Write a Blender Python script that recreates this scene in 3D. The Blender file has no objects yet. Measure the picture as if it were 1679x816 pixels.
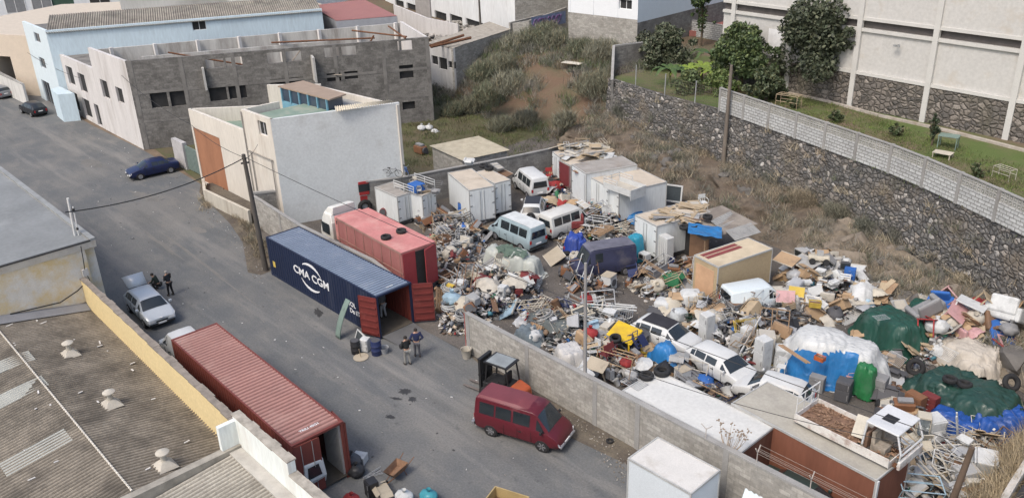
import bpy, bmesh, math, random
import numpy as np
from mathutils import Vector, Matrix, noise
random.seed(7); RNG=np.random.default_rng(7)
SC=bpy.context.scene; COL=SC.collection
R=math.radians
# ---------------------------------------------------------------- camera
CAMH=24.5648; PITCH=0.42655065; ROLL=-0.03419187; FPX=1415.289; YAW=R(-47.5)
def rotf(x,y): return (x*math.cos(YAW)+y*math.sin(YAW), -x*math.sin(YAW)+y*math.cos(YAW))
fw0=Vector((0,math.cos(PITCH),-math.sin(PITCH))); rt0=Vector((1,0,0)); up0=rt0.cross(fw0)
rt1=math.cos(ROLL)*rt0+math.sin(ROLL)*up0; up1=-math.sin(ROLL)*rt0+math.cos(ROLL)*up0
def tow(v): a=rotf(v[0],v[1]); return Vector((a[0],a[1],v[2]))
FW,RT,UP=tow(fw0),tow(rt1),tow(up1); CAMP=Vector((0,0,CAMH))
cd=bpy.data.cameras.new('camera'); co=bpy.data.objects.new('camera',cd); COL.objects.link(co)
M=Matrix((RT,UP,-FW)).transposed().to_4x4(); M.translation=CAMP; co.matrix_world=M
cd.sensor_width=36; cd.lens=36*FPX/1679; cd.clip_start=0.5; cd.clip_end=4000; SC.camera=co
# ---------------------------------------------------------------- light
SUN_AZ=math.atan2(-0.97,0.12); SUN_EL=R(54)      # direction TO the sun (world x,y)
w=bpy.data.worlds.new('World'); SC.world=w; w.use_nodes=True; nt=w.node_tree
bg=nt.nodes['Background']; sky=nt.nodes.new('ShaderNodeTexSky'); sky.sky_type='NISHITA'; sky.sun_disc=False
sky.sun_elevation=SUN_EL; sky.sun_rotation=math.pi/2-SUN_AZ; sky.air_density=1.0; sky.dust_density=4.0; sky.ozone_density=0.6
nt.links.new(sky.outputs[0],bg.inputs[0]); bg.inputs[1].default_value=0.15
sl=bpy.data.lights.new('sun','SUN'); sl.energy=1.15; sl.angle=R(14); sl.color=(1,0.95,0.88)
so=bpy.data.objects.new('sun',sl); COL.objects.link(so)
sd=Vector((math.cos(SUN_AZ)*math.cos(SUN_EL),math.sin(SUN_AZ)*math.cos(SUN_EL),math.sin(SUN_EL)))
so.rotation_euler=sd.to_track_quat('Z','Y').to_euler(); so.location=(0,0,60)
vs=SC.view_settings; vs.view_transform='Standard'; vs.look='None'; vs.gamma=1; vs.exposure=0.58; vs.use_curve_mapping=False
# ---------------------------------------------------------------- pixel helpers (photo 1679x816 -> surveyed world points)
def ray(px,py): return FW+RT*((px-839.5)/FPX)-UP*((py-408)/FPX)
def at(px,py,z=0.0):
    d=ray(px,py); t=(z-CAMH)/d.z; return CAMP+d*t
def at2(px,py,z=0.0): p=at(px,py,z); return (p.x,p.y)
def onplane(px,py,A,B):
    """(s along A->B, z) where the sight line meets the vertical plane through A,B"""
    d=ray(px,py); ax,ay=A; dx,dy=B[0]-A[0],B[1]-A[1]; L=math.hypot(dx,dy); nx,ny=-dy/L,dx/L
    t=(ax*nx+ay*ny)/(d.x*nx+d.y*ny); p=CAMP+d*t
    return ((p.x-ax)*dx/L+(p.y-ay)*dy/L, p.z)
# ---------------------------------------------------------------- materials
MATS={}
def mat(name,col,rough=.75,metal=0,var=.18,scale=1.5,bump=.0,bscale=30,stain=None,stain_amt=.5,stain_scale=.6,spec=.4,streak=False,fine=.08,attr=False):
    if name in MATS: return MATS[name]
    m=bpy.data.materials.new(name); m.use_nodes=True; n=m.node_tree; N=n.nodes; L=n.links
    b=N['Principled BSDF']; b.inputs['Roughness'].default_value=rough; b.inputs['Metallic'].default_value=metal
    b.inputs['Specular IOR Level'].default_value=spec
    tc=N.new('ShaderNodeTexCoord'); oi=N.new('ShaderNodeObjectInfo')
    ad=N.new('ShaderNodeVectorMath'); ad.operation='ADD'
    mr=N.new('ShaderNodeMath'); mr.operation='MULTIPLY'; mr.inputs[1].default_value=37.0
    L.new(oi.outputs['Random'],mr.inputs[0]); L.new(tc.outputs['Object'],ad.inputs[0]); L.new(mr.outputs[0],ad.inputs[1])
    co_=ad.outputs[0]
    if streak:
        mp=N.new('ShaderNodeMapping'); mp.inputs['Scale'].default_value=(1,1,.18); L.new(co_,mp.inputs[0]); co2=mp.outputs[0]
    else: co2=co_
    def noi(sc,det=5,vec=None,rg=.6):
        t=N.new('ShaderNodeTexNoise'); t.inputs['Scale'].default_value=sc; t.inputs['Detail'].default_value=det; t.inputs['Roughness'].default_value=rg
        L.new(vec or co2,t.inputs['Vector']); return t.outputs['Fac']
    def ramp(fac,a,b_,ca,cb):
        r=N.new('ShaderNodeMapRange'); r.inputs[1].default_value=a; r.inputs[2].default_value=b_; r.inputs[3].default_value=ca; r.inputs[4].default_value=cb; L.new(fac,r.inputs[0]); return r.outputs[0]
    v1=ramp(noi(scale),.3,.7,1-var,1+var*.6); v2=ramp(noi(scale*14,3),.3,.7,1-fine,1+fine)
    mm=N.new('ShaderNodeMath'); mm.operation='MULTIPLY'; L.new(v1,mm.inputs[0]); L.new(v2,mm.inputs[1])
    vm=N.new('ShaderNodeVectorMath'); vm.operation='SCALE'
    if attr:
        at_=N.new('ShaderNodeAttribute'); at_.attribute_name='Col'; L.new(at_.outputs['Color'],vm.inputs[0])
    else: vm.inputs[0].default_value=col[:3]
    L.new(mm.outputs[0],vm.inputs['Scale'])
    out=vm.outputs[0]
    if stain:
        mx=N.new('ShaderNodeMix'); mx.data_type='RGBA'; f=ramp(noi(stain_scale,8,rg=.7),.62-.22*stain_amt,.80-.22*stain_amt,0,min(1,.55+.4*stain_amt))
        L.new(f,mx.inputs[0]); L.new(out,mx.inputs[6]); mx.inputs[7].default_value=(*stain,1); out=mx.outputs[2]
    L.new(out,b.inputs['Base Color'])
    if bump:
        bp=N.new('ShaderNodeBump'); bp.inputs['Strength'].default_value=bump; bp.inputs['Distance'].default_value=.02
        L.new(noi(bscale,4,co_),bp.inputs['Height']); L.new(bp.outputs[0],b.inputs['Normal'])
    m['sock']=0; MATS[name]=m; return m
def glassy(name,col=(.03,.035,.04),rough=.08):
    if name in MATS: return MATS[name]
    m=mat(name,col,rough,var=.25,scale=.9,spec=.7); return m
def vor(name,cells,mortar,scale,bump=1.0,rough=.9,tint=None,zs=1.2):
    """irregular stones: one grey per cell, dark joints"""
    m=bpy.data.materials.new(name); m.use_nodes=True; n=m.node_tree; N=n.nodes; L=n.links; b=N['Principled BSDF']; b.inputs['Roughness'].default_value=rough
    tc=N.new('ShaderNodeTexCoord'); mp=N.new('ShaderNodeMapping'); mp.inputs['Scale'].default_value=(1,1,zs); L.new(tc.outputs['Object'],mp.inputs[0])
    nz=N.new('ShaderNodeTexNoise'); nz.inputs['Scale'].default_value=1.3; L.new(mp.outputs[0],nz.inputs['Vector'])
    mxv=N.new('ShaderNodeMix'); mxv.data_type='RGBA'; mxv.blend_type='ADD'; mxv.inputs[0].default_value=.35; L.new(mp.outputs[0],mxv.inputs[6]); L.new(nz.outputs['Color'],mxv.inputs[7])
    v=N.new('ShaderNodeTexVoronoi'); v.inputs['Scale'].default_value=scale; L.new(mxv.outputs[2],v.inputs['Vector'])
    e=N.new('ShaderNodeTexVoronoi'); e.feature='DISTANCE_TO_EDGE'; e.inputs['Scale'].default_value=scale; L.new(mxv.outputs[2],e.inputs['Vector'])
    sp=N.new('ShaderNodeSeparateColor'); L.new(v.outputs['Color'],sp.inputs[0])
    cr=N.new('ShaderNodeValToRGB'); cr.color_ramp.interpolation='LINEAR'; els=cr.color_ramp.elements
    for i,(p,c) in enumerate(cells):
        el=els[i] if i<2 else els.new(p); el.position=p; el.color=(*c,1)
    L.new(sp.outputs[0],cr.inputs[0])
    fn=N.new('ShaderNodeTexNoise'); fn.inputs['Scale'].default_value=9; fn.inputs['Detail'].default_value=6; L.new(tc.outputs['Object'],fn.inputs['Vector'])
    fr=N.new('ShaderNodeMapRange'); fr.inputs[1].default_value=.3; fr.inputs[2].default_value=.7; fr.inputs[3].default_value=.7; fr.inputs[4].default_value=1.25; L.new(fn.outputs[0],fr.inputs[0])
    sc=N.new('ShaderNodeVectorMath'); sc.operation='SCALE'; L.new(cr.outputs[0],sc.inputs[0]); L.new(fr.outputs[0],sc.inputs['Scale'])
    er=N.new('ShaderNodeMapRange'); er.inputs[1].default_value=.02; er.inputs[2].default_value=.10; L.new(e.outputs['Distance'],er.inputs[0])
    mx=N.new('ShaderNodeMix'); mx.data_type='RGBA'; L.new(er.outputs[0],mx.inputs[0]); mx.inputs[6].default_value=(*mortar,1); L.new(sc.outputs[0],mx.inputs[7])
    out=mx.outputs[2]
    if tint:
        t=N.new('ShaderNodeTexNoise'); t.inputs['Scale'].default_value=.35; t.inputs['Detail'].default_value=6; L.new(tc.outputs['Object'],t.inputs['Vector'])
        tr=N.new('ShaderNodeMapRange'); tr.inputs[1].default_value=.52; tr.inputs[2].default_value=.68; tr.inputs[4].default_value=.8; L.new(t.outputs[0],tr.inputs[0])
        m2=N.new('ShaderNodeMix'); m2.data_type='RGBA'; L.new(tr.outputs[0],m2.inputs[0]); L.new(out,m2.inputs[6]); m2.inputs[7].default_value=(*tint,1); out=m2.outputs[2]
    L.new(out,b.inputs['Base Color'])
    er2=N.new('ShaderNodeMapRange'); er2.inputs[2].default_value=.22; L.new(e.outputs['Distance'],er2.inputs[0])
    bp=N.new('ShaderNodeBump'); bp.inputs['Strength'].default_value=bump; bp.inputs['Distance'].default_value=.15; L.new(er2.outputs[0],bp.inputs['Height']); L.new(bp.outputs[0],b.inputs['Normal'])
    return m
def blockmat(name,col,mortar=(.22,.215,.2),bw=.5,bh=.2,dirt=(.12,.11,.1),damt=.5,var=.25,bumps=.4,ms=.012):
    """concrete block masonry; uses UV in metres"""
    m=bpy.data.materials.new(name); m.use_nodes=True; n=m.node_tree; N=n.nodes; L=n.links; b=N['Principled BSDF']; b.inputs['Roughness'].default_value=.92
    uv=N.new('ShaderNodeUVMap'); br=N.new('ShaderNodeTexBrick'); br.inputs['Scale'].default_value=1; br.inputs['Brick Width'].default_value=bw; br.inputs['Row Height'].default_value=bh
    br.inputs['Mortar Size'].default_value=ms; br.inputs['Mortar Smooth'].default_value=.3
    br.inputs['Color1'].default_value=(*[c*(1-var) for c in col],1); br.inputs['Color2'].default_value=(*[c*(1+var*.5) for c in col],1); br.inputs['Mortar'].default_value=(*mortar,1)
    L.new(uv.outputs[0],br.inputs['Vector'])
    tc=N.new('ShaderNodeTexCoord')
    nz=N.new('ShaderNodeTexNoise'); nz.inputs['Scale'].default_value=.7; nz.inputs['Detail'].default_value=9; nz.inputs['Roughness'].default_value=.7; L.new(tc.outputs['Object'],nz.inputs['Vector'])
    r=N.new('ShaderNodeMapRange'); r.inputs[1].default_value=.46; r.inputs[2].default_value=.68; r.inputs[4].default_value=damt; L.new(nz.outputs[0],r.inputs[0])
    mx=N.new('ShaderNodeMix'); mx.data_type='RGBA'; L.new(r.outputs[0],mx.inputs[0]); L.new(br.outputs[0],mx.inputs[6]); mx.inputs[7].default_value=(*dirt,1)
    n2=N.new('ShaderNodeTexNoise'); n2.inputs['Scale'].default_value=7; n2.inputs['Detail'].default_value=5; L.new(tc.outputs['Object'],n2.inputs['Vector'])
    r2=N.new('ShaderNodeMapRange'); r2.inputs[1].default_value=.3; r2.inputs[2].default_value=.7; r2.inputs[3].default_value=.82; r2.inputs[4].default_value=1.15; L.new(n2.outputs[0],r2.inputs[0])
    s=N.new('ShaderNodeVectorMath'); s.operation='SCALE'; L.new(mx.outputs[2],s.inputs[0]); L.new(r2.outputs[0],s.inputs['Scale']); L.new(s.outputs[0],b.inputs['Base Color'])
    bp=N.new('ShaderNodeBump'); bp.inputs['Strength'].default_value=bumps; bp.inputs['Distance'].default_value=.02; bp.invert=True; L.new(br.outputs['Fac'],bp.inputs['Height']); L.new(bp.outputs[0],b.inputs['Normal'])
    return m
def ground_mat(name,cols,scales=(.12,.9,8),patch=None,bump=.3,crack=False,specks=None):
    """several noises mixed; cols = base, second, third"""
    m=bpy.data.materials.new(name); m.use_nodes=True; n=m.node_tree; N=n.nodes; L=n.links; b=N['Principled BSDF']; b.inputs['Roughness'].default_value=.93; b.inputs['Specular IOR Level'].default_value=.2
    tc=N.new('ShaderNodeTexCoord')
    def nz(sc,d=8,rg=.65,st=(1,1,1),off=0):
        mp=N.new('ShaderNodeMapping'); mp.inputs['Scale'].default_value=st; mp.inputs['Location'].default_value=(off,off,0); L.new(tc.outputs['Object'],mp.inputs[0])
        t=N.new('ShaderNodeTexNoise'); t.inputs['Scale'].default_value=sc; t.inputs['Detail'].default_value=d; t.inputs['Roughness'].default_value=rg; L.new(mp.outputs[0],t.inputs['Vector']); return t.outputs[0]
    def mr(f,a,c,lo=0,hi=1):
        r=N.new('ShaderNodeMapRange'); r.inputs[1].default_value=a; r.inputs[2].default_value=c; r.inputs[3].default_value=lo; r.inputs[4].default_value=hi; L.new(f,r.inputs[0]); return r.outputs[0]
    def mix(f,a,c):
        x=N.new('ShaderNodeMix'); x.data_type='RGBA'; L.new(f,x.inputs[0])
        for s,v in ((6,a),(7,c)):
            if isinstance(v,tuple): x.inputs[s].default_value=(*v,1)
            else: L.new(v,x.inputs[s])
        return x.outputs[2]
    c=mix(mr(nz(scales[0]),.42,.62),cols[0],cols[1]); c=mix(mr(nz(scales[1],st=(.45,1,1),off=9),.5,.72,0,.75),c,cols[2])
    c=mix(mr(nz(scales[1]*.6,10,.75,off=31),.56,.7,0,.6),c,cols[0])
    if specks: c=mix(mr(nz(22,2,.5,off=5),.70,.74),c,specks)
    if crack:
        c=mix(mr(nz(.55,6,.6,st=(.10,1,1),off=17),.52,.70,0,.6),c,tuple(x*1.35 for x in cols[2]))
        c=mix(mr(nz(.4,7,.65,st=(.13,1,1),off=47),.54,.72,0,.6),c,tuple(x*.62 for x in cols[0]))
        c=mix(mr(nz(1.7,5,.6,off=63),.62,.72,0,.5),c,tuple(x*.6 for x in cols[0]))
    f=mr(nz(scales[2],6,.7),.25,.75,.72,1.25)
    s=N.new('ShaderNodeVectorMath'); s.operation='SCALE'; L.new(c,s.inputs[0]); L.new(f,s.inputs['Scale']); L.new(s.outputs[0],b.inputs['Base Color'])
    bp=N.new('ShaderNodeBump'); bp.inputs['Strength'].default_value=bump; bp.inputs['Distance'].default_value=.05; L.new(nz(6,8,.7),bp.inputs['Height']); L.new(bp.outputs[0],b.inputs['Normal'])
    return m
# ---------------------------------------------------------------- mesh builder
class MB:
    def __init__(s): s.v=[]; s.f=[]; s.M=None; s.c=[]; s.col=None
    def add(s,vs_,fs):
        o=len(s.v)
        if s.M is not None: vs_=[s.M@Vector(p) for p in vs_]
        s.v+= [tuple(p) for p in vs_]; s.f+=[tuple(i+o for i in f) for f in fs]
        if s.col is not None: s.c+=[s.col]*len(fs)
        return s
    def box(s,x0,x1,y0,y1,z0,z1):
        return s.add([(x0,y0,z0),(x1,y0,z0),(x1,y1,z0),(x0,y1,z0),(x0,y0,z1),(x1,y0,z1),(x1,y1,z1),(x0,y1,z1)],
            [(0,3,2,1),(4,5,6,7),(0,1,5,4),(1,2,6,5),(2,3,7,6),(3,0,4,7)])
    def obox(s,c,sz,rz=0,rx=0,ry=0):
        T=Matrix.Translation(c)@Matrix.Rotation(rz,4,'Z')@Matrix.Rotation(rx,4,'X')@Matrix.Rotation(ry,4,'Y'); o=s.M
        s.M=T if o is None else o@T; a,b,c2=[q/2 for q in sz]; s.box(-a,a,-b,b,-c2,c2); s.M=o; return s
    def quad(s,*p): return s.add(p,[tuple(range(len(p)))])
    def prism(s,pts,z0,z1):
        n=len(pts); ar=sum(pts[i][0]*pts[(i+1)%n][1]-pts[(i+1)%n][0]*pts[i][1] for i in range(n))
        if ar<0: pts=pts[::-1]
        return s.add([(x,y,z0) for x,y in pts]+[(x,y,z1) for x,y in pts],[tuple(range(n-1,-1,-1)),tuple(range(n,2*n))]+[(i,(i+1)%n,n+(i+1)%n,n+i) for i in range(n)])
    def wall(s,a,b,z0,z1,t=.2,side=1):
        """thick wall from a to b; thickness goes to the left (side=1) or right"""
        dx,dy=b[0]-a[0],b[1]-a[1]; L=math.hypot(dx,dy); nx,ny=-dy/L*t*side,dx/L*t*side
        return s.prism([a,b,(b[0]+nx,b[1]+ny),(a[0]+nx,a[1]+ny)],z0,z1)
    def sloped(s,a,b,z0,za,zb,t):
        dx,dy=b[0]-a[0],b[1]-a[1]; L=math.hypot(dx,dy); nx,ny=-dy/L*t,dx/L*t
        P=[(a[0],a[1]),(b[0],b[1]),(b[0]+nx,b[1]+ny),(a[0]+nx,a[1]+ny)]; Z=[za,zb,zb,za]
        return s.add([(x,y,z0) for x,y in P]+[(x,y,z) for (x,y),z in zip(P,Z)],[(3,2,1,0),(4,5,6,7),(0,1,5,4),(1,2,6,5),(2,3,7,6),(3,0,4,7)])
    def tube(s,pts,r,n=8,cap=True):
        pts=[Vector(p) for p in pts]; rs=r if isinstance(r,(list,tuple)) else [r]*len(pts); vs_=[];fs=[]
        up=Vector((0,0,1))
        for i,p in enumerate(pts):
            d=(pts[min(i+1,len(pts)-1)]-pts[max(i-1,0)]).normalized(); a=d.cross(up)
            if a.length<.05: a=d.cross(Vector((1,0,0)))
            a.normalize(); b=d.cross(a)
            for k in range(n):
                q=2*math.pi*k/n; vs_.append(p+a*math.cos(q)*rs[i]+b*math.sin(q)*rs[i])
        for i in range(len(pts)-1):
            for k in range(n): fs.append((i*n+k,i*n+(k+1)%n,(i+1)*n+(k+1)%n,(i+1)*n+k))
        if cap: fs+= [tuple(range(n-1,-1,-1)),tuple((len(pts)-1)*n+k for k in range(n))]
        return s.add(vs_,fs)
    def lathe(s,prof,n=16,c=(0,0,0),axis='Z'):
        vs_=[];fs=[]
        for r,z in prof:
            for k in range(n):
                q=2*math.pi*k/n; x,y=r*math.cos(q),r*math.sin(q)
                p={'Z':(x,y,z),'Y':(x,z,y),'X':(z,x,y)}[axis]; vs_.append((p[0]+c[0],p[1]+c[1],p[2]+c[2]))
        m=len(prof)
        for i in range(m-1):
            for k in range(n): fs.append((i*n+k,i*n+(k+1)%n,(i+1)*n+(k+1)%n,(i+1)*n+k))
        if prof[0][0]>1e-4: fs.append(tuple(range(n-1,-1,-1)))
        if prof[-1][0]>1e-4: fs.append(tuple((m-1)*n+k for k in range(n)))
        return s.add(vs_,fs)
    def ring(s,R_,r,n=20,m=8,c=(0,0,0),axis='Z',sq=1.0):
        vs_=[];fs=[]
        for i in range(n):
            a=2*math.pi*i/n
            for k in range(m):
                q=2*math.pi*k/m; rr=R_+r*math.cos(q); z=r*sq*math.sin(q); x,y=rr*math.cos(a),rr*math.sin(a)
                p={'Z':(x,y,z),'Y':(x,z,y),'X':(z,x,y)}[axis]; vs_.append((p[0]+c[0],p[1]+c[1],p[2]+c[2]))
        for i in range(n):
            for k in range(m): fs.append((i*m+k,((i+1)%n)*m+k,((i+1)%n)*m+(k+1)%m,i*m+(k+1)%m))
        return s.add(vs_,fs)
    def grid(s,fn,nu,nv):
        vs_=[fn(i/nu,j/nv) for j in range(nv+1) for i in range(nu+1)]
        fs=[(j*(nu+1)+i,j*(nu+1)+i+1,(j+1)*(nu+1)+i+1,(j+1)*(nu+1)+i) for j in range(nv) for i in range(nu)]
        return s.add(vs_,fs)
    def build(s,name,m,parent=None,smooth=False,bevel=0,uv=False,fixn=False):
        me=bpy.data.meshes.new(name); me.from_pydata(s.v,[],s.f)
        if fixn:
            bm=bmesh.new(); bm.from_mesh(me); bmesh.ops.recalc_face_normals(bm,faces=bm.faces); bm.to_mesh(me); bm.free()
        me.materials.append(m)
        if smooth: 
            me.polygons.foreach_set('use_smooth',[True]*len(me.polygons))
            if smooth!='all': me.set_sharp_from_angle(angle=R(38))
        if s.c and len(s.c)==len(s.f):
            a=me.color_attributes.new('Col','FLOAT_COLOR','CORNER'); arr=[]
            for p,c in zip(me.polygons,s.c): arr+=[*c,1.0]*p.loop_total
            a.data.foreach_set('color',arr)
        if uv: uvbox(me)
        me.update(); o=bpy.data.objects.new(name,me); COL.objects.link(o)
        if parent: o.parent=parent
        if bevel:
            b=o.modifiers.new('bevel','BEVEL'); b.width=bevel; b.segments=2; b.limit_method='ANGLE'; b.angle_limit=R(40)
        return o
def uvbox(me):
    """metric UVs: along the wall, and height"""
    ul=me.uv_layers.new(name='UVMap')
    for p in me.polygons:
        n=p.normal
        for li in p.loop_indices:
            c=me.vertices[me.loops[li].vertex_index].co
            if abs(n.z)>.7: u,v=c.x,c.y
            else: t=Vector((-n.y,n.x,0)).normalized(); u,v=c.x*t.x+c.y*t.y,c.z
            ul.data[li].uv=(u,v)
def tag(o,label=None,cat=None,group=None,kind=None):
    if label: o['label']=label
    if cat: o['category']=cat
    if group: o['group']=group
    if kind: o['kind']=kind
    return o
def thing(name,label,cat,loc=(0,0,0),rz=0,group=None):
    o=bpy.data.objects.new(name,None); COL.objects.link(o); o.location=loc; o.rotation_euler=(0,0,rz); o.empty_display_size=.2
    return tag(o,label,cat,group)
CH={}
def copy_tree(o,parent=None):
    c=o.copy(); COL.objects.link(c)
    if parent: c.parent=parent
    for ch in list(o.children): copy_tree(ch,c)
    return c
def lin(h):
    h=h.lstrip('#'); v=[int(h[i:i+2],16)/255 for i in (0,2,4)]; return tuple(x/12.92 if x<.04045 else ((x+.055)/1.055)**2.4 for x in v)
# ================================================================ SETTING
def struct(name,mb,m,**k):
    o=mb.build(name,m,**k); o['kind']='structure'; return o
asph=ground_mat('asphalt',[(.118,.124,.127),(.16,.159,.152),(.19,.182,.168)],(.16,.8,10),bump=.35,crack=True,specks=(.3,.3,.29))
dirt=ground_mat('yard_dirt',[(.098,.088,.079),(.135,.121,.107),(.07,.064,.058)],(.25,.9,9),bump=.9,specks=(.4,.38,.35))
soil=ground_mat('soil',[(.16,.12,.085),(.22,.17,.12),(.10,.08,.06)],(.3,1.2,9),bump=.9)
grassy=ground_mat('grass_soil',[(.085,.085,.045),(.12,.10,.065),(.10,.12,.045)],(.25,.7,12),bump=.9)
g=MB(); g.quad((-1500,-1500,-.02),(1500,-1500,-.02),(1500,1500,-.02),(-1500,1500,-.02)); struct('ground',g,soil)
def sheet(name,pts,z,m,n=None):
    mb=MB(); mb.add([(x,y,z) for x,y in pts],[tuple(range(len(pts)))]); o=struct(name,mb,m,fixn=False)
    if o.data.polygons[0].normal.z<0: o.data.flip_normals()
    return o
sheet('road',[(-160,4),(30,4),(30,25.35),(-31.6,25.5),(-57,26.3),(-69,27.6),(-82,28.1),(-96,27.9),(-118,28.5),(-160,33)],0,asph)
def bumpy(name,x0,x1,y0,y1,z,amp,m,n=60,mask=None):
    mb=MB(); nx=int((x1-x0)*1.2);ny=int((y1-y0)*1.2)
    mb.grid(lambda a,b:(x0+(x1-x0)*a,y0+(y1-y0)*b,z+amp*noise.noise((a*(x1-x0)*.5,b*(y1-y0)*.5,3.3))),nx,ny); return struct(name,mb,m,smooth='all')
yp=[(-57,26.3),(-31.6,25.45),(-3,25.4),(-3,60),(-50,60)]
bumpy('yard_ground',-57,-3,25.4,60,.03,.035,dirt)
sheet('grass_lot',[(-82,29),(-57.2,26.5),(-52.3,36.5),(-48,52),(-47,62),(-82,64)],.012,grassy)
# tyre-worn paler streaks, patches and a drain cover on the road
pale=ground_mat('pale_patch',[(.17,.165,.155),(.14,.138,.13),(.2,.19,.17)],(.5,1.5,12),bump=.3)
def blob(name,c,rx,ry,rz,z,m,jag=.25,n=26,seed=0):
    r=random.Random(seed); pts=[]
    for i in range(n):
        a=2*math.pi*i/n; k=1+r.uniform(-jag,jag); x,y=rx*k*math.cos(a),ry*k*math.sin(a); pts.append((c[0]+x*math.cos(rz)-y*math.sin(rz),c[1]+x*math.sin(rz)+y*math.cos(rz)))
    return sheet(name,pts,z,m)
blob('road_patch',at2(265,400),3.4,.16,-.03,.004,pale,.4,seed=1); blob('road_patch',at2(330,430),6.5,.13,-.05,.004,pale,.4,seed=2)

blob('road_patch',at2(325,377),.9,.35,.1,.008,pale,.15,seed=5); blob('road_patch',at2(150,268),1.6,.7,.1,.008,pale,.2,seed=6); blob('road_patch',at2(240,322),2,.5,.1,.004,pale,.4,seed=16)
oil=mat('oil_stain',(.045,.045,.045),.6,var=.3,scale=4)
blob('oil_stain',at2(665,641),.36,.26,.3,.008,oil,.35,seed=7); blob('oil_stain',at2(676,654),.25,.2,0,.008,oil,.35,seed=8); blob('oil_stain',at2(650,653),.35,.1,.5,.008,oil,.35,seed=9)
blob('oil_stain',at2(522,512),.5,.22,-.3,.008,oil,.35,seed=10); blob('oil_stain',at2(640,683),.25,.15,.2,.008,oil,.35,seed=11); blob('oil_stain',at2(218,391),.2,.1,.2,.008,oil,.35,seed=12)
gut=ground_mat('gutter_dirt',[(.10,.085,.07),(.15,.13,.10),(.07,.06,.05)],(.6,2,12),bump=.8)
# dirt along the foot of the walls
sheet('verge',[(-31.4,25.4),(-28,24.6),(-25.8,24.75),(-22.5,23.9),(-19.6,24.2),(-16,24.6),(-9,24.7),(-9,25.4)],.008,gut)
sheet('verge',[(-69,27.6),(-67.2,26.6),(-59,25.2),(-55,24.2),(-50,22.0),(-49,22.4),(-49.3,25.6),(-57,26.3)],.008,gut)
# ---- terrain rise to the upper terrace
T=[(-53,61.6),(-45,59.7),(-39.3,59.1),(-30,56.2),(-21,53.2),(-13.4,49.3),(-6.2,45.2)]
TERZ=5.2
F=[(-53,61.2,2.0),(-45,59.1,1.5),(-39.3,58.4,1.3),(-30,55.5,1.3),(-21,52.4,1.1),(-13.4,48.5,1.0),(-6.2,44.4,1.3)]
B=[(-53.5,54.3,-.05),(-45,52.4,-.05),(-37.5,51.0,-.05),(-28.5,49.0,-.05),(-20.5,46.6,-.05),(-15.5,44.6,-.05),(-8.4,41.6,-.05)]
def lerpl(P,s):
    s=s*(len(P)-1); i=min(int(s),len(P)-2); f=s-i; return tuple(P[i][k]*(1-f)+P[i+1][k]*f for k in range(len(P[0])))
rockm=ground_mat('rocky_slope',[(.17,.14,.105),(.22,.19,.15),(.10,.092,.08)],(.35,1.1,7),bump=1)
mb=MB()
def slope(a,b):
    P=lerpl(B,a); Q=lerpl(F,a); k=b
    prof=k**.8; x=P[0]*(1-k)+Q[0]*k; y=P[1]*(1-k)+Q[1]*k; z=P[2]*(1-prof)+Q[2]*prof
    am=math.sin(math.pi*min(1,k*1.02+.0))*.9+.1
    nn=noise.fractal((x*.35,y*.35,z*.5),1,2,5); n2=noise.noise((x*1.3,y*1.3,5)); n3=abs(noise.noise((x*.8,y*.8,11)))
    n4=1-abs(noise.noise((x*.55,z*.9,21)))*2; z+=am*(.7*nn+.3*n2+.5*n3); y-=am*(.9*nn+.35*n2+.7*max(0,n4)**2); x+=am*.3*n3; return (x,y,max(z,-.1))
earthm=ground_mat('eroded_earth',[(.12,.095,.072),(.16,.132,.10),(.08,.073,.063)],(.3,1.3,7),bump=1)
mb.grid(lambda a,b:slope(a*.56,b),170,44); struct('hillside',mb,earthm,smooth='all')
mb=MB(); mb.grid(lambda a,b:slope(.56+a*.44,b),140,44); struct('hillside',mb,rockm,smooth='all')
def hz(u,v):
    """natural ground north-west of the yard"""
    top=5.2 if u>-72 else (3 if u<-86 else 3+2.2*(u+86)/14)
    v0=56.5+max(0,(-62-u))*.1; k=min(1,max(0,(v-v0)/11)); k=k*k*(3-2*k)
    return top*k+ (.5*noise.fractal((u*.25,v*.25,1),1,2,4)+.2*noise.noise((u,v,2)))*min(1,k*4)*(1-max(0,k-.9)*8 if k>.9 else 1)
mb=MB(); mb.grid(lambda a,b:(-150+98.5*a,55+75*b,hz(-150+98.5*a,55+75*b)-.03),200,150)
scarp=ground_mat('scarp',[(.14,.095,.065),(.13,.11,.07),(.10,.10,.06)],(.2,.8,9),bump=1)
struct('hillside',mb,scarp,smooth='all')
# garden terrace
gd=ground_mat('garden_ground',[(.09,.125,.04),(.16,.12,.085),(.12,.15,.055)],(.22,.5,10),bump=.8)
tp=[(x,y) for x,y in T]
sheet('garden_terrace',tp+[(6,45),(6,125),(-52.5,125),(-53,64)],TERZ,gd)
# dry-stone retaining wall under the terrace
stone=vor('dark_rubble_stone',[(.0,(.10,.098,.095)),(.45,(.15,.146,.14)),(.75,(.20,.19,.175)),(.88,(.26,.23,.2)),(1,(.44,.42,.39))],(.075,.07,.063),2.8,.75,tint=(.16,.135,.105))
mb=MB()
def rw(a,b):
    P=lerpl(T,a); Q=lerpl(F,a); z0=Q[2]-.8; z=z0+(TERZ+.02-z0)*b; k=(1-b)*.35
    n=noise.noise((P[0]*2.2,z*2.2,1))*.10+noise.noise((P[0]*5,z*5,7))*.05
    return (P[0]-n*.3,P[1]-k-n,z)
mb.grid(rw,420,40); 
cap=[lerpl(T,i/60) for i in range(61)]
for a,b in zip(cap,cap[1:]): mb.quad((a[0],a[1]-.0,TERZ+.025),(b[0],b[1]-.0,TERZ+.025),(b[0],b[1]+.4,TERZ+.025),(a[0],a[1]+.4,TERZ+.025))
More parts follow.
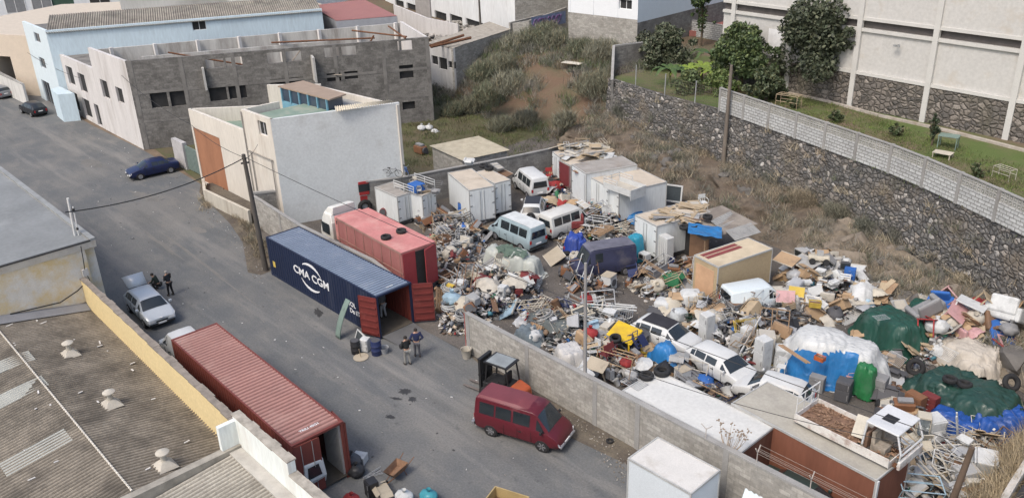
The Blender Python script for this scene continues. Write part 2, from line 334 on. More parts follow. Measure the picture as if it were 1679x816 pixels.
o=mb.build('retaining_wall',stone,smooth='all'); tag(o,'long dark dry-stone retaining wall holding up the garden terrace above the scrap yard','stone wall')
# parapet of blocks with lattice blocks on the terrace edge
wblock=blockmat('pale_block',(.46,.47,.46),damt=.25,mortar=(.20,.20,.19),ms=.03,bh=.22,var=.12)
conc=mat('concrete',(.30,.295,.28),.9,var=.2,scale=1.2,bump=.3,stain=(.14,.13,.12),stain_amt=.5)
concd=mat('dark_concrete',(.17,.165,.155),.92,var=.25,scale=1,bump=.3,stain=(.07,.065,.06),stain_amt=.6)
pw=thing('parapet_wall','long pale block parapet with pierced lattice top along the garden edge','wall',(-38.6,58.95,TERZ))
def PL(s): 
    pts=[(-38.7,58.9),(-30,56.15),(-21,53.15),(-13.4,49.25),(-6.2,45.15)]; 
    L=[math.dist(a,b) for a,b in zip(pts,pts[1:])]; 
    for l,a,b in zip(L,pts,pts[1:]):
        if s<=l or b is pts[-1]: f=s/l; return (a[0]+(b[0]-a[0])*f,a[1]+(b[1]-a[1])*f,math.atan2(b[1]-a[1],b[0]-a[0]))
        s-=l
tot=37.0; bay=2.9; nb=int(tot/bay)
lo=MB();la=MB();po=MB();cp=MB()
for i in range(nb+1):
    x,y,a=PL(i*bay); po.obox((x-pw.location.x,y-pw.location.y,.95),(.22,.24,1.95),a)
    if i<nb:
        x2,y2,a2=PL((i+1)*bay); mx,my=(x+x2)/2-pw.location.x,(y+y2)/2-pw.location.y; aa=math.atan2(y2-y,x2-x); L=math.dist((x,y),(x2,y2))-.22
        lo.obox((mx,my,.6),(L,.16,1.2),aa); cp.obox((mx,my,1.87),(L,.2,.06),aa)
        nc=9; cw=L/nc
        for r in range(2):
            for c in range(nc):
                cx=mx+(c+.5-nc/2)*cw*math.cos(aa); cy=my+(c+.5-nc/2)*cw*math.sin(aa); cz=1.2+.16+r*.32; 
                for dz in (-.14,.14): la.obox((cx,cy,cz+dz),(cw,.1,.045),aa)
                for dx in (-cw/2+.02,cw/2-.02): la.obox((cx+dx*math.cos(aa),cy+dx*math.sin(aa),cz),(.045,.1,.25),aa)
                la.obox((cx,cy,cz),(.12,.1,.11),aa)
lo.build('block_course',wblock,pw,uv=True); la.build('lattice_course',mat('lattice_concrete',(.38,.375,.35),.9,var=.2),pw); po.build('pier',conc,pw); cp.build('coping',conc,pw)
# short wire fence on the left part of the terrace edge
galv=mat('galvanised',(.36,.37,.37),.5,metal=.3,var=.2)
fpost=[(-49.2,61.0),(-45.1,59.95),(-41.6,59.5)]
wf=thing('wire_fence','low rusty wire mesh fence on three posts above the far stone wall','fence',(-49.2,61,TERZ))
for i,p in enumerate(fpost):
    MB().tube([(p[0]+49.2,p[1]-61,0),(p[0]+49.2+.05,p[1]-61,1.9)],.05).build('fence_post',galv,wf)
mb=MB()
fl=[(-51.4,61.3)]+fpost+[(-38.8,59.1)]
for a,b in zip(fl,fl[1:]):
    n=int(math.dist(a,b)/.22)
    for k in range(n+1):
        x=a[0]+(b[0]-a[0])*k/n+49.2; y=a[1]+(b[1]-a[1])*k/n-61; mb.obox((x,y,.85),(.012,.012,1.7))
    L=math.dist(a,b)
    for k in range(8): mb.obox(((a[0]+b[0])/2+49.2,(a[1]+b[1])/2-61,.1+k*.22),(L,.012,.012),math.atan2(b[1]-a[1],b[0]-a[0]))
mb.build('wire_mesh',mat('rusty_wire',(.12,.10,.09),.8),wf)
# garden: low path wall, stone base, big white warehouse
gw=MB(); gp=[(-39.5,67.2),(-34,66.7),(-28.6,65.3),(-22.9,64.6),(-14,62.6),(-4,60)]
for a,b in zip(gp,gp[1:]): gw.wall(a,b,TERZ-.1,TERZ+.18,.25)
tag(gw.build('garden_kerb',mat('pale_kerb',(.42,.38,.33),.9,stain=(.2,.15,.1))),'low pale kerb running between the lawn and the planted bed below the white warehouse','kerb')
gstone=vor('big_rubble_stone',[(.0,(.10,.093,.085)),(.4,(.15,.135,.12)),(.75,(.20,.175,.15)),(1,(.28,.25,.22))],(.09,.08,.068),2.3,.7,tint=(.11,.10,.075))
wh=thing('warehouse','huge pale cream warehouse with concrete ribs standing on a rubble stone base','warehouse',(-45,67.6,TERZ))
WA=(-45,67.9); WB=(-6,64.2)
def wp(s,off=0): 
    dx,dy=WB[0]-WA[0],WB[1]-WA[1]; L=math.hypot(dx,dy); return (WA[0]+dx*s/L-dy/L*off*1.0-wh.location.x, WA[1]+dy*s/L+dx/L*off-wh.location.y)
LW=math.dist(WA,WB); wa=math.atan2(WB[1]-WA[1],WB[0]-WA[0])
mb=MB(); mb.wall(wp(0),wp(LW),-1,2.75,.5,1); mb.build('stone_base',gstone,wh)
cream=mat('cream_render',(.50,.49,.465),.85,var=.035,scale=.3,stain=(.44,.39,.32),stain_amt=.3)
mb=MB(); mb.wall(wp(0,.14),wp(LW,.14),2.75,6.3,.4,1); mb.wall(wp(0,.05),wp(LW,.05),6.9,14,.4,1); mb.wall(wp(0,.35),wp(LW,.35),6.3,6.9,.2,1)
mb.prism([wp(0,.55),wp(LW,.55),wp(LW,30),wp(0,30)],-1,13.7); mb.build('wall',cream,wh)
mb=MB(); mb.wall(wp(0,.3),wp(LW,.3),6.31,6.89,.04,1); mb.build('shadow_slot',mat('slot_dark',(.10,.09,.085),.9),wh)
rib=mat('rib_concrete',(.53,.52,.49),.8,var=.06)
for s in np.arange(1.0,LW,6.15):
    m=MB(); m.wall(wp(s,-.12),wp(s+.42,-.12),-.9,14,.3,1); m.build('pilaster',rib,wh)
mb=MB(); mb.wall(wp(0,-.06),wp(LW,-.06),2.7,2.95,.18,1); mb.wall(wp(0,-.04),wp(LW,-.04),6.05,6.3,.2,1); mb.wall(wp(0,-.04),wp(LW,-.04),6.9,7.15,.2,1); mb.build('beam',rib,wh)
m=MB(); m.wall(wp(5.0,.08),wp(6.4,.08),2.8,5.2,.04); m.build('door',mat('white_paint_door',(.7,.7,.7),.5),wh)
for s in (29.5,16.9):
    m=MB(); p=wp(s,-.3); m.obox((p[0],p[1],5.4),(.5,.16,.12),wa); m.obox((p[0],p[1]+.1,5.45),(.06,.5,.05),wa); m.build('wall_lamp',galv,wh)
# ---- right-hand embankment, kerb and raised dark lot
Bt=[(-9.3,45.0,-.05),(-8.3,42.0,-.05),(-7.8,38.0,-.05),(-8.0,34.0,-.05),(-7.8,30.0,-.05),(-7.4,25.5,-.05)]
Tt=[(-6.2,45.6,5.2),(-6.0,42.5,4.4),(-6.3,38.4,3.1),(-6.62,34.5,2.6),(-6.45,31.0,2.6),(-6.1,25.5,2.6)]
mb=MB()
def sl2(a,b):
    P=lerpl(Bt,a);Q=lerpl(Tt,a); n=noise.fractal((P[0]*.9,P[1]*.9+b*2,b*2),1,2,4)*math.sin(math.pi*b); return (P[0]*(1-b)+Q[0]*b-.5*n,P[1]*(1-b)+Q[1]*b,P[2]*(1-b)+Q[2]*b+.3*n)
mb.grid(sl2,70,14); struct('embankment',mb,ground_mat('dry_bank',[(.30,.24,.16),(.24,.2,.14),(.17,.15,.11)],(.5,1.8,10),bump=1),smooth='all')
kb=MB()
for a,b in zip(Tt[2:],Tt[3:]): kb.sloped((b[0]+.22,b[1]),(a[0]+.22,a[1]),-.1,b[2]+.16,a[2]+.16,.24)
tag(kb.build('kerb_wall',mat('pale_kerb2',(.48,.45,.40),.9,stain=(.25,.22,.18))),'pale concrete kerb wall at the top of the dry bank in the right foreground','wall')
mb=MB(); mb.add([(-6.0,45.6,5.0),(-5.9,38.4,3.05),(-6.2,34.5,2.55),(-6.1,31,2.55),(-5.7,18,2.55),(20,18,2.6),(20,50,5.0)],[(0,1,2,3,4,5,6)]); o=struct('upper_lot',mb,mat('dark_asphalt',(.035,.036,.038),.9,var=.3,bump=.4)); 
if o.data.polygons[0].normal.z<0: o.data.flip_normals()
mb=MB(); mb.prism([(-5.9,45.5),(-5.9,38.4),(-6.1,34.5),(-6.0,31),(-5.6,18),(20,18),(20,50)],-.02,2.5); struct('upper_lot_fill',mb,soil)
# ================================================================ YARD WALLS
gblock=blockmat('grey_block',(.36,.345,.31),mortar=(.27,.26,.24),dirt=(.19,.175,.15),damt=.55)
dblock=blockmat('dark_block',(.21,.205,.19),mortar=(.16,.155,.15),dirt=(.09,.085,.08),damt=.7)
def openwall(name,pts,zs,t,m,label,cat='wall',pilcol=None,every=4.0,cope=True,rough_top=.0):
    root=thing(name,label,cat,(pts[0][0],pts[0][1],0)); ox,oy=pts[0]
    b=MB(); c=MB(); 
    for i,(p,q) in enumerate(zip(pts,pts[1:])): 
        b.sloped((p[0]-ox,p[1]-oy),(q[0]-ox,q[1]-oy),-.1,zs[i],zs[i+1],t)
        if cope: c.sloped((p[0]-ox+.0,p[1]-oy-.02),(q[0]-ox,q[1]-oy-.02),min(zs[i],zs[i+1])-.02,zs[i]+.05,zs[i+1]+.05,t+.04)
    b.build('block_face',m,root,uv=True)
    if cope: c.build('coping',conc,root)
    if pilcol:
        for i,(p,q) in enumerate(zip(pts,pts[1:])):
            L=math.dist(p,q); n=int(L/every); a=math.atan2(q[1]-p[1],q[0]-p[0])
            for k in range(n+1):
                f=(k*every+.1)/L; z=zs[i]+(zs[i+1]-zs[i])*f
                x=p[0]+(q[0]-p[0])*f-ox+math.cos(a)*.11; y=p[1]+(q[1]-p[1])*f-oy+math.sin(a)*.11
                x+=-math.sin(a)*(t/2); y+=math.cos(a)*(t/2); MB().obox((x,y,z/2),(.26,t+.05,z-.02),a).build('pillar',pilcol,root)
    return root
fw_=openwall('block_wall',[(-31.75,25.5),(-20,25.35),(-4.5,25.2)],[2.4,2.45,2.5],.22,gblock,'grey concrete block wall with raised pillars along the road side of the scrap yard, behind the red van','wall',conc,4.6)
MB().obox((-.03,.11,1.2),(.05,.26,2.42),0).build('red_end_strip',mat('faded_red_paint',(.35,.10,.09),.8),fw_)
openwall('block_wall',[(-57.1,26.35),(-49.4,25.75),(-41,25.9),(-39.0,26.0)],[2.4,2.4,2.4,1.9],.22,gblock,'grey concrete block wall behind the blue shipping container, from the leaning pole to the pink truck','wall',conc,4.6)
openwall('block_wall',[(-47.4,52.6),(-49.33,44.91),(-50.5,41.0),(-51.96,36.32),(-55.1,30.26),(-57.1,26.6)],[2.4,2.4,2.4,2.4,2.5,2.6],.22,dblock,'dark grey block wall closing the far end of the yard between the plaster building and the stone wall','wall')
# ramp parapet by the plaster building
rp=thing('ramp_parapet','low cream painted parapet beside the ramp up to the brown warehouse door','wall',(-67.6,27.2,0))
mb=MB(); mb.sloped((0,0),(3.0,-1.3),-.1,1.05,1.1,.22); mb.sloped((3.0,-1.3),(10.1,-1.1),-.1,1.1,1.15,.22); mb.build('wall',mat('cream_parapet',(.50,.47,.40),.85,var=.1,stain=(.28,.24,.19),stain_amt=.5,streak=True),rp)
mb=MB(); mb.sloped((.2,.23),(3.0,-1.07),-.1,.5,.6,1.3); mb.box(3.0,10,-.86,.55,-.1,.62); mb.build('ramp',gut,rp)
# ================================================================ BUILDINGS
darkin=mat('dark_interior',(.03,.03,.03),.9,var=.3)
pane=glassy('window_glass')
def pxop(A,B,x0,y0,x1,y1):
    ym=(y0+y1)/2; xm=(x0+x1)/2
    s0,_=onplane(x0,ym,A,B); s1,_=onplane(x1,ym,A,B); _,zt=onplane(xm,y0,A,B); _,zb=onplane(xm,y1,A,B)
    return (min(s0,s1),max(s0,s1),zb,zt)
def facade(root,A,B,z0,z1,t,m,ops=(),uv=False,name='wall',kind='pane',pmat=None,frame=None,depth=None):
    """masonry wall with real openings; each opening gets a recessed window part"""
    ox,oy=root.location.x,root.location.y; L=math.dist(A,B); a=math.atan2(B[1]-A[1],B[0]-A[0]); mb=MB()
    mb.M=Matrix.Translation((A[0]-ox,A[1]-oy,0))@Matrix.Rotation(a,4,'Z')
    ss=sorted({0,L,*[min(max(o[i],0),L) for o in ops for i in (0,1)]}); 
    for s0,s1 in zip(ss,ss[1:]):
        if s1-s0<.01: continue
        sm=(s0+s1)/2; hit=sorted([(o[2],o[3]) for o in ops if o[0]<sm<o[1]]); z=z0
        for lo_,hi_ in hit:
            if lo_>z: mb.box(s0,s1,0,t,z,min(lo_,z1))
            z=max(z,hi_)
        if z<z1: mb.box(s0,s1,0,t,z,z1)
    w_=mb.build(name,m,root,uv=uv)
    for o in ops:
        k=o[4] if len(o)>4 else kind
        if k=='open': continue
        d=depth or t*.7
        mb=MB(); mb.M=Matrix.Translation((A[0]-ox,A[1]-oy,0))@Matrix.Rotation(a,4,'Z')
        mb.box(o[0]+.001,o[1]-.001,d,d+.04,o[2]+.001,o[3]-.001); 
        wdw=mb.build('window' if k!='garage' else 'door',(pmat or darkin) if k!='garage' else k,root)
        if frame:
            f=MB(); f.M=mb.M; fw2=.06
            f.box(o[0],o[1],d-.04,d-.002,o[3]-fw2,o[3]); f.box(o[0],o[1],d-.04,d-.002,o[2],o[2]+fw2)
            for s in (o[0],(o[0]+o[1])/2-fw2/2,o[1]-fw2): f.box(s,s+fw2,d-.04,d-.002,o[2]+fw2,o[3]-fw2)
            f.build('window_frame',frame,wdw)
    return w_
def corrug(fn,nx,ny,pitchn,amp,name,m,root,ax=0,thick=0):
    """corrugated sheet: fn(a,b)->point; waves along a (ax=0)"""
    mb=MB(); K=nx
    def f(a,b):
        p=fn(a,b); w_=math.sin(2*math.pi*pitchn*(a if ax==0 else b))*amp; return (p[0],p[1],p[2]+w_)
    if ax==0: mb.grid(f,int(pitchn*6),ny); K1=int(pitchn*6)+1; sv=[math.sin(2*math.pi*pitchn*(i%K1)/(K1-1)) for i in range(len(mb.v))]
    else: mb.grid(f,nx,int(pitchn*6)); K1=nx+1; sv=[math.sin(2*math.pi*pitchn*(i//K1)/int(pitchn*6)) for i in range(len(mb.v))]
    o=mb.build(name,m,root,smooth='all')
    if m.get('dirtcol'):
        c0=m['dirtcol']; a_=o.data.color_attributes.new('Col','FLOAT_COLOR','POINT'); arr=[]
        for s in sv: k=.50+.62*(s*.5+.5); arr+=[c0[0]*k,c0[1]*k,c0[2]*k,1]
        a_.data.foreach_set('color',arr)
    return o
# --- cream plaster warehouse (B1)
b1=thing('plaster_building','two-level plastered building with brown street door, grey side wall and green flat roof','building',(-69.2,27.8,0))
plast=mat('cream_plaster',(.60,.56,.49),.85,var=.07,scale=.5,stain=(.40,.33,.26),stain_amt=.3,streak=True)
plastg=mat('grey_plaster',(.56,.58,.57),.88,var=.08,scale=.45,stain=(.42,.42,.40),stain_amt=.3)
A=(-69.2,27.8);Cn=(-55.3,27.9);Dn=(-51.9,36.7)
brown=mat('brown_door',(.33,.155,.085),.7,var=.15,scale=.8,stain=(.2,.09,.05),stain_amt=.4,streak=True)
facade(b1,A,(-59.6,27.85),0,6.5,.25,plast,[(.3,5.0,.3,5.0,'garage2')],depth=.05,pmat=brown)
win1=pxop((-59.6,27.85),Cn,424,200,437,222)
facade(b1,(-59.6,27.85),Cn,0,8.15,.25,plast,[win1],frame=mat('white_frame',(.6,.6,.6)))
facade(b1,Cn,Dn,0,8.15,.25,plastg)
o=-1
def rel(p,r): return (p[0]-r.location.x,p[1]-r.location.y)
mb=MB(); pl=[( -59.6,28.1),(-59.2,30.0),(-63.4,30.3),(-64.9,32.9)]
mb.wall(rel((-55.4,34.0),b1),rel((-59.4,33.2),b1),5.8,6.6,.2)
mb.wall(rel((-64.9,33.0),b1),rel((-69.1,28.05),b1),0,6.5,.25,1); mb.wall(rel((-61.6,36.0),b1),rel((-64.9,33.0),b1),0,8.2,.25,1); mb.wall(rel(Dn,b1),rel((-61.6,36.0),b1),0,8.0,.25)
mb.wall(rel((-59.5,31),b1),rel((-59.6,28.1),b1),5.5,8.1,.2,-1); mb.build('wall',plast,b1)
gr=mat('green_roof_coating',(.20,.27,.22),.8,var=.2,scale=.6,stain=(.33,.31,.25),stain_amt=.5)
mb=MB(); mb.prism([rel(p,b1) for p in ((-69.0,28.0),(-59.5,28.1),(-59.3,33.3),(-61.6,35.8),(-64.8,32.8))],5.0,5.35); mb.prism([rel(p,b1) for p in ((-59.4,28.1),(-55.4,28.1),(-53.3,33.6),(-59.2,33.2))],7.3,7.6); mb.build('roof',gr,b1)
mb=MB(); mb.prism([rel(p,b1) for p in ((-59.2,33.6),(-53.3,33.9),(-52.2,36.5),(-61.4,35.7))],7.3,7.55); mb.build('roof',mat('grey_roof_slab',(.3,.3,.29)),b1)
bl=mat('blue_paint',(.16,.33,.42),.6,var=.15); brf=mat('brown_felt_roof',(.30,.23,.175),.9,var=.12)
Q=[at2(455,140,8.6),at2(540,162,8.6),at2(567,153,8.6),at2(497,131,8.6)]
mb=MB(); mb.prism([rel(p,b1) for p in Q],8.45,8.55); mb.build('skylight_roof',brf,b1)
mb=MB(); q=[Vector((*rel(p,b1),0)) for p in Q]; ce=sum(q,Vector())/4; q2=[tuple((ce+(v-ce)*.94)[:2]) for v in q]
mb.prism(q2,5.4,7.4); mb.build('skylight_base',bl,b1)
mb=MB()
for i in range(6):
    p=q[0].lerp(q[1],.03+i*.185); p=ce+(p-ce)*.95; MB().box(p.x-.06,p.x+.06,p.y-.06,p.y+.06,7.4,8.45).build('skylight_post',bl,b1)
mb=MB(); q3=[tuple((ce+(v-ce)*.88)[:2]) for v in q]; mb.prism(q3,7.4,8.44); mb.build('skylight_glass',glassy('blue_glass',(.05,.07,.10)),b1)
mb=MB(); u0=q[1]; mb.obox((u0.x-1.2,u0.y-.9,6.7),(1.2,.8,.9)); mb.build('roof_cabinet',bl,b1)
K0=Vector((*at2(552,184,8.2),8.24));K1=Vector((*at2(648,169,8.2),8.24));K0.x-=.1;K1.x-=.1;K2=Vector((*at2(640,166,8.4),8.5));K3=Vector((*at2(549,177,8.4),8.5)); L0=b1.location
corrug(lambda a,b:tuple((K0.lerp(K1,a)).lerp(K3.lerp(K2,a),b)-Vector((L0.x,L0.y,0))),1,2,26,.05,'corrugated_roof',mat('cream_fibre_sheet',(.55,.50,.40),.8,var=.1),b1)
tank=MB(); p=at2(408,187,5.5); tank.lathe([(.45,5.35),(.5,5.5),(.2,5.55)],12,(*rel(p,b1),0)); tank.build('roof_hatch',mat('hatch_pale',(.5,.5,.48)),b1)
mb=MB()
for pts in ([(422,205),(427,245)],[(424,248),(452,262)],[(427,249),(436,312)],[(440,206),(450,300)]):
    pass
mb.obox((9.7,-.03,4.0),(.08,.06,8.0)); mb.obox((11.6,-.03,5.05),(3.8,.06,.08)); mb.obox((10.3,-.03,2.5),(.08,.06,5)); mb.obox((13.4,-.03,2.5),(.08,.06,5)); mb.build('wall_trim',mat('trim_grey',(.30,.28,.25)),b1)
concde=mat('derelict_concrete',(.20,.19,.175),.92,var=.25,scale=1,bump=.3,stain=(.08,.075,.07),stain_amt=.6)
# --- grey block derelict building (E)
E1=(-82.6,28.2);E2=(-69.0,53.0);E0=(-95.3,28.4);EH=8.5
eb=thing('derelict_building','roofless grey block building with white street face and empty window holes','building',(-82.6,28.2,0))
eblk=blockmat('derelict_block',(.19,.18,.165),mortar=(.15,.145,.135),dirt=(.07,.066,.06),damt=.75,bh=.22)
px=[(247,150,275,177,'pane'),(279,147,309,174,'pane'),(343,141,372,166,'pane'),(375,138,404,162,'pane'),(443,130,468,141,'pane'),(473,127,498,138,'pane'),(536,120,559,134,'pane'),(565,117,587,130,'pane'),(655,107,678,129,'pane'),(660,167,681,180,'pane'),
 (337,97,367,112,'open'),(370,94,397,109,'open'),(438,86,464,104,'open'),(468,84,494,101,'open'),(532,78,556,94,'open'),(560,76,584,91,'open'),(652,67,676,83,'open')]
ops=[(*pxop(E1,E2,*q[:4]),q[4]) for q in px]
facade(eb,E1,E2,0,EH,.3,eblk,ops,uv=True,depth=.25)
esh=mat('old_shutter',(.09,.085,.08),.8)
for s in (.18,4.6,9.3,14,18.8,23.5,27.9):
    m=MB(); a=math.atan2(E2[1]-E1[1],E2[0]-E1[0]); m.M=Matrix.Rotation(a,4,'Z'); m.box(s,s+.35,-.025,.02,.0,EH-.02); m.build('column',concde,eb)
m=MB(); a=math.atan2(E2[1]-E1[1],E2[0]-E1[0]); m.M=Matrix.Rotation(a,4,'Z'); m.box(0,28.2,-.02,.02,5.35,5.6); m.box(0,28.2,-.02,.02,2.6,2.8); m.build('ring_beam',concde,eb)
ewh=mat('dirty_white_render',(.56,.54,.52),.9,var=.1,stain=(.34,.31,.28),stain_amt=.45,streak=True)
fo=[]
for x0,y0,x1,y1 in ((132,85,150,118),(187,78,204,98),(168,133,178,160),(192,145,202,168),(208,160,222,196),(150,160,165,190),(122,160,135,188),(200,203,235,240),(160,195,178,222)):
    fo.append((*pxop(E0,E1,x0,y0,x1,y1),'pane'))
fo=[o for o in fo if o[0]>0.2 and o[1]<12.5 and o[3]<EH-.3 and o[2]>.2]
facade(eb,(-92.6,28.3),E1,0,EH,.3,ewh,[( o[0]-2.7,o[1]-2.7,*o[2:]) for o in fo if o[0]>3.0],depth=.22)
facade(eb,(-103.2,28.5),(-92.6,28.3),0,6.4,.3,ewh,[(1.2,3.4,3.4,5.4),(5.0,7.2,3.2,5.2),(.8,3.0,.4,2.5),(4.4,6.8,.4,2.4),(8.2,9.6,.1,2.4)],depth=.22)
# interior: floor slab, inner walls with columns (roofless top floor)
def RE(p): return rel(p,eb)
m=MB(); m.prism([RE((-92.4,28.7)),RE((-82.8,28.7)),RE((-69.5,52.7)),RE((-79,57.5))],5.1,5.3); m.prism([RE((-103,28.8)),RE((-92.6,28.7)),RE((-88,37)),RE((-98,41))],6.0,6.2); m.build('floor_slab',concde,eb)
inner=mat('inner_render',(.46,.45,.42),.9,var=.15,scale=.8,stain=(.22,.2,.18),stain_amt=.7,streak=True)
G0=(-92.5,28.7);G1=(-79.3,57.3)
facade(eb,G0,G1,0,EH-.3,.25,inner,[],name='inner_wall')
facade(eb,(-86.0,31.0),(-76.5,49.5),5.3,8.0,.2,inner,[(4,6.5,6.2,7.4,'open'),(8.5,11,6.2,7.4,'open'),(13,15.5,6.2,7.4,'open')],name='inner_wall')
facade(eb,(-79.0,56.8),(-69.2,52.8),0,EH,.25,ewh,[(3,5,3,4.6),(3,5,.5,2)],name='wall')
facade(eb,(-80.8,45.5),(-73.2,42.2),5.3,7.7,.2,inner,[(2,3.4,5.3,7.3,'open')],name='inner_wall')
facade(eb,(-86.5,36.8),(-78.9,33.7),5.3,7.4,.2,inner,[(2,3.4,5.3,7.1,'open')],name='inner_wall')
m=MB()
for f in np.linspace(.05,.97,8):
    m=MB(); x=G0[0]+(G1[0]-G0[0])*f+.35;y=G0[1]+(G1[1]-G0[1])*f; m.box(*[v for v in (x-eb.location.x-.12,x-eb.location.x+.2,y-eb.location.y-.15,y-eb.location.y+.15)],5.3,8.35); m.build('inner_column',mat('pale_column',(.6,.58,.55),.9,var=.1),eb)
if 0: m.build('inner_column',mat('pale_column',(.6,.58,.55),.9,var=.1),eb)
rust=mat('rust',(.16,.075,.04),.9,var=.4,scale=6,bump=.3)
m=MB()
for (a,b,z0,z1) in (((-84.4,33),(-79.6,42),8.3,5.6),((-80.5,42),(-74,50),8.3,8.3),((-74.2,47.5),(-71.9,48.5),5.5,9.0),((-78,50),(-71,51.8),8.6,8.5),((-75,52.5),(-70,50.9),9.0,8.6)):
    m.tube([(*RE(a),z0),(*RE(b),z1)],.09,5)
m.build('fallen_beam',rust,eb)
r=random.Random(44)
for i in range(9):
    s=r.random(); x=-82.8+13.6*s-r.uniform(.8,7.5); y=28.8+24.2*s+r.uniform(0,3); a_=r.uniform(0,3.1); L_=r.uniform(1.2,3.5); MB().tube([(*RE((x,y)),5.35),(*RE((x+L_*math.cos(a_),y+L_*math.sin(a_))),5.4+r.uniform(0,2.6))],.06,5).build('roof_timber',mat('pale_timber',(.34,.3,.25),.9,var=.3),eb)
# rubble inside the roofless floor
rubm=mat('rubble',(.33,.31,.28),.9,var=.4,scale=3)
m=MB(); r=random.Random(3)
for i in range(420):
    s=r.random(); x=-82.8+13.6*s-r.uniform(.6,8.5); y=28.8+24.2*s+r.uniform(-.5,3.5); m.obox((*RE((x,y)),5.33+abs(r.gauss(0,.12))),(r.uniform(.1,.9),r.uniform(.05,.35),r.uniform(.04,.2)),r.uniform(0,6),r.uniform(-.4,.4))
rb_=m.build('rubble',rubm,None); rb_.location=(eb.location.x,eb.location.y,0); tag(rb_,'broken timber and rubble strewn over the open top floor of the derelict block building','rubble',kind='stuff')
# --- annex south-east: broken block building behind (white band with three holes)
fb=thing('ruined_annex','broken grey block annex with a white band over three window holes','building',(*at2(708,110,3),0))
AA=at2(703,108,3.0);AB=at2(745,118,3.0);AC=at2(838,84,3.0)
def RF(p): return rel(p,fb)
facade(fb,AA,AB,0,5.6,.25,mat('annex_white',(.55,.54,.52),.9,stain=(.3,.28,.25),streak=True),[pxop(AA,AB,708,92,718,106),pxop(AA,AB,720,95,733,114),pxop(AA,AB,735,101,745,112)])
facade(fb,AB,AC,0,5.6,.25,gblock,uv=True)
zt=onplane(745,78,AB,AC)[1]
m=MB(); m.prism([RF(AA),RF(AB),RF(AC),RF((AC[0]-6,AC[1]+2))],5.5,5.62); m.build('roof',mat('flaky_roof',(.34,.31,.26),.9,var=.3,scale=2),fb)
m=MB(); 
for a,b in ((at2(705,72,6.2),at2(760,58,6.2)),(at2(706,74,6.2),at2(772,62,6.2))): m.tube([(*RF(a),6.0),(*RF(b),6.2)],.16,5)
m.build('steel_beam',rust,fb)
facade(fb,AC,at2(905,45,4.5),0,6.4,.25,gblock,uv=True)
gfr=mat('grey_fibre_roof',(.21,.195,.165),.9,var=.25,scale=.8,stain=(.1,.09,.08),stain_amt=.6,attr=True); gfr['dirtcol']=(.30,.275,.23)
# --- light blue building (F) and its street annex
fbz=9.0
lb=thing('light_blue_building','three-storey pale blue building with small windows and a grey corrugated roof strip','building',(-113,28,0))
F0=(-113.0,28.1);F1=(-103.6,27.8);F2=(-91.0,54.5)
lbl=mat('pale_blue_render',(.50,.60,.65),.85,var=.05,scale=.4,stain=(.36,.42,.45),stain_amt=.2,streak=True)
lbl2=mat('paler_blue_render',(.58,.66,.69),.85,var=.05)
ops=[pxop(F0,F1,*q) for q in ((40,48,47,60),(57,55,65,69),(50,88,57,102),(66,96,74,111),(58,128,69,147),(73,136,84,168))]
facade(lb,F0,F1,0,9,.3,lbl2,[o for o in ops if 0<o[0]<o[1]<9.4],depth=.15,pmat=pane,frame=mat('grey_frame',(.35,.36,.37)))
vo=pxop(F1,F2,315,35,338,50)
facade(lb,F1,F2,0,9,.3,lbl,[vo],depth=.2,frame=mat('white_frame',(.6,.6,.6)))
m=MB(); m.prism([rel(F0,lb),rel((-103.9,28.1),lb),rel((-91.3,54.5),lb),rel((-102,60),lb)],8.2,8.5); m.build('roof',concd,lb)
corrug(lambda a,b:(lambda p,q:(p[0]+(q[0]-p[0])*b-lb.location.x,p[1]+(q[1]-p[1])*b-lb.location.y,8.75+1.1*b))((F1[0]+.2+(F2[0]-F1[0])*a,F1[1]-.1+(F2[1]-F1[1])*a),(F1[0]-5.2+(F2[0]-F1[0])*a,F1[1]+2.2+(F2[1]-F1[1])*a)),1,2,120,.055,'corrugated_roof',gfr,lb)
an=MB(); an.prism([rel(p,lb) for p in ((-102.6,26.6),(-99.4,26.3),(-98.6,27.75),(-103.2,27.75))],0,3.0); an.build('porch',lbl,lb)
# --- tan hall (G) with dark opening
hl=thing('tan_hall','low peach-coloured hall with a big dark gateway at the far end of the street','building',(-128,24,0))
peach=mat('peach_render',(.56,.48,.385),.85,var=.06)
H0=(-129.5,20.5);H1=(-114.0,28.4)
go=pxop(H0,H1,8,78,47,112); 
facade(hl,H0,H1,0,7.2,.4,peach,[(7.2,14.0,0,4.6)],depth=3.0)
m=MB(); m.prism([rel(p,hl) for p in ((-129.5,21),(-114.0,28.6),(-104,52),(-100,62),(-118,66),(-138,40))],6.9,7.15); m.build('roof',mat('tan_roof',(.50,.44,.36),.9,var=.08),hl)
m=MB(); m.prism([rel(p,hl) for p in ((-129.5,21.2),(-120,26),(-130,46),(-139,41))],0,6.9); m.build('rear_wall',peach,hl)
sw=openwall('boundary_wall',[at2(0,150),at2(45,172)],[2.6,2.4],.25,mat('white_render',(.55,.54,.51),.9,stain=(.3,.28,.25),streak=True),'stained white wall leading to the gateway of the tan hall','wall',cope=True)
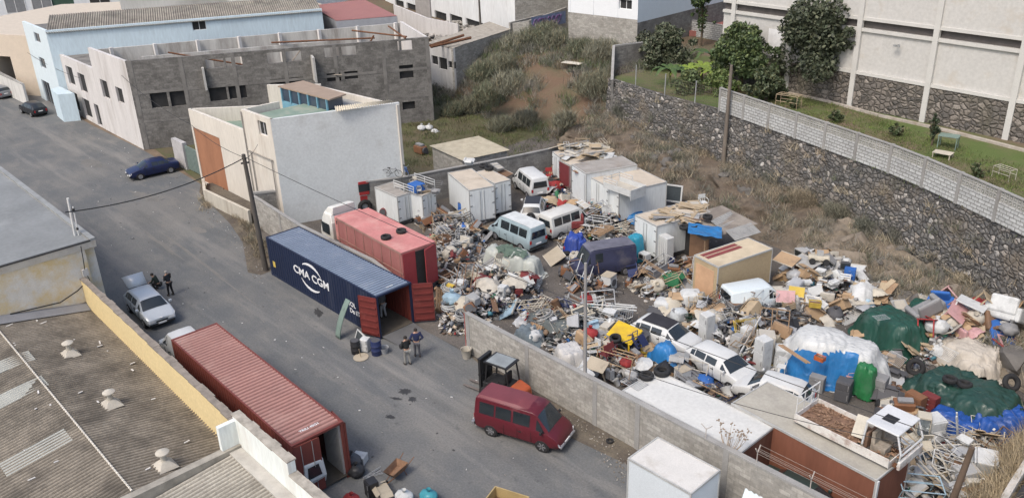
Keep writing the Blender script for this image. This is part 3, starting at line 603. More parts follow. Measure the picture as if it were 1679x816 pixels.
# --- far buildings along the top edge
def farbox(name,label,pts,h,m,rm,wins=None,z0=0,parapet=.3):
    r_=thing(name,label,'building',(pts[0][0],pts[0][1],z0)); 
    mb=MB(); mb.prism([rel(p,r_) for p in pts],-.5,h); mb.build('wall',m,r_)
    mb=MB(); mb.prism([rel((pts[0][0]*.0+p[0],p[1]),r_) for p in pts],h,h+.12); mb.build('roof',rm,r_); return r_
def wins(root,A,B,rows,w_,h_,gap,zs,m,off=-.03,fr=None,s0=1.0,smax=None):
    L=math.dist(A,B); a=math.atan2(B[1]-A[1],B[0]-A[0]); s=s0
    while s+w_<(smax or L-.3):
        for z in zs:
            mb=MB(); mb.M=Matrix.Translation((A[0]-root.location.x,A[1]-root.location.y,0))@Matrix.Rotation(a,4,'Z'); mb.box(s,s+w_,off,.05,z,z+h_); p=mb.build('window',m,root)
            mb2=MB(); mb2.M=mb.M
            for zz in (z-.08,z+h_): mb2.box(s-.08,s+w_+.08,off-.05,.02,zz,zz+.08)
            for x in (s-.08,s+w_): mb2.box(x,x+.08,off-.05,.02,z,z+h_)
            mb2.box(s+w_/2-.04,s+w_/2+.04,off-.03,.02,z,z+h_); mb2.build('window_frame',fr or m,p)
        s+=w_+gap
whr=mat('white_render2',(.66,.67,.66),.85,var=.06,scale=.4,stain=(.45,.43,.4),stain_amt=.3,streak=True)
rj=thing('white_ruin','long white three-storey building with rows of dark empty windows at the top of the picture','building',(-122,86,2.5))
J0=at2(632,2,3);J1=at2(846,73,3); J2=(J1[0]+1.0,J1[1]+9)
JL=math.dist(J0,J1)
jo=[]
for q in ((648,1,662,15),(667,7,684,22),(690,13,707,25),(713,20,732,38),(738,26,758,46),(764,34,792,54),(795,44,816,61)): 
    o=pxop(J0,J1,*q); jo.append((o[0],o[1],o[2]-2.5,o[3]-2.5))
r2=[]
for i in range(14):
    s=13.0+i*1.75+ (i//4)*.3
    if s+1.1<JL-1: r2.append((s,s+1.0,5.3,7.2))
facade(rj,J0,J1,-.5,9.5,.3,whr,[o for o in jo if o[0]>0 and o[1]<JL]+r2,depth=.25)
facade(rj,J1,(J1[0]+4,J1[1]+10),-.5,9.5,.3,gblock,[],uv=True)
m=MB(); m.prism([rel(J0,rj),rel(J1,rj),rel((J1[0]-3,J1[1]+12),rj),rel((J0[0],J0[1]+14),rj)],9.0,9.3); m.build('roof',concd,rj)
# red roofed sheds
redr=mat('red_roof',(.26,.125,.12),.75,var=.08,scale=.6,stain=(.25,.12,.1),stain_amt=.3)
I=[at2(510,15,7.5),at2(597,4,7.5),at2(651,25,7.5),at2(551,33,7.5)]
rr=thing('red_roof_building','low grey building with a dull red sheet roof behind the derelict building','building',(*I[3],0))
mb=MB(); mb.prism([rel(p,rr) for p in I],0,7.35); mb.build('wall',mat('grey_blue_render',(.34,.35,.37),.9,var=.1),rr)
corrug(lambda a,b:(lambda p,q:(p[0]+(q[0]-p[0])*b-rr.location.x,p[1]+(q[1]-p[1])*b-rr.location.y,7.4+.5*b))((I[3][0]+(I[2][0]-I[3][0])*a,I[3][1]+(I[2][1]-I[3][1])*a),(I[0][0]+(I[1][0]-I[0][0])*a,I[0][1]+(I[1][1]-I[0][1])*a)),1,2,40,.04,'roof',redr,rr)
I2=[at2(500,24,6.2),at2(530,20,6.2),at2(545,38,6.2),at2(503,44,6.2)]
r3=thing('red_roof_shed','small shed with dull red lean-to roof and barred window band','building',(*I2[3],0))
mb=MB(); mb.prism([rel(p,r3) for p in I2],0,6.0); mb.build('wall',whr,r3); mb=MB(); mb.prism([rel(p,r3) for p in I2],6.0,6.15); mb.build('roof',redr,r3)
mb=MB(); A_=I2[3];B_=I2[2]; mb.wall(rel((A_[0]+.3,A_[1]-.06),r3),rel((B_[0]-.1,B_[1]-.06),r3),5.1,5.7,.05,1); mb.build('window',darkin,r3)
rwa=openwall('ruined_wall',[at2(648,46,3),at2(700,62,3),at2(752,66,3)],[6.2,5.6,5.0],.25,ewh,'low broken pale wall between the derelict building and the long white ruin','wall',cope=False)
rwb=openwall('ruined_wall',[at2(684,50,3),at2(708,54,3)],[7.6,7.4],.2,mat('bare_slab',(.30,.28,.26),.9,var=.15),'bare grey wall slab standing alone behind the derelict building','wall',cope=False)
m=MB(); r=random.Random(91)
for i in range(260): q_=at(r.uniform(655,800),r.uniform(40,74),3); m.obox((q_.x,q_.y,hz(q_.x,q_.y)+r.uniform(0,.5)),(r.uniform(.3,1.6),r.uniform(.1,.7),r.uniform(.05,.4)),r.uniform(0,6),r.uniform(-.5,.5))
tag(m.build('rubble',mat('pale_rubble',(.36,.34,.31),.9,var=.4,scale=2)),'broken slabs and rubble between the derelict building and the long white ruin','rubble',kind='stuff')
# pale building at the very top left with a green gate
tl=[at2(-60,42,0),at2(345,14,0)]; tlb=thing('pale_far_building','pale building with a big dark green gate and barred windows at the top left','building',(*tl[0],0))
facade(tlb,tl[0],tl[1],0,12,.4,mat('pale_far_render',(.58,.61,.63),.85,var=.07),[(*pxop(*tl,70,-20,121,25),'pane')],pmat=mat('dark_green_gate',(.03,.07,.05),.6),depth=.15)
wins(tlb,tl[0],tl[1],1,3.2,3.2,1.2,[1.6],mat('far_window',(.18,.19,.2),.4),fr=whr,s0=pxop(*tl,10,3,24,22)[0],smax=pxop(*tl,10,3,24,22)[0]+9)
o_=pxop(*tl,147,-8,180,9); wins(tlb,tl[0],tl[1],1,o_[1]-o_[0],2.2,5,[max(2,o_[2])],darkin,fr=whr,s0=o_[0],smax=o_[1]+.3)
# white block behind, top centre left
U=[at2(200,20,7.5),at2(500,3,7.5)]
ub=thing('white_upper_building','white rendered block with a brown and a grey gate rising behind the corrugated roof strip','building',(*U[0],0))
facade(ub,U[0],U[1],0,14,.4,whr,[],)
mb=MB(); mb.prism([rel(p,ub) for p in (U[0],U[1],(U[1][0]-6,U[1][1]+12),(U[0][0]-6,U[0][1]+12))],6,13.5); mb.build('rear_block',whr,ub)
# --- tower L: pale house on a stained concrete plinth
tw0=at2(932,68,TERZ);tw1=at2(1044,84,TERZ);tw2=at2(1205,38,TERZ)
tw=thing('house_on_plinth','white house with blue-white side wall standing on a stained grey block plinth above the slope','building',(*tw0,TERZ))
zc=onplane(1045,33,tw0,tw1)[1]-TERZ
facade(tw,tw0,tw1,-1.5,zc,.3,gblock,[],uv=True); facade(tw,tw1,tw2,-1.5,zc-.3,.3,dblock,[],uv=True)
whs=mat('white_paint_wall',(.72,.74,.75),.8,var=.03)
def shf(p,d): return (p[0]-(tw1[0]-tw0[0])*0+d[0],p[1]+d[1])
o_=pxop(tw0,tw1,1015,0,1036,16)
facade(tw,tw0,tw1,zc,12,.35,whs,[(o_[0],o_[1],o_[2]-TERZ,o_[3]-TERZ)],frame=whr); facade(tw,tw1,tw2,zc-.3,12,.35,mat('bluewhite_wall',(.60,.67,.72),.8,var=.03),[])
mb=MB(); mb.prism([rel(tw0,tw),rel(tw1,tw),rel(tw2,tw),(-5,22)],11,11.9); mb.build('roof',concd,tw)
for s in (.02,3.3,6.6):
    mb=MB(); a=math.atan2(tw1[1]-tw0[1],tw1[0]-tw0[0]); mb.M=Matrix.Rotation(a,4,'Z'); mb.box(s,s+.3,-.05,.0,zc,12); mb.build('pilaster',whs,tw)
# graffiti wall and low block walls beside it
gwall=openwall('graffiti_wall',[at2(841,62,4.6),at2(868,62,4.6),at2(930,48,4.6)],[6.3,6.6,7.3],.25,gblock,'grey block wall with blue and purple graffiti scrawls beside the house on its plinth','wall',cope=False)
def graf():
    r=random.Random(5); A=at2(868,62,4.6);B=at2(930,48,4.6); L=math.dist(A,B); a=math.atan2(B[1]-A[1],B[0]-A[0])
    base=MB(); T_=Matrix.Translation((A[0]-gwall.location.x,A[1]-gwall.location.y,0))@Matrix.Rotation(a,4,'Z'); base.M=T_; base.box(.4,L-.3,-.02,0,5.4,6.9); base.build('painted_patch',mat('graffiti_blue',(.22,.27,.42),.7,var=.3,scale=2),gwall)
    sc=MB(); sc.M=T_
    for i in range(9):
        x=1+i*(L-2)/9; z=6.1; sc.tube([(x+.4*math.cos(q),-.04,z+.5*math.sin(q*1.3+i)) for q in np.linspace(0,5.2,12)],.07,5)
    sc.build('scrawl',mat('graffiti_purple',(.16,.09,.22),.7),gwall)
graf()
openwall('block_wall',[at2(1120,56,TERZ),at2(1205,72,TERZ)],[TERZ+1.7,TERZ+1.7],.22,wblock,'low pale block wall enclosing the red terrace beside the white warehouse','wall')
mb=MB(); q=[at2(1125,48,TERZ),at2(1190,36,TERZ),at2(1205,60,TERZ),at2(1130,60,TERZ)]; mb.prism(q,TERZ,TERZ+.6); tag(mb.build('terrace_slab',mat('red_tiles',(.3,.12,.10),.8)),'reddish tiled terrace slab beside the house on its plinth','terrace')
cw=openwall('block_wall',[at2(1006,133,TERZ),at2(1008,96+16,TERZ),at2(1060,104,TERZ)],[TERZ+.1,TERZ+2.2,TERZ+2.1],.22,dblock,'dark weathered block wall with a stepped broken end at the corner of the terrace','wall')
# --- shed with sheet roof in the grass lot
sh=[at2(704,240,2.3),at2(785,224,2.3),at2(836,246,2.3),at2(757,263,2.3)]
sd_=thing('lean_to_shed','low block shed with a pale corrugated sheet roof just behind the far yard wall','shed',(*sh[0],0))
mb=MB(); c=[sum(p[i] for p in sh)/4 for i in (0,1)]; mb.prism([rel((c[0]+(p[0]-c[0])*.93,c[1]+(p[1]-c[1])*.93),sd_) for p in sh],0,2.2); mb.build('wall',gblock,sd_,uv=True)
corrug(lambda a,b:tuple(Vector((*rel(sh[0],sd_),2.35)).lerp(Vector((*rel(sh[1],sd_),2.35)),b).lerp(Vector((*rel(sh[3],sd_),2.3)).lerp(Vector((*rel(sh[2],sd_),2.3)),b),a)),1,1,26,.035,'corrugated_roof',mat('sand_fibre_sheet',(.42,.38,.29),.85,var=.2),sd_,ax=0)
# ================================================================ LEFT FOREGROUND ROOFS
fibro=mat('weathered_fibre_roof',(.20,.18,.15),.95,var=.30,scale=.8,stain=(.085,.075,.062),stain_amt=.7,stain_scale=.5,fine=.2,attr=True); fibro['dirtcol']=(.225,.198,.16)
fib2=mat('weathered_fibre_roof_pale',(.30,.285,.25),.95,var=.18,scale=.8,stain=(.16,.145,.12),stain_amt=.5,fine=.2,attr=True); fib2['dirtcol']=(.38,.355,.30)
ylw=mat('yellow_render',(.62,.50,.27),.9,var=.05,scale=.5,stain=(.5,.38,.22),stain_amt=.15)
peel=mat('peeling_yellow',(.62,.60,.55),.95,var=.12,scale=1.1,stain=(.58,.44,.20),stain_amt=.8,stain_scale=.5,bump=.5)
wb=thing('corrugated_roof_building','warehouse with weathered corrugated roof, mushroom vents and a yellow parapet','building',(-48,11.5,0))
ZR=3.25; ZE=2.3; VR=6.8
m=MB(); m.box(.0,19.0,-23,.28,0,2.3); m.build('wall',ylw,wb)
m=MB(); m.sloped((0,0),(19.0,-.35),2.0,4.0,4.0,.28); m.build('parapet',ylw,wb)
m=MB(); r=random.Random(9); xs=np.linspace(0,19.0,30)
for a,b in zip(xs,xs[1:]):
    y=-.02-.35*a/19; t=r.uniform(-.025,.02); m.box(a,b,y-.02+t,y+.30+r.uniform(-.02,.05),4.003,4.06+r.uniform(0,.03))
m.build('coping',mat('mossy_coping',(.23,.2,.17),.95,var=.3,scale=3),wb)
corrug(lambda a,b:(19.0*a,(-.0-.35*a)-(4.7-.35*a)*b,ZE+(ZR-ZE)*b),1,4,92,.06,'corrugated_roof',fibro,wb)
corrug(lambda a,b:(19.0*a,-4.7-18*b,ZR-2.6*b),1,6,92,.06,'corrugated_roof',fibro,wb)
m=MB(); m.tube([(.1,-4.7,ZR+.08),(19,-4.7,ZR+.08)],.03,6)
for i in range(95): m.tube([(.1+i*.2,-4.7,ZR+.09),(.2+i*.2,-4.7,ZR+.09)],.045,6)
m.build('ridge_rope',mat('ridge_pale',(.55,.52,.46),.9),wb)
m=MB(); m.box(.0,.75,-12,-.02,ZE+.1,ZE+.13); 
m=MB(); m.add([(.02,-.02,ZE+.25),(.02,-4.7,ZR+.28),(.02,-13,ZR-1.0),(.75,-13,ZR-1.2),(.75,-4.7,ZR+.09),(.75,-.05,ZE+.08)],[(0,1,4,5),(1,2,3,4)]); m.build('flashing',mat('grey_flashing',(.20,.205,.22),.8,var=.1),wb)
sky_=mat('skylight_sheet',(.36,.365,.33),.7,var=.1)
for (px0,py0,px1,py1) in ((20,640,70,640),(55,738,110,740)):
    pass
def rfz(y): return ZR-(-4.7-y)*2.6/18 if y<-4.7 else ZR+(y+4.7)*(ZE-ZR)/4.7
for c in ((25,645),(58,737),(5,600)):
    p=at2(c[0],c[1],ZR-.1); x,y=rel(p,wb); 
    corrug(lambda a,b:(x-.55+1.1*a,y-1.3+2.6*b,rfz(y-1.3+2.6*b)+.035),1,2,5.5,.06,'skylight',sky_,wb)
ventm=mat('vent_cement',(.44,.41,.35),.9,var=.15,stain=(.28,.25,.2))
for c in ((115,578),(183,661),(271,762)):
    p=at2(c[0],c[1],2.95); x,y=rel(p,wb); z=rfz(y)
    vt=MB(); vt.add([(x-.42,y-.4,z+.04),(x+.42,y-.4,z+.04),(x+.42,y+.4,z-.02),(x-.42,y+.4,z-.02),(x-.14,y-.14,z+.3),(x+.14,y-.14,z+.3),(x+.14,y+.14,z+.3),(x-.14,y+.14,z+.3)],[(4,5,6,7),(0,1,5,4),(1,2,6,5),(2,3,7,6),(3,0,4,7)])
    v_=vt.build('roof_vent',ventm,wb); MB().lathe([(.13,z+.2),(.12,z+.62)],14,(x,y,0)).lathe([(.0,z+.78),(.14,z+.76),(.27,z+.68),(.27,z+.64),(.12,z+.62)][::-1],16,(x,y,0)).build('vent_cap',ventm,v_,smooth=True)
m=MB(); r=random.Random(12)
for i in range(60):
    x=r.uniform(.5,18.5);y=r.uniform(-14,-.4); L=r.uniform(.06,.4); m.obox((x,y,rfz(y)+.07),(.07,L,.02),r.uniform(-.2,.2)+(1.5 if r.random()<.3 else 0))
lt=m.build('roof_litter',mat('pale_litter',(.55,.53,.5),.8),None); lt.location=(-48,11.5,0); tag(lt,'scraps of pale debris scattered over the corrugated roof in the left foreground','litter',kind='stuff')
# gutter wall then second corrugated roof
wc=thing('pale_corrugated_building','building with pale corrugated roof and mint white parapet beside the red container','building',(-29,11.1,0))
m=MB(); m.box(0,.35,-20,-.0,0,3.3); m.build('party_wall',mat('mossy_party',(.30,.28,.24),.95,var=.3,scale=2),wc)
mint=mat('mint_white_render',(.66,.70,.68),.85,var=.05,scale=.6,stain=(.5,.46,.4),stain_amt=.3,streak=True)
m=MB(); m.box(0,14.5,-.1,.35,0,2.6); m.build('wall',mint,wc)
m=MB(); m.box(.0,4.3,-.02,.30,2.6,4.55); m.box(4.3,15,-.02,.30,2.6,4.0); m.box(-.02,.2,-.75,-.02,2.6,4.4); m.build('parapet',mint,wc)
m=MB(); r=random.Random(10)
for a,b in zip(np.linspace(-.1,4.3,9),np.linspace(-.1,4.3,9)[1:]): m.box(a,b,-.04+r.uniform(-.02,.02),.34+r.uniform(-.02,.05),4.553,4.61)
m.build('coping',mat('stained_coping',(.36,.33,.28),.95,var=.35,scale=3),wc); m=MB()
for a,b in zip(np.linspace(4.303,15,16),np.linspace(4.303,15,16)[1:]): m.box(a,b,-.04+r.uniform(-.02,.02),.34+r.uniform(-.02,.05),4.003,4.06)
m.build('coping',mat('stained_coping',(.36,.33,.28),.95,var=.35,scale=3),wc)
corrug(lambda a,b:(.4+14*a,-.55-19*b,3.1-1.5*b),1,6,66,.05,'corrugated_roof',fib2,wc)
m=MB(); m.box(.36,15,-.56,-.03,3.12,3.2); m.build('edge_flashing',mat('cement_edge',(.42,.4,.36),.9,var=.2,scale=2),wc)
# grey felt roof building with peeling wall (left middle)
ga=thing('grey_roof_building','building with flat grey coated roof and a peeling yellow and white gable','building',(-72,12.7,0))
m=MB(); m.box(0,23.75,-22,-.05,0,5.6); m.build('wall',peel,ga)
m=MB(); m.box(23.752,23.98,-22,-.6,2.6,5.75); m.build('gable_face',peel,ga,)
m=MB(); m.add([(0,.05,5.6),(24.0,.05,5.6),(24.0,-22,5.6),(0,-22,5.6),(0,.05,6.0),(24.05,.05,6.0),(24.05,-22,6.0),(0,-22,6.0)],[(4,5,6,7),(0,1,5,4),(1,2,6,5),(3,0,4,7)]); m.build('roof_slab',mat('slab_cream',(.56,.53,.47),.9,var=.1,stain=(.4,.3,.2)),ga,fixn=True)
felt=mat('grey_roof_coating',(.205,.215,.215),.75,var=.16,scale=.35,stain=(.30,.31,.305),stain_amt=.35,stain_scale=.3)
m=MB(); m.box(.3,23.9,-22,-.25,6.002,6.03); m.build('roof_coating',felt,ga)
m=MB(); m.box(0,24.05,-.22,.06,6.003,6.15); m.build('kerb',mat('grey_kerb',(.25,.26,.26),.8),ga); m=MB(); m.box(23.93,24.08,-22,-.225,6.003,6.08); m.build('drip_edge',mat('dark_edge',(.05,.05,.05),.7),ga)
m=MB(); m.box(.02,.28,-22,-.23,6.003,6.2); m.build('kerb',mat('dark_kerb',(.09,.09,.09),.8),ga)
m=MB(); 
for y0,y1 in ((-3.1,-.9),(-7,-3.6)): pass
q=[at(123,385,6.05),at(105,340,8.1)]
ms=thing('roof_mast','slim white metal mast carrying cables on the edge of the grey flat roof','mast',(q[0].x,q[0].y,6.03))
MB().tube([(0,0,0),(0.05,.1,2.2)],.07,8).tube([(.16,.12,-.6),(.18,.22,1.7)],.035,6).build('pole',mat('white_pipe',(.6,.6,.58),.5),ms)
MB().obox((.18,.2,1.5),(.12,.12,.2)).obox((.16,.16,.4),(.1,.1,.14)).build('insulator',darkin,ms)
jb=thing('junction_box','small pale junction box with cables on the peeling gable wall','junction box',(-47.85,*[at2(128,432,4.6)[1]],4.4))
MB().obox((.06,0,.0),(.14,.3,.4)).build('box',mat('box_grey',(.45,.44,.42)),jb); MB().tube([(.1,0,.2),(.12,.05,.9),(.1,.1,1.55)],.025,5).tube([(.1,.05,-.2),(.12,.1,-.5)],.02,5).build('cable',darkin,jb)
m=MB(); pa=[(-47.93,at2(17,516,3.3)[1],3.35),(-47.9,10.2,3.1),(-47.9,11.2,3.45),(-47.9,11.6,3.7)]; m.tube(pa,.035,5); tag(m.build('hose',darkin),'dark hose sagging across the peeling gable above the corrugated roof','hose')
# ================================================================ VEHICLES
tyrem=mat('tyre_rubber',(.022,.022,.023),.85,var=.3,scale=8); rimm=mat('rim_metal',(.35,.35,.36),.35,metal=.6); blk=mat('black_plastic',(.02,.02,.021),.6); chrome=mat('lamp_glass',(.55,.56,.57),.15); redl=mat('tail_lamp',(.35,.02,.02),.25); platem=mat('plate_white',(.7,.7,.68),.5)
autog=glassy('car_glass',(.022,.028,.032),.06)
def S_(x,zb,zt,zr,wb,wt,wr): return (x,zb,zt,zr,wb,wt,wr)
SPEC={
 'hatch':dict(st=[(-1.95,.38,.70,.76,.66,.70,.62),(-1.9,.26,.86,.92,.74,.78,.70),(-1.5,.22,.90,1.28,.78,.81,.60),(-1.2,.22,.90,1.38,.79,.82,.58),(.25,.22,.90,1.41,.79,.82,.58),(.5,.22,.91,1.36,.79,.82,.58),(1.15,.22,.90,.95,.79,.82,.72),(1.75,.24,.78,.83,.77,.79,.66),(1.93,.30,.62,.66,.70,.72,.60)],
   side=[(2,3,.15,.98,.12,.80),(3,4,.03,.47,.12,.84),(3,4,.52,.97,.12,.84),(5,6,.05,.62,.12,.80)],ws=(5,6),rw=(1,2),wheels=(-1.2,1.22,.29)),
 'van':dict(st=[(-2.25,.40,1.00,1.70,.74,.80,.62),(-2.18,.28,1.02,1.86,.80,.85,.68),(-2.0,.25,1.02,1.92,.82,.86,.68),(.85,.25,1.02,1.90,.82,.86,.68),(1.08,.25,1.02,1.80,.82,.86,.67),(1.72,.25,1.0,1.08,.82,.86,.73),(2.02,.26,.86,.95,.81,.84,.68),(2.2,.30,.68,.76,.76,.80,.60),(2.3,.36,.50,.56,.66,.70,.50)],
   side=[(2,3,.02,.30,.12,.80),(2,3,.33,.62,.12,.80),(2,3,.66,.97,.12,.82),(4,5,.03,.62,.10,.80)],ws=(4,5),rw=(0,1),wheels=(-1.35,1.4,.32)),
 'boxvan':dict(st=[(-2.4,.45,1.2,2.05,.82,.9,.76),(-2.33,.3,1.2,2.15,.88,.92,.80),(1.0,.3,1.2,2.2,.88,.92,.80),(1.3,.3,1.2,2.1,.88,.92,.78),(1.75,.3,1.15,1.22,.88,.9,.8),(2.3,.3,1.0,1.06,.86,.86,.74),(2.42,.4,.7,.75,.8,.82,.7)],
   side=[(1,2,.10,.34,.15,.65),(1,2,.80,.98,.10,.80),(3,4,.05,.55,.1,.75)],ws=(3,4),rw=(0,1),wheels=(-1.5,1.5,.33)),
 'smallvan':dict(st=[(-2.0,.40,.95,1.62,.70,.76,.62),(-1.92,.26,.95,1.72,.76,.82,.66),(.35,.24,.95,1.76,.78,.83,.66),(.6,.24,.95,1.66,.78,.82,.62),(1.25,.24,.93,.98,.78,.82,.7),(1.85,.25,.8,.85,.76,.78,.64),(2.0,.3,.62,.66,.68,.7,.58)],
   side=[(2,3,.0,.95,.12,.8),(3,4,.03,.6,.1,.78)],ws=(3,4),rw=(0,1),wheels=(-1.25,1.25,.29)),
 'sedan':dict(st=[(-2.15,.38,.80,.86,.68,.74,.62),(-2.08,.26,.88,.94,.76,.8,.7),(-1.5,.22,.92,.98,.8,.83,.7),(-.95,.22,.92,1.36,.8,.83,.58),(.2,.22,.92,1.40,.8,.83,.58),(.5,.22,.92,1.34,.8,.83,.58),(1.2,.22,.9,.95,.8,.83,.72),(1.95,.24,.76,.8,.77,.8,.66),(2.12,.3,.6,.64,.7,.72,.6)],
   side=[(2,3,.45,.97,.12,.78),(3,4,.03,.47,.12,.84),(3,4,.52,.97,.12,.84),(5,6,.05,.6,.12,.8)],ws=(5,6),rw=(2,3),wheels=(-1.3,1.3,.30)),
}
def ringpts(s):
    x,zb,zt,zr,wb,wt,wr=s
    h=[(wb*.86,zb),(wb,zb+.10),(max(wb,wt)*1.01,zb+(zt-zb)*.55),(wt,zt),(wt*.985,zt+min(.03,(zr-zt)*.3)),(wr,zr-.05*min(1,(zr-zt)*4)),(wr*.82,zr),(0,zr+.02)]
    return [Vector((x,-y,z)) for y,z in h]+[Vector((x,y,z)) for y,z in h[:-1][::-1]]
def car(name,label,spec,paint,loc,rz,cat='car',sx=1,sy=1,sz=1,roofm=None,group=None,noglass=(),wheels=True,openback=False,skiproof=False):
    sp=SPEC[spec]; st=[(a*sx,b*sz,c*sz,d*sz,e*sy,f*sy,g_*sy) for a,b,c,d,e,f,g_ in sp['st']]
    root=thing(name,label,cat,loc,rz,group); K=len(ringpts(st[0]))
    # refine stations for rounder forms
    R_=[ringpts(s) for s in st]; mb=MB(); vs_=[p for r in R_ for p in r]; fs=[]
    for i in range(len(st)-1):
        for k in range(K): fs.append((i*K+k,(i+1)*K+k,(i+1)*K+(k+1)%K,i*K+(k+1)%K))
    fs+= [tuple(range(K)),tuple((len(st)-1)*K+k for k in range(K-1,-1,-1))]
    mb.add(vs_,fs); body=mb.build('body',paint,root,smooth=True,bevel=.03)
    if body.data.polygons[0].normal.length and True:
        bm=bmesh.new(); bm.from_mesh(body.data); bmesh.ops.recalc_face_normals(bm,faces=bm.faces); bm.to_mesh(body.data); bm.free()
    def patch(nm,a,b,c,d,m,off=.008,th=.0,par=root):
        a,b,c,d=map(Vector,(a,b,c,d)); n=(b-a).cross(d-a).normalized(); ctr=(a+b+c+d)/4
        ref=ctr-Vector((ctr.x*.6,0,.8)); 
        if n.dot(ref)<0: n=-n
        M_=MB(); q=[p+n*off for p in (a,b,c,d)]; q2=[p-n*.02 for p in (a,b,c,d)]
        M_.add(q+q2,[(0,1,2,3),(7,6,5,4),(0,4,5,1),(1,5,6,2),(2,6,7,3),(3,7,4,0)]); return M_.build(nm,m,par,fixn=True)
    def sidept(i,j,f,k,s):   # f along stations i..j, k from belt to roof edge
        a=R_[i];b=R_[j]; i0,i1=4,5
        p=lambda r: r[i0].lerp(r[i1],k); v=p(a).lerp(p(b),f); return Vector((v.x,v.y*s,v.z))
    for w_,(i,j,f0,f1,k0,k1) in enumerate(sp['side']):
        if w_ in noglass: continue
        for s in (1,-1):
            if st[j][3]-st[j][2]<.2: # window ends in a falling pillar: triangle-like
                patch('side_window',sidept(i,j,f0,k0,s),sidept(i,j,f1+.1,k0,s),sidept(i,j,f0+.12,k1,s),sidept(i,j,f0,k1,s),autog)
            else: patch('side_window',sidept(i,j,f0,k0,s),sidept(i,j,f1,k0,s),sidept(i,j,f1,k1,s),sidept(i,j,f0,k1,s),autog)
    def top(i,j,f,y):
        a=R_[i][6].lerp(R_[j][6],f); return Vector((a.x,a.y*-y,a.z))
    def crown(nm,i,j,f0,f1):
        M_=MB(); a,b=R_[i],R_[j]; n_=Vector(((a[7]-b[7]).z,0,abs((a[7]-b[7]).x))).normalized(); n_.x*=(1 if (a[7]-b[7]).x<0 and (a[7]-b[7]).z>0 else -1 if (a[7]-b[7]).z<0 else 1); n_.x=abs(n_.x)*(1 if a[7].z>b[7].z else -1)
        ks=[5,6,7,8,9]; up=[a[k].lerp(b[k],f0) for k in ks]; dn=[a[k].lerp(b[k],f1) for k in ks]
        up=[Vector((p.x,p.y*.97,p.z))+n_*.014 for p in up]; dn=[Vector((p.x,p.y*.97,p.z))+n_*.014 for p in dn]
        M_.add(up+dn,[(k,k+1,6+k,5+k) for k in range(4)]); return M_.build(nm,autog,root,smooth=True)
    i,j=sp['ws']; crown('windscreen',i,j,.06,.97)
    i,j=sp['rw']
    if not openback:
        if spec in('van','boxvan','smallvan'):
            a=st[i]; z0=a[2]+.08;z1=a[3]-.12; x=a[0]; dx=(st[1][0]-st[0][0])
            patch('rear_window',(x+.00,-a[5]*.78,z0),(x+.00,a[5]*.78,z0),(x+.0,a[6]*.9,z1),(x+.0,-a[6]*.9,z1),autog,.012)
        else: crown('rear_window',i,j,.15,.95)
    if roofm:
        i=[k for k in range(len(st)) if st[k][3]>max(s[3] for s in st)-.12*sz]; a,b=i[0],i[-1]
        mbr=MB(); zz=max(s[3] for s in st)
        for k in range(a,b): mbr.add([top(k,k+1,0,1.15)+Vector((0,0,.0)),top(k,k+1,1,1.15),top(k,k+1,1,-1.15),top(k,k+1,0,-1.15)],[(0,1,2,3)])
        for n_ in range(len(mbr.v)): x,y,z=mbr.v[n_]; mbr.v[n_]=(x,y,z+.028)
        mbr.build('roof_panel',roofm,root)
    xr,xf,r=sp['wheels']; xr*=sx; xf*=sx; r*=sz
    hw=max(s[4] for s in st)
    if wheels:
        for x in (xr,xf):
            for s in (1,-1):
                y=s*(hw-.09); 
                MB().lathe([(r*1.13,-.11),(r*1.13,.116)],20,(x,s*(hw-.10),r*1.02),'Y').build('wheel_arch',blk,root)
                w_=MB().lathe([(r*.6,-.09),(r*.93,-.09),(r,-.06),(r,.06),(r*.93,.09),(r*.62,.09),(r*.6,.05)],20,(x,y+s*.045,r),'Y').build('wheel',tyrem,root,smooth=True)
                mb=MB(); mb.lathe([(r*.62,-.01),(r*.62,.02),(r*.45,.03),(r*.2,.0),(0.001,.02)],16,(x,y+s*.125 if s>0 else y+s*.125,r),'Y')
                for q in range(6): 
                    a=q*math.pi/3; mb.obox((x+.38*r*math.cos(a),y+s*.145,r+.38*r*math.sin(a)),(r*.5,.015,.05),0,0,-a)
                mb.build('rim',rimm,w_)
    f=st[-1]; b=st[0]
    def fb(nm,m,z,y0,y1,hh,front=True,depth=.03):
        s=f if front else b; x=s[0]; mb=MB(); mb.box(min(x-.06,x+(depth if front else -depth)) if front else x-depth,x+depth if front else x+.06,y0,y1,z-hh/2,z+hh/2); return mb.build(nm,m,root,bevel=.01)
    W_=f[5]
    zf=f[2]
    for s in (1,-1):
        f2=st[-2]; mb=MB(); x0=f2[0]; a=[(f2[0]+.02,s*f2[5]*.98,f2[2]-.14),(f[0]+.015,s*f[5]*.98,f[2]-.13),(f[0]+.02,s*f[5]*.52,f[2]-.11),(f[0]+.0,s*f[5]*.55,f[2]+.01),(f[0]-.02,s*f[5]*.92,f[2]+.02),(f2[0]+.03,s*f2[5]*1.0,f2[2]-.02)]
        o_=s*.02; mb.add([(p[0]+.02,p[1]+o_,p[2]) for p in a]+[(p[0]-.06,p[1]-o_*2,p[2]) for p in a],[(0,1,4,5),(1,2,3,4),(6,11,10,7),(7,10,9,8),(0,5,11,6),(5,4,10,11),(4,3,9,10),(3,2,8,9),(2,1,7,8),(1,0,6,7)]); mb.build('headlight',chrome,root,fixn=True)
        zb=b[2]; fb('tail_light',redl,zb-.12 if spec!='hatch' else zb-.05,min(s*b[5]*.98,s*b[5]*.78),max(s*b[5]*.98,s*b[5]*.78),.24,False)
        mb=MB(); i=sp['ws'][1]; p=R_[i][4]; mb.obox((p.x-.28,s*(abs(p.y)+.13),p.z+.10),(.10,.17,.13)); mb.build('wing_mirror',paint if spec!='van' else blk,root,bevel=.02)
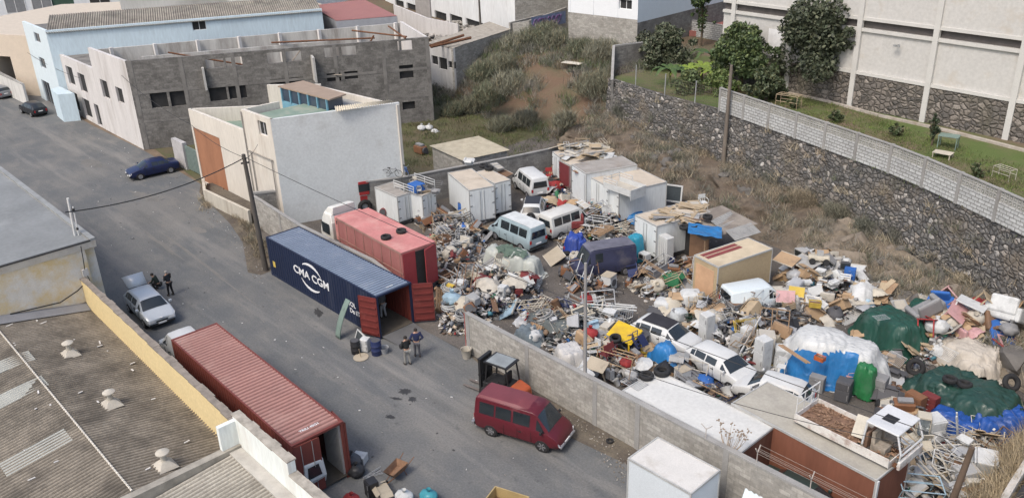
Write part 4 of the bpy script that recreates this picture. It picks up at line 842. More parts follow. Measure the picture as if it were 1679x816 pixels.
    fb('front_bumper',blk,f[1]+.06,-f[5]*.95,f[5]*.95,.13); fb('grille',blk,f[2]-.12,-f[5]*.45,f[5]*.45,.09); fb('rear_bumper',blk if spec!='hatch' else paint,b[1]+.06,-b[5]*.97,b[5]*.97,.14,False,.06)
    fb('number_plate',platem,f[1]+.10,-.24,.24,.10,True,.04); fb('number_plate',platem,b[1]+.26,-.24,.24,.10,False,.04)
    # door shut lines and handles
    mb=MB()
    lo_=[s for s in st if abs(s[4]-hw)<.03*1]; xd=[(xr*.45),(xf-.55*sx),.12*sx] if spec!='smallvan' else [xf-.5,-.1,-1.0]
    for x in xd:
        for s in (1,-1): mb.obox((x,s*(max(s_[5] for s_ in st)*1.012),.62*sz),(.012,.012,.62*sz))
    mb.build('door_gap',blk,root)
    for s in (1,-1): MB().obox((xf-1.15*sx,s*(max(s_[5] for s_ in st)*1.02),.80*sz),(.16,.03,.035)).build('door_handle',blk,root)
    return root
def P2(px,py,z): p=at(px,py,z); return Vector((p.x,p.y))
def mid2(rear,front,z,L=0,ex=0):
    a=P2(*rear,z); b=P2(*front,z); d=(b-a); c=(a+b)/2+d.normalized()*ex; return (c.x,c.y,0),math.atan2(d.y,d.x)
maroon=mat('maroon_paint',(.095,.012,.019),.32,var=.06,scale=.8,stain=(.28,.13,.13),stain_amt=.15,spec=.5)
# --- red van in the foreground (near-side wheels on the ground)
a=P2(799,713,0);b=P2(893,742,0); d=(b-a).normalized(); n_=Vector((-d.y,d.x)); c=(a+b)/2+n_*.82
rv=car('passenger_van','maroon passenger van with a long roof parked on the road beside the forklift','van',maroon,(c.x,c.y,0),math.atan2(d.y,d.x),'van',sx=.97,sy=.98,sz=1.0)
# raised rear roof shell
mb=MB(); mb.add([(-2.08,-.64,1.86),(.1,-.64,1.88),(.55,-.56,1.91),(.55,.56,1.91),(.1,.64,1.88),(-2.08,.64,1.86),(-1.95,-.56,1.99),(.0,-.56,2.0),(.4,-.45,1.96),(.4,.45,1.96),(.0,.56,2.0),(-1.95,.56,1.99)],[(6,7,10,11),(7,8,9,10),(0,1,7,6),(1,2,8,7),(2,3,9,8),(3,4,10,9),(4,5,11,10),(5,0,6,11)]); mb.build('roof_shell',mat('maroon_roof',(.16,.04,.048),.5,var=.1),rv,smooth=True,bevel=.02)
mb=MB(); mb.obox((1.45,0,1.42),(.02,1.2,.02),0,0,0.9); 
mb=MB(); mb.box(-2.36,-2.2,-.8,.8,.36,.54); mb.build('rear_bumper_guard',rimm,rv,bevel=.02); mb=MB(); mb.box(2.22,2.31,-.74,.74,.40,.50); mb.build('front_bumper_strip',rimm,rv,bevel=.02)
for i,cc in enumerate(((.08,.22,.3),(.3,.28,.2),(.05,.1,.06))): MB().obox((-1.75+i*.7,.1,1.0),(.5,1.0,.5),.2*i).build('load_inside',mat('cargo%d'%i,cc,.8),rv)
# --- silver hatchback with open tailgate
silver=mat('silver_paint',(.52,.55,.57),.3,metal=.25,var=.04)
p=P2(266,524,.55); hd=R(-3.0); dv=Vector((math.cos(hd),math.sin(hd))); c=p-dv*2.1
sc_=car('hatchback_car','silver hatchback with its tailgate raised, parked nose-first behind the white van','hatch',silver,(c.x,c.y,0),hd,'car',sx=1.08,sy=1.06,sz=1.05,openback=True)
mb=MB(); mb.add([(-1.55,-.55,1.44),(-1.55,.55,1.44),(-2.25,.62,1.95),(-2.25,-.62,1.95),(-2.5,.58,1.85),(-2.5,-.58,1.85)],[(0,1,2,3),(3,2,4,5)]); tg=mb.build('tailgate',silver,sc_,smooth=True); mo=tg.modifiers.new('s','SOLIDIFY'); mo.thickness=.06
mb=MB(); mb.add([(-1.62,-.46,1.435),(-1.62,.46,1.435),(-2.12,.5,1.80),(-2.12,-.5,1.80)],[(0,1,2,3)]); o_=mb.build('tailgate_window',autog,tg); o_.location=(.03,0,-.04)
mb=MB(); mb.add([(-1.93,-.62,.75),(-1.93,.62,.75),(-1.5,.56,1.36),(-1.5,-.56,1.36)],[(0,1,2,3)]); o_=mb.build('boot_opening',blk,sc_); o_.location=(-.05,0,.03)
MB().lathe([(.05,0),(.11,.01),(.11,.02),(.05,.03)],16,(0,0,0)).build('badge',chrome,sc_).location=(2.05,0,.72)
# --- white van tucked in front of the red container
whp=mat('white_car_paint',(.56,.57,.57),.35,var=.05,stain=(.5,.45,.38),stain_amt=.2)
p=P2(290,541,1.75); hd=R(-1.5)
car('small_van','white small van squeezed between the silver hatchback and the red container','smallvan',whp,(p.x+.35,p.y+.1,0),hd+math.pi,'van',sx=.92)
# --- navy saloon and black hatch up the street
a=P2(232,295,0);b=P2(281,284,0); d=(a-b).normalized(); c=(a+b)/2+Vector((-d.y,d.x))*-.8
navy=mat('navy_paint',(.014,.022,.07),.3,var=.05)
car('saloon_car','dark blue saloon parked on the verge by the green gate','sedan',navy,(c.x,c.y,0),math.atan2(d.y,d.x),'car')
bp_=mat('black_paint',(.018,.02,.024),.3)
p=P2(54,178,.6); car('hatchback_car','black hatchback parked outside the light blue building','hatch',bp_,(p.x,p.y,0),math.pi+R(6),'car',sx=1.05)
p=P2(-2,152,.5); car('hatchback_car','grey car at the left edge of the picture, far up the street','hatch',mat('grey_paint',(.2,.21,.22),.35),(p.x,p.y,0),math.pi+R(10),'car')
# --- vehicles inside the yard
ltb=mat('light_blue_metallic',(.33,.42,.45),.35,metal=.2,var=.06,stain=(.45,.45,.42),stain_amt=.2)
offw=mat('off_white_paint',(.52,.52,.49),.5,var=.08,stain=(.40,.33,.25),stain_amt=.4); whr_=mat('white_dusty_paint',(.53,.54,.53),.5,var=.08,stain=(.45,.4,.34),stain_amt=.3)
def yardcar(name,label,spec,paint,rear,front,z,**k):
    ex=k.pop('ex',0); zz=k.pop('zbase',0); fl=k.pop('flip',False)
    loc,rz=mid2(rear,front,z,ex=ex); return car(name,label,spec,paint,(loc[0],loc[1],zz),rz+(math.pi if fl else 0),**k)
yardcar('minivan','pale blue metallic minivan with its tailgate towards the yard aisle','van',ltb,(872,366),(836,351),1.92,cat='van',ex=.45,roofm=mat('pale_roof',(.55,.57,.56),.5))
yardcar('minivan','white minivan with open-mouthed rear at the far wall, left of the dark wheelie bin','van',whr_,(881,289),(863,275),1.85,cat='van',ex=.35,sx=.9,sy=.95)
yardcar('off_road_car','white off-roader with a black roof and a spare wheel, parked between two white minivans','hatch',whr_,(870,343),(878,313),1.5,cat='car',ex=.1,sz=1.15,sx=.95,roofm=mat('black_roof',(.03,.03,.035),.5))
c_=[o for o in COL.objects if o.name.startswith('off_road_car')][0]; MB().ring(.22,.11,18,8,(-2.02,0,.95),'X').build('spare_wheel',tyrem,c_,smooth=True)
yardcar('minivan','white minivan with rusty pillars, its tail close to the pale blue minivan','van',offw,(903,349),(940,336),1.85,cat='van',ex=.3,sx=.88,sy=.96,sz=.97)
yardcar('delivery_van','dark indigo derelict van without glass, buried among sacks in the middle of the yard','boxvan',mat('indigo_matt_paint',(.035,.038,.075),.6,var=.2,stain=(.12,.11,.12),stain_amt=.4),(1026,392),(966,402),2.15,cat='van',ex=.35,sx=.85,sy=.9,sz=.93,noglass=(0,),roofm=mat('faded_indigo_roof',(.12,.12,.15),.7,var=.3))
yardcar('small_van','white panel van with its rear window towards the sacks, beside the tan box','smallvan',mat('blue_white_paint',(.58,.64,.66),.4,var=.05),(1206,470),(1256,462),1.72,cat='van',ex=.45,noglass=())
yardcar('hatchback_car','white hatchback with a matt black roof near the yard aisle','hatch',whr_,(1062,518),(1103,533),1.4,cat='car',ex=.35,roofm=mat('matt_black_roof',(.028,.026,.03),.7,var=.3),sx=.98)
yardcar('hatchback_car','white three-door hatchback with open boot, left of the tall white freezers','hatch',whr_,(1157,563),(1191,581),1.38,cat='car',ex=.45,sx=1.0)
yardcar('hatchback_car','white car mostly hidden between the blue tarpaulin and the rusty container','hatch',whr_,(1302,627),(1252,613),1.38,cat='car',ex=.2,sx=.95)
# dark car in the gap behind the wall (bottom right)
p=P2(1312,800,1.2); car('saloon_car','dark green car with white window frames in the gap behind the wall, bottom right','sedan',mat('dark_green_paint',(.03,.05,.045),.4),(p.x,p.y+.1,0),R(-2),'car',sy=.85,sx=.9)
# --- shipping containers
def container(name,label,loc,rz,H,side,roof,inner,L=12.19,W=2.44,doors='open',cat='shipping container'):
    r_=thing(name,label,cat,loc,rz); T_=.06
    def wave(n,z0,z1,y,amp,sgn,x0=.1,x1=L-.1):
        mb=MB(); per=(x1-x0)/n; pts=[]
        for i in range(n):
            for f,k in ((0,0),(.32,0),(.5,1),(.82,1)): pts.append((x0+(i+f)*per,y+sgn*amp*k))
        pts.append((x1,y)); 
        vs_=[(x,yy,z0) for x,yy in pts]+[(x,yy,z1) for x,yy in pts]; n_=len(pts); mb.add(vs_,[(i,i+1,n_+i+1,n_+i) for i in range(n_-1)]); return mb
    wave(42,.16,H-.08,.0,.035,1).build('side_panel',side,r_); wave(42,.16,H-.08,W,.035,-1).build('side_panel',side,r_)
    wave(42,.16,H-.08,.06,.03,1).build('inner_side',inner,r_); wave(42,.16,H-.08,W-.06,.03,-1).build('inner_side',inner,r_)
    mb=MB(); n=46; per=(L-.3)/n; vs_=[]
    for i in range(n):
        for f,k in ((0,0),(.45,0),(.62,1),(.85,1)): vs_.append((.15+(i+f)*per,k))
    vs_.append((L-.15,0)); n_=len(vs_); mb.add([(x,.07,H-.012-.05*k) for x,k in vs_]+[(x,W-.07,H-.012-.05*k) for x,k in vs_],[(i,i+1,n_+i+1,n_+i) for i in range(n_-1)]); ro=mb.build('roof',roof,r_)
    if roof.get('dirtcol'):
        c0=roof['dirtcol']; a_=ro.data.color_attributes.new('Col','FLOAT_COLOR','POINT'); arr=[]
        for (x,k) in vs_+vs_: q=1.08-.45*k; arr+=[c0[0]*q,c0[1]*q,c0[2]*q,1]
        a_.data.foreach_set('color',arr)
    mb=MB()
    for y in (0,W-.08): mb.box(0,L,y,y+.08,H-.08,H); mb.box(0,L,y,y+.08,.0,.16)
    for x in (0,L-.12):
        mb.box(x,x+.12,.08,W-.08,H-.1,H+.003); 
        for y in (-.003,W-.117): mb.box(x-.003,x+.123,y,y+.12,.0,H+.006)
    mb.build('frame',side,r_)
    mb=MB(); mb.box(.1,L-.02,.08,W-.08,.10,.16); mb.build('floor',mat('plywood_floor',(.10,.085,.065),.9,var=.3),r_)
    mb=MB(); mb.box(.02,.08,.1,W-.1,.16,H-.1); mb.build('end_panel',inner,r_)
    return r_
cnavy=mat('container_navy',(.012,.02,.05),.5,var=.12,scale=.7,stain=(.05,.06,.09),stain_amt=.3,streak=True)
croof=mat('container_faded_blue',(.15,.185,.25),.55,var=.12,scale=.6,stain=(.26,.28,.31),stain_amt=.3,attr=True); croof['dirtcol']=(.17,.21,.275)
cin=mat('container_inside',(.15,.03,.02),.8,var=.2)
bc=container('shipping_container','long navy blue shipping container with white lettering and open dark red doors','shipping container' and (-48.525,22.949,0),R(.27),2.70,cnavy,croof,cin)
def txt(body,size,m,par,name,loc,rot,ext=.004,xs=1.0,align='CENTER'):
    cu=bpy.data.curves.new(name,'FONT'); cu.body=body; cu.size=size; cu.extrude=ext; cu.align_x=align; cu.offset=size*.018
    t=bpy.data.objects.new(name,cu); COL.objects.link(t); me=bpy.data.meshes.new_from_object(t.evaluated_get(bpy.context.evaluated_depsgraph_get())); bpy.data.objects.remove(t); me.materials.clear(); me.materials.append(m)
    o=bpy.data.objects.new(name,me); COL.objects.link(o); o.parent=par; o.location=loc; o.rotation_euler=rot; o.scale=(xs,1,1); return o
wtx=mat('white_lettering',(.72,.73,.74),.6,var=.05)
txt('CMA CGM',.72,wtx,bc,'lettering',(5.2,-.01,1.32),(R(90),0,0),xs=1.22)
for s,ph in ((1,0),(-1,math.pi)):
    mb=MB(); vs_=[]
    for i in range(15):
        t=ph+R(25)+R(105)*i/14; w_=.07+.15*math.sin(math.pi*i/14)*(1-.3*i/14); x=1.3*math.cos(t);z=.86*math.sin(t); vs_+=[(5.2+x,-.012,1.52+z-(w_/2)),(5.2+x,-.012,1.52+z+(w_/2))]
    mb.add(vs_,[(2*i,2*i+2,2*i+3,2*i+1) for i in range(14)]); mb.build('arc_emblem',wtx,bc)
txt('HOL',.42,wtx,bc,'lettering',(9.1,-.01,1.15),(R(90),0,0),align='LEFT'); txt('Da ilTidil',.42,wtx,bc,'lettering',(9.3,-.01,.72),(R(90),0,0),align='LEFT')
txt('CMAU',.16,wtx,bc,'roof_marking',(11.7,1.3,2.70),(0,0,R(90)))
MB().box(.45,.75,-.012,-.004,.75,1.15).build('yellow_label',mat('label_yellow',(.6,.45,.1)),bc)
cdoor=mat('container_door_red',(.15,.03,.026),.55,var=.12,stain=(.3,.1,.08),stain_amt=.3)
def leaf(root,hinge,ang,W_,H,m,ribs=5,lock=False,label=None):
    d_=bpy.data.objects.new('x',None); mb=MB(); mb.M=Matrix.Translation(hinge)@Matrix.Rotation(ang,4,'Z')
    mb.box(0,W_,-.025,.025,.18,H-.1); mb.box(0,.06,-.04,.04,.18,H-.1); mb.box(W_-.06,W_,-.04,.04,.18,H-.1)
    for z in np.linspace(.35,H-.32,ribs): mb.box(.08,W_-.08,-.085,.085,z-.045,z+.045)
    o=mb.build('door',m,root)
    bpy.data.objects.remove(d_)
    if not lock: return o
    l=MB(); l.M=mb.M
    for x in (.35,.85): l.tube([(x,-.075,.2),(x,-.075,H-.12)],.018,5)
    l.build('lock_bar',mat('zinc_bar',(.4,.4,.4),.5,metal=.5),o); return o
L=12.19; leaf(bc,(L,0,0),R(202),1.2,2.70,cdoor,6); leaf(bc,(L,2.44,0),R(52),1.2,2.70,cdoor,6)
MB().add([(L+.02,.1,.15),(L+1.5,.3,.01),(L+1.6,2.3,.01),(L+.02,2.34,.15)],[(0,1,2,3)]).build('ramp_plate',mat('ramp_metal',(.16,.16,.16),.6,metal=.3,var=.2),bc)
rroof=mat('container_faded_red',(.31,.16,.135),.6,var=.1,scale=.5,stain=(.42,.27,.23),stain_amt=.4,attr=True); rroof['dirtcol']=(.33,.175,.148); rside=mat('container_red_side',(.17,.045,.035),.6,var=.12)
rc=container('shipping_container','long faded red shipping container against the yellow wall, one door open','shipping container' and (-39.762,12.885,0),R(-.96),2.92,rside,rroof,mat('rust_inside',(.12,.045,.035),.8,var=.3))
leaf(rc,(L,0,0),R(86),1.2,2.92,rside,0,True); leaf(rc,(L+.03,2.50,0),R(176),1.18,2.92,rside,0)
txt('1H',.34,wtx,rc,'lettering',(L+.05,.75,1.75),(R(90),0,R(90)),xs=.9); txt('TRIU 45G1',.2,wtx,rc,'roof_marking',(11.6,1.2,2.925),(0,0,R(90)))
bars=MB()
for i in range(12): bars.box(L-1.5+i*.12,L-1.43+i*.12,2.22,2.34,.17,2.8)
bars.build('lit_wall_ribs',mat('lit_rib_grey',(.35,.34,.32),.6,var=.2),rc)  # pale bars added to stand for the lit corrugations of the inner wall
mb=MB(); mb.add([(L-1.4,.15,.5),(L-.1,.25,.35),(L+.18,.3,.9),(L+.12,.35,1.7),(L-.5,.35,2.35),(L-1.4,.3,2.4),(L-1.4,1.35,.5),(L-.1,1.35,.35),(L+.18,1.3,.9),(L+.12,1.25,1.7),(L-.5,1.2,2.3),(L-1.4,1.25,2.35)],[(0,1,2,3,4,5),(11,10,9,8,7,6),(1,7,8,2),(2,8,9,3),(3,9,10,4),(4,10,11,5),(0,6,7,1),(5,11,6,0)])
cb=thing('truck_cab_door','white vehicle door and front end loaded inside the red container','vehicle part',rc.location,R(-.96)); mb.build('body',whp,cb,bevel=.04,fixn=True)
MB().add([(L+.19,.42,1.05),(L+.14,.48,1.6),(L+.14,1.0,1.6),(L+.19,1.08,1.05)],[(0,1,2,3)]).build('window',autog,cb)
# --- box bodies -------------------------------------------------------------
def rect3(p0,p1,p2,z):
    """corners from three photo points at height z: p0,p1 along one edge, p2 next corner; squared up"""
    a,b,c=P2(*p0,z),P2(*p1,z),P2(*p2,z); e=(b-a); L_=e.length; e=e/L_; n=Vector((-e.y,e.x)); w_=(c-b).dot(n); return a,math.atan2(e.y,e.x),L_,w_
def boxbody(name,label,p0,p1,p2,z,m,rm,cat='truck box',zb=.35,doors=('u',),nd=2,chassis=True,L_=None,W_=None,lip=.04,group=None,doorm=None):
    a,rz,L1,W1=rect3(p0,p1,p2,z); L1=L_ or L1; W1=W_ or W1; r_=thing(name,label,cat,(a.x,a.y,0),rz,group)
    mb=MB(); mb.box(0,L1,0,W1,zb,z-.03); mb.build('body',m,r_,bevel=.02); mb=MB(); mb.box(.0-.02,L1+.02,-.02,W1+.02,z-.03,z+.0); 
    mb.build('roof',rm,r_,bevel=.01)
    mb=MB(); mb.box(-.025,L1+.025,-.025,.03,z-.07,z+.03); mb.box(-.025,L1+.025,W1-.03,W1+.025,z-.07,z+.03); mb.box(L1-.03,L1+.025,.03,W1-.03,z-.07,z+.03); mb.box(-.025,.03,.03,W1-.03,z-.07,z+.03)
    for x in (0,L1): 
        for y in (0,W1): mb.box(x-.03,x+.03,y-.03,y+.03,zb,z-.07)
    mb.build('edge_trim',mat('alloy_trim',(.45,.45,.43),.5,metal=.2,var=.2),r_)
    dk=mat('hinge_dark',(.08,.08,.08),.6)
    for d_ in doors:
        for k in range(nd):
            if d_=='u': y0=W1*k/nd+.04; y1=W1*(k+1)/nd-.03; q=lambda s,e,t0,t1,za,zz:(L1+t0,L1+t1,s,e,za,zz)
            else: y0=L1*k/nd+.04; y1=L1*(k+1)/nd-.03; q=lambda s,e,t0,t1,za,zz:(s,e,-t1,-t0,za,zz)
            mb=MB(); mb.box(*q(y0,y1,.0,.035,zb+.08,z-.12)); dr=mb.build('door',doorm or m,r_,bevel=.008)
            h=MB(); 
            for zz in (zb+.3,(zb+z)/2,z-.4): h.box(*q(y0-.02 if k==0 else y1-.16,y0+.16 if k==0 else y1+.02,.036,.06,zz,zz+.05))
            h.build('hinge',dk,dr)
            l=MB(); l.box(*q((y1-.14) if k==0 else y0+.1,(y1-.1) if k==0 else y0+.14,.036,.06,zb+.1,z-.15)); l.build('lock_bar',galv,dr)
    if chassis: MB().box(.1,L1-.05,.35,W1-.35,.12,zb-.005).build('chassis',dk,r_)
    return r_
bw=mat('box_white',(.60,.625,.62),.6,var=.05,scale=.6,stain=(.46,.43,.38),stain_amt=.2,streak=True); broof=mat('box_roof_tan',(.48,.42,.34),.85,var=.12,stain=(.33,.27,.2),stain_amt=.5); broofg=mat('box_roof_grey',(.30,.28,.255),.85,var=.2,stain=(.2,.16,.12),stain_amt=.5)
bx1=boxbody('truck_box','white truck box with a blue and white roof rack load, nearest the white truck cab',(614.6,307),(651,323),(690.6,317.7),2.35,bw,broofg)
bx2=boxbody('truck_box','narrow white truck box with junk on its roof, beside the blue load',(655,311),(692,321.5),(727,316.2),2.35,bw,broof)
bx3=boxbody('truck_box','white truck box with tan roof, faint stickers on its side and twin doors',(734.6,283.5),(769,312.5),(809,304.5),2.85,bw,broof)
bx4=boxbody('truck_box','white truck box with two tyres on its tan roof beside the far minivan',(777,283),(811,301),(839,296),2.75,bw,broof)
bx5=boxbody('truck_box','pinkish roofed white box heaped with broken boards at the far corner of the yard',(906,249),(918,258),(1008,250),2.5,bw,broof,doors=('v',))
bx6=boxbody('truck_box','large white insulated box with a railed bed resting on its roof, by the earth bank',(965,289),(1015,316),(1086,295),2.55,bw,broof,doors=('v',),nd=3)
bx9=boxbody('truck_box','taller white box with a small vent, squeezed between the two big boxes at the bank',(938,270),(961,285),(1040,268),2.95,mat('box_white2',(.56,.59,.6),.6,var=.08,stain=(.34,.31,.28),stain_amt=.4,streak=True),broofg,doors=('v',),nd=1)
bx10=boxbody('truck_box','battered cream box with an open red-lined side below the broken boards',(917,262),(936,272),(985,262),2.35,mat('box_cream',(.46,.43,.37),.7,var=.1,stain=(.25,.2,.16),stain_amt=.5),broof,doors=('v',),nd=1,doorm=mat('inner_red',(.15,.028,.032),.8))
bx7=boxbody('truck_box','white box under a patchwork roof of boards and planks beside the indigo van',(1042,352.5),(1077,371),(1165,348),2.6,bw,broof,doors=('v',))
MB().box(.05,.9,-.0,1.0,0,0)
tanm=mat('tan_box_paint',(.40,.31,.19),.75,var=.06,scale=.5,stain=(.3,.22,.14),stain_amt=.3)
bx8=boxbody('truck_box','tan plywood coloured truck box with a maroon strip on its roof',(1138.7,418.5),(1178,438),(1274,411),2.6,tanm,mat('tan_box_roof',(.50,.42,.30),.85,var=.12,stain=(.35,.28,.2),stain_amt=.5),doors=())
MB().box(.15,.45,.3,3.1,2.602,2.62).box(.55,.85,.3,3.1,2.602,2.62).build('maroon_strip',mat('maroon_strip',(.2,.05,.05),.8),bx8)
MB().box(.2,1.7,-.02,-.002,.5,2.2).build('side_panel',mat('orange_tan',(.52,.33,.2),.8,var=.15),bx8)
wf_=boxbody('storage_container','flat white roofed storage container just behind the road wall',(1021,640),(1215,741),(1264,706),2.45,mat('brown_side',(.13,.055,.035),.85,var=.3,stain=(.2,.1,.06)),mat('white_roof_sheet',(.54,.54,.515),.7,var=.05,scale=.5,stain=(.5,.46,.4),stain_amt=.35),cat='container',zb=.05,doors=(),chassis=False,W_=2.4)
br_=boxbody('storage_container','rusty brown container with a cement grey roof carrying the wrecked pickup',(1200,661),(1437,787),(1488,739),2.55,mat('rust_brown_side',(.19,.075,.045),.85,var=.15,scale=.5,stain=(.13,.05,.03),stain_amt=.4,streak=True),mat('cement_roof',(.36,.34,.29),.9,var=.12,scale=.8,stain=(.24,.225,.2),stain_amt=.5),cat='container',zb=.05,doors=(),chassis=False)
MB().box(6.78,6.86,.0,.12,.3,2.5).build('white_corner_strip',whp,br_)
wbx=boxbody('truck_box','clean white box body standing on the road against the block wall, bottom right',(1030.5,751),(1133,809),(1175,768),2.5,mat('clean_white_box',(.56,.60,.62),.5,var=.03),mat('clean_white_roof',(.56,.545,.51),.7,var=.06,stain=(.42,.39,.34),stain_amt=.5,stain_scale=.9),doors=(),chassis=False,zb=.02)
MB().lathe([(.0,.03),(.05,.03),(.05,0)][::-1],10,(2.92,1.4,2.1),'X').build('vent_hole',blk,wbx)
lowb=thing('chest_freezer','low white chest beside the clean white box at the bottom edge','freezer',(wbx.location.x+3.1,wbx.location.y+.5,0),0); MB().box(0,1.5,0,.75,.02,.82).build('body',mat('chest_white',(.6,.66,.68),.5),lowb,bevel=.03); MB().box(-.02,1.52,-.02,.77,.83,.93).build('lid',mat('chest_lid',(.62,.7,.73),.5),lowb,bevel=.03)
cs=mat('sheet_white_metal',(.55,.63,.66),.6,var=.1,stain=(.5,.5,.48))
for i,(x0,z_) in enumerate(((1224,1.0),(1248,1.0))):
    pass
p=P2(1238,800,2.1); cs_o=corrug(lambda a,b:(1.1*a,.55*b,1.15*b),1,1,5,.03,'corrugated_sheet',cs,None); cs_o.location=(p.x-.3,p.y-.75,.9); tag(cs_o,'white corrugated metal sheets leaning against the roadside of the block wall, bottom right','metal sheet')
# --- pink box truck with white cab
pk=mat('faded_pink_red',(.50,.20,.185),.6,var=.16,scale=.8,stain=(.55,.30,.26),stain_amt=.6,stain_scale=1.1); pks=mat('faded_red_side',(.30,.12,.11),.65,var=.16,stain=(.42,.2,.16),stain_amt=.5,streak=True)
a,rz,L1,W1=rect3((551,356.5),(658,415),(709.4,393),3.4)
pt=thing('box_truck','faded pink red box truck with white cab, rear door ajar, parked along the blue container','truck',(a.x,a.y,0),rz)
mb=MB(); mb.box(0,L1,0,W1,.75,3.37); mb.build('box_body',pks,pt,bevel=.05); MB().box(-.01,L1-.01,.02,W1-.02,3.372,3.41).build('box_roof',pk,pt,bevel=.01)
mb=MB(); 
for x in np.linspace(.2,L1-.2,8): mb.box(x-.02,x+.02,-.03,-.002,.8,3.3)
mb.box(0,L1,-.035,-.004,2.0,2.05); mb.box(0,L1,-.05,-.004,3.28,3.40); mb.build('side_rib',mat('faded_trim',(.30,.17,.14),.7,var=.3),pt)
MB().box(-.8,-.004,.25,W1-.25,1.5,3.2).build('fridge_unit',pk,pt,bevel=.06); MB().box(-.55,-.25,.235,.248,2.7,2.95).build('vent_grille',blk,pt)
MB().box(L1+.002,L1+.03,.95,1.6,.9,3.2).build('door_opening',darkin,pt)
mb=MB(); mb.M=Matrix.Translation((L1+.04,W1-.05,0))@Matrix.Rotation(R(-72),4,'Z'); mb.box(0,1.1,-.03,.03,.85,3.3); mb.build('door',mat('rear_door_red',(.3,.045,.05),.5,var=.1),pt,bevel=.01)
MB().box(L1+.002,L1+.035,.05,.94,.85,3.3).build('door',mat('rear_door_red',(.3,.045,.05),.5),pt,bevel=.01)
MB().box(-2.6,L1-.1,.5,W1-.5,.5,.74).build('chassis',rust,pt)
for x in (L1-1.2,L1-2.3,-1.7):
    for y in (.18,W1-.18): MB().ring(.34,.16,20,8,(x,y,.5),'Y',.8).build('wheel',tyrem,pt,smooth=True)
cab=MB(); cab.add([(-1.0,.1,.6),(-2.7,.12,.6),(-2.75,.14,1.7),(-2.5,.2,2.6),(-2.2,.25,3.1),(-1.3,.25,3.15),(-1.0,.1,2.6),(-1.0,W1-.1,.6),(-2.7,W1-.12,.6),(-2.75,W1-.14,1.7),(-2.5,W1-.2,2.6),(-2.2,W1-.25,3.1),(-1.3,W1-.25,3.15),(-1.0,W1-.1,2.6)],[(0,1,2,3,4,5,6),(13,12,11,10,9,8,7),(1,8,9,2),(2,9,10,3),(3,10,11,4),(4,11,12,5),(5,12,13,6),(6,13,7,0),(0,7,8,1)])
cb_=cab.build('cab',mat('cab_white',(.64,.64,.60),.5,var=.08,stain=(.45,.4,.34)),pt,bevel=.08,fixn=True)
MB().box(-2.35,-1.35,.07,.09,1.7,2.45).build('cab_window',autog,cb_); MB().box(-.998,-.97,.5,W1-.5,1.6,2.4).build('cab_rear_window',autog,cb_)
MB().add([(-2.4,.35,3.0),(-1.2,.35,3.1),(-1.15,.4,3.65),(-1.9,.45,3.5),(-2.4,W1-.35,3.0),(-1.2,W1-.35,3.1),(-1.15,W1-.4,3.65),(-1.9,W1-.45,3.5)],[(0,1,2,3),(7,6,5,4),(0,3,7,4),(3,2,6,7),(2,1,5,6)]).build('wind_deflector',mat('cab_white',(.6,.6,.6)),cb_,smooth=True,bevel=.05)
# upright white door panel and red tractor behind the cab
p=P2(590,345,0); dp=thing('upright_door','tall white door panel with dark top edge standing behind the truck cab','door panel',(p.x,p.y,0),R(60)); MB().box(-.55,.55,-.04,.04,.8,3.6).build('panel',bw,dp,bevel=.01); MB().box(-.5,.5,-.1,.0,3.45,3.6).build('top_rail',blk,dp); MB().box(-.5,.5,-.04,.04,0,.79).build('support',rust,dp)
p=P2(608,333,.5); rt_=thing('tractor','red tractor half hidden between the white door panel and the roof-rack box','tractor',(p.x,p.y,0),R(70)); rdm=mat('tractor_red',(.30,.03,.03),.5,var=.15)
MB().box(-.9,.9,-.4,.4,.7,1.4).build('body',rdm,rt_,bevel=.06); MB().box(-.9,-.1,-.45,.45,1.41,2.5).build('cab',rdm,rt_,bevel=.04); MB().box(-.92,-.08,-.46,.46,1.7,2.3).build('cab_window',autog,rt_)
for x,r in ((-.6,.55),(.7,.35)):
    for y in (-.55,.55): MB().ring(r*.7,r*.3,18,8,(x,y,r),'Y').build('wheel',tyrem,rt_,smooth=True)
# --- forklift
fk=mat('forklift_orange',(.40,.09,.035),.55,var=.15,stain=(.25,.1,.05)); p=P2(815,648,0)
fl_=thing('forklift','orange and black forklift with a dusty glass roof, half hidden behind the maroon van','forklift',(p.x+.25,p.y+.1,0),R(-168)); fl_.scale=(1.05,1.05,.97)
MB().box(-1.0,.75,-.5,.5,.35,.95).build('body',blk,fl_,bevel=.04); MB().add([(-1.5,-.5,.3),(-1.5,.5,.3),(-.7,.55,.3),(-.7,-.55,.3),(-1.45,-.42,.95),(-1.45,.42,.95),(-.7,.55,1.1),(-.7,-.55,1.1)],[(0,1,5,4),(1,2,6,5),(2,3,7,6),(3,0,4,7),(4,5,6,7),(3,2,1,0)]).build('counterweight',fk,fl_,bevel=.12,fixn=True)
mb=MB()
for x,y in ((.6,-.45),(.6,.45),(-.75,-.45),(-.75,.45)): MB().tube([(x,y,.9),(x*.78,y*.95,2.15)],.04,6).build('guard_post',blk,fl_)
MB().box(-.72,.62,-.52,.52,2.14,2.2).build('overhead_guard',blk,fl_); MB().box(-.6,.5,-.45,.45,2.205,2.23).build('roof_glass',mat('dusty_glass',(.24,.26,.26),.25,var=.2),fl_)
MB().box(-.4,.0,-.28,.28,.96,1.1).box(-.45,-.35,-.28,.28,1.1,1.6).build('seat',blk,fl_); MB().ring(.17,.02,14,6,(.3,0,1.35)).build('steering_wheel',blk,fl_)
mb=MB()
for y in (-.42,-.2,.2,.42): mb.box(.85,.97,y-.05,y+.05,.1,2.15)
for z in (.3,1.2,2.1): mb.box(.83,.99,-.47,.47,z,z+.1)
mb.box(.88,.94,-.17,.17,.2,2.05); mb.build('mast',blk,fl_)
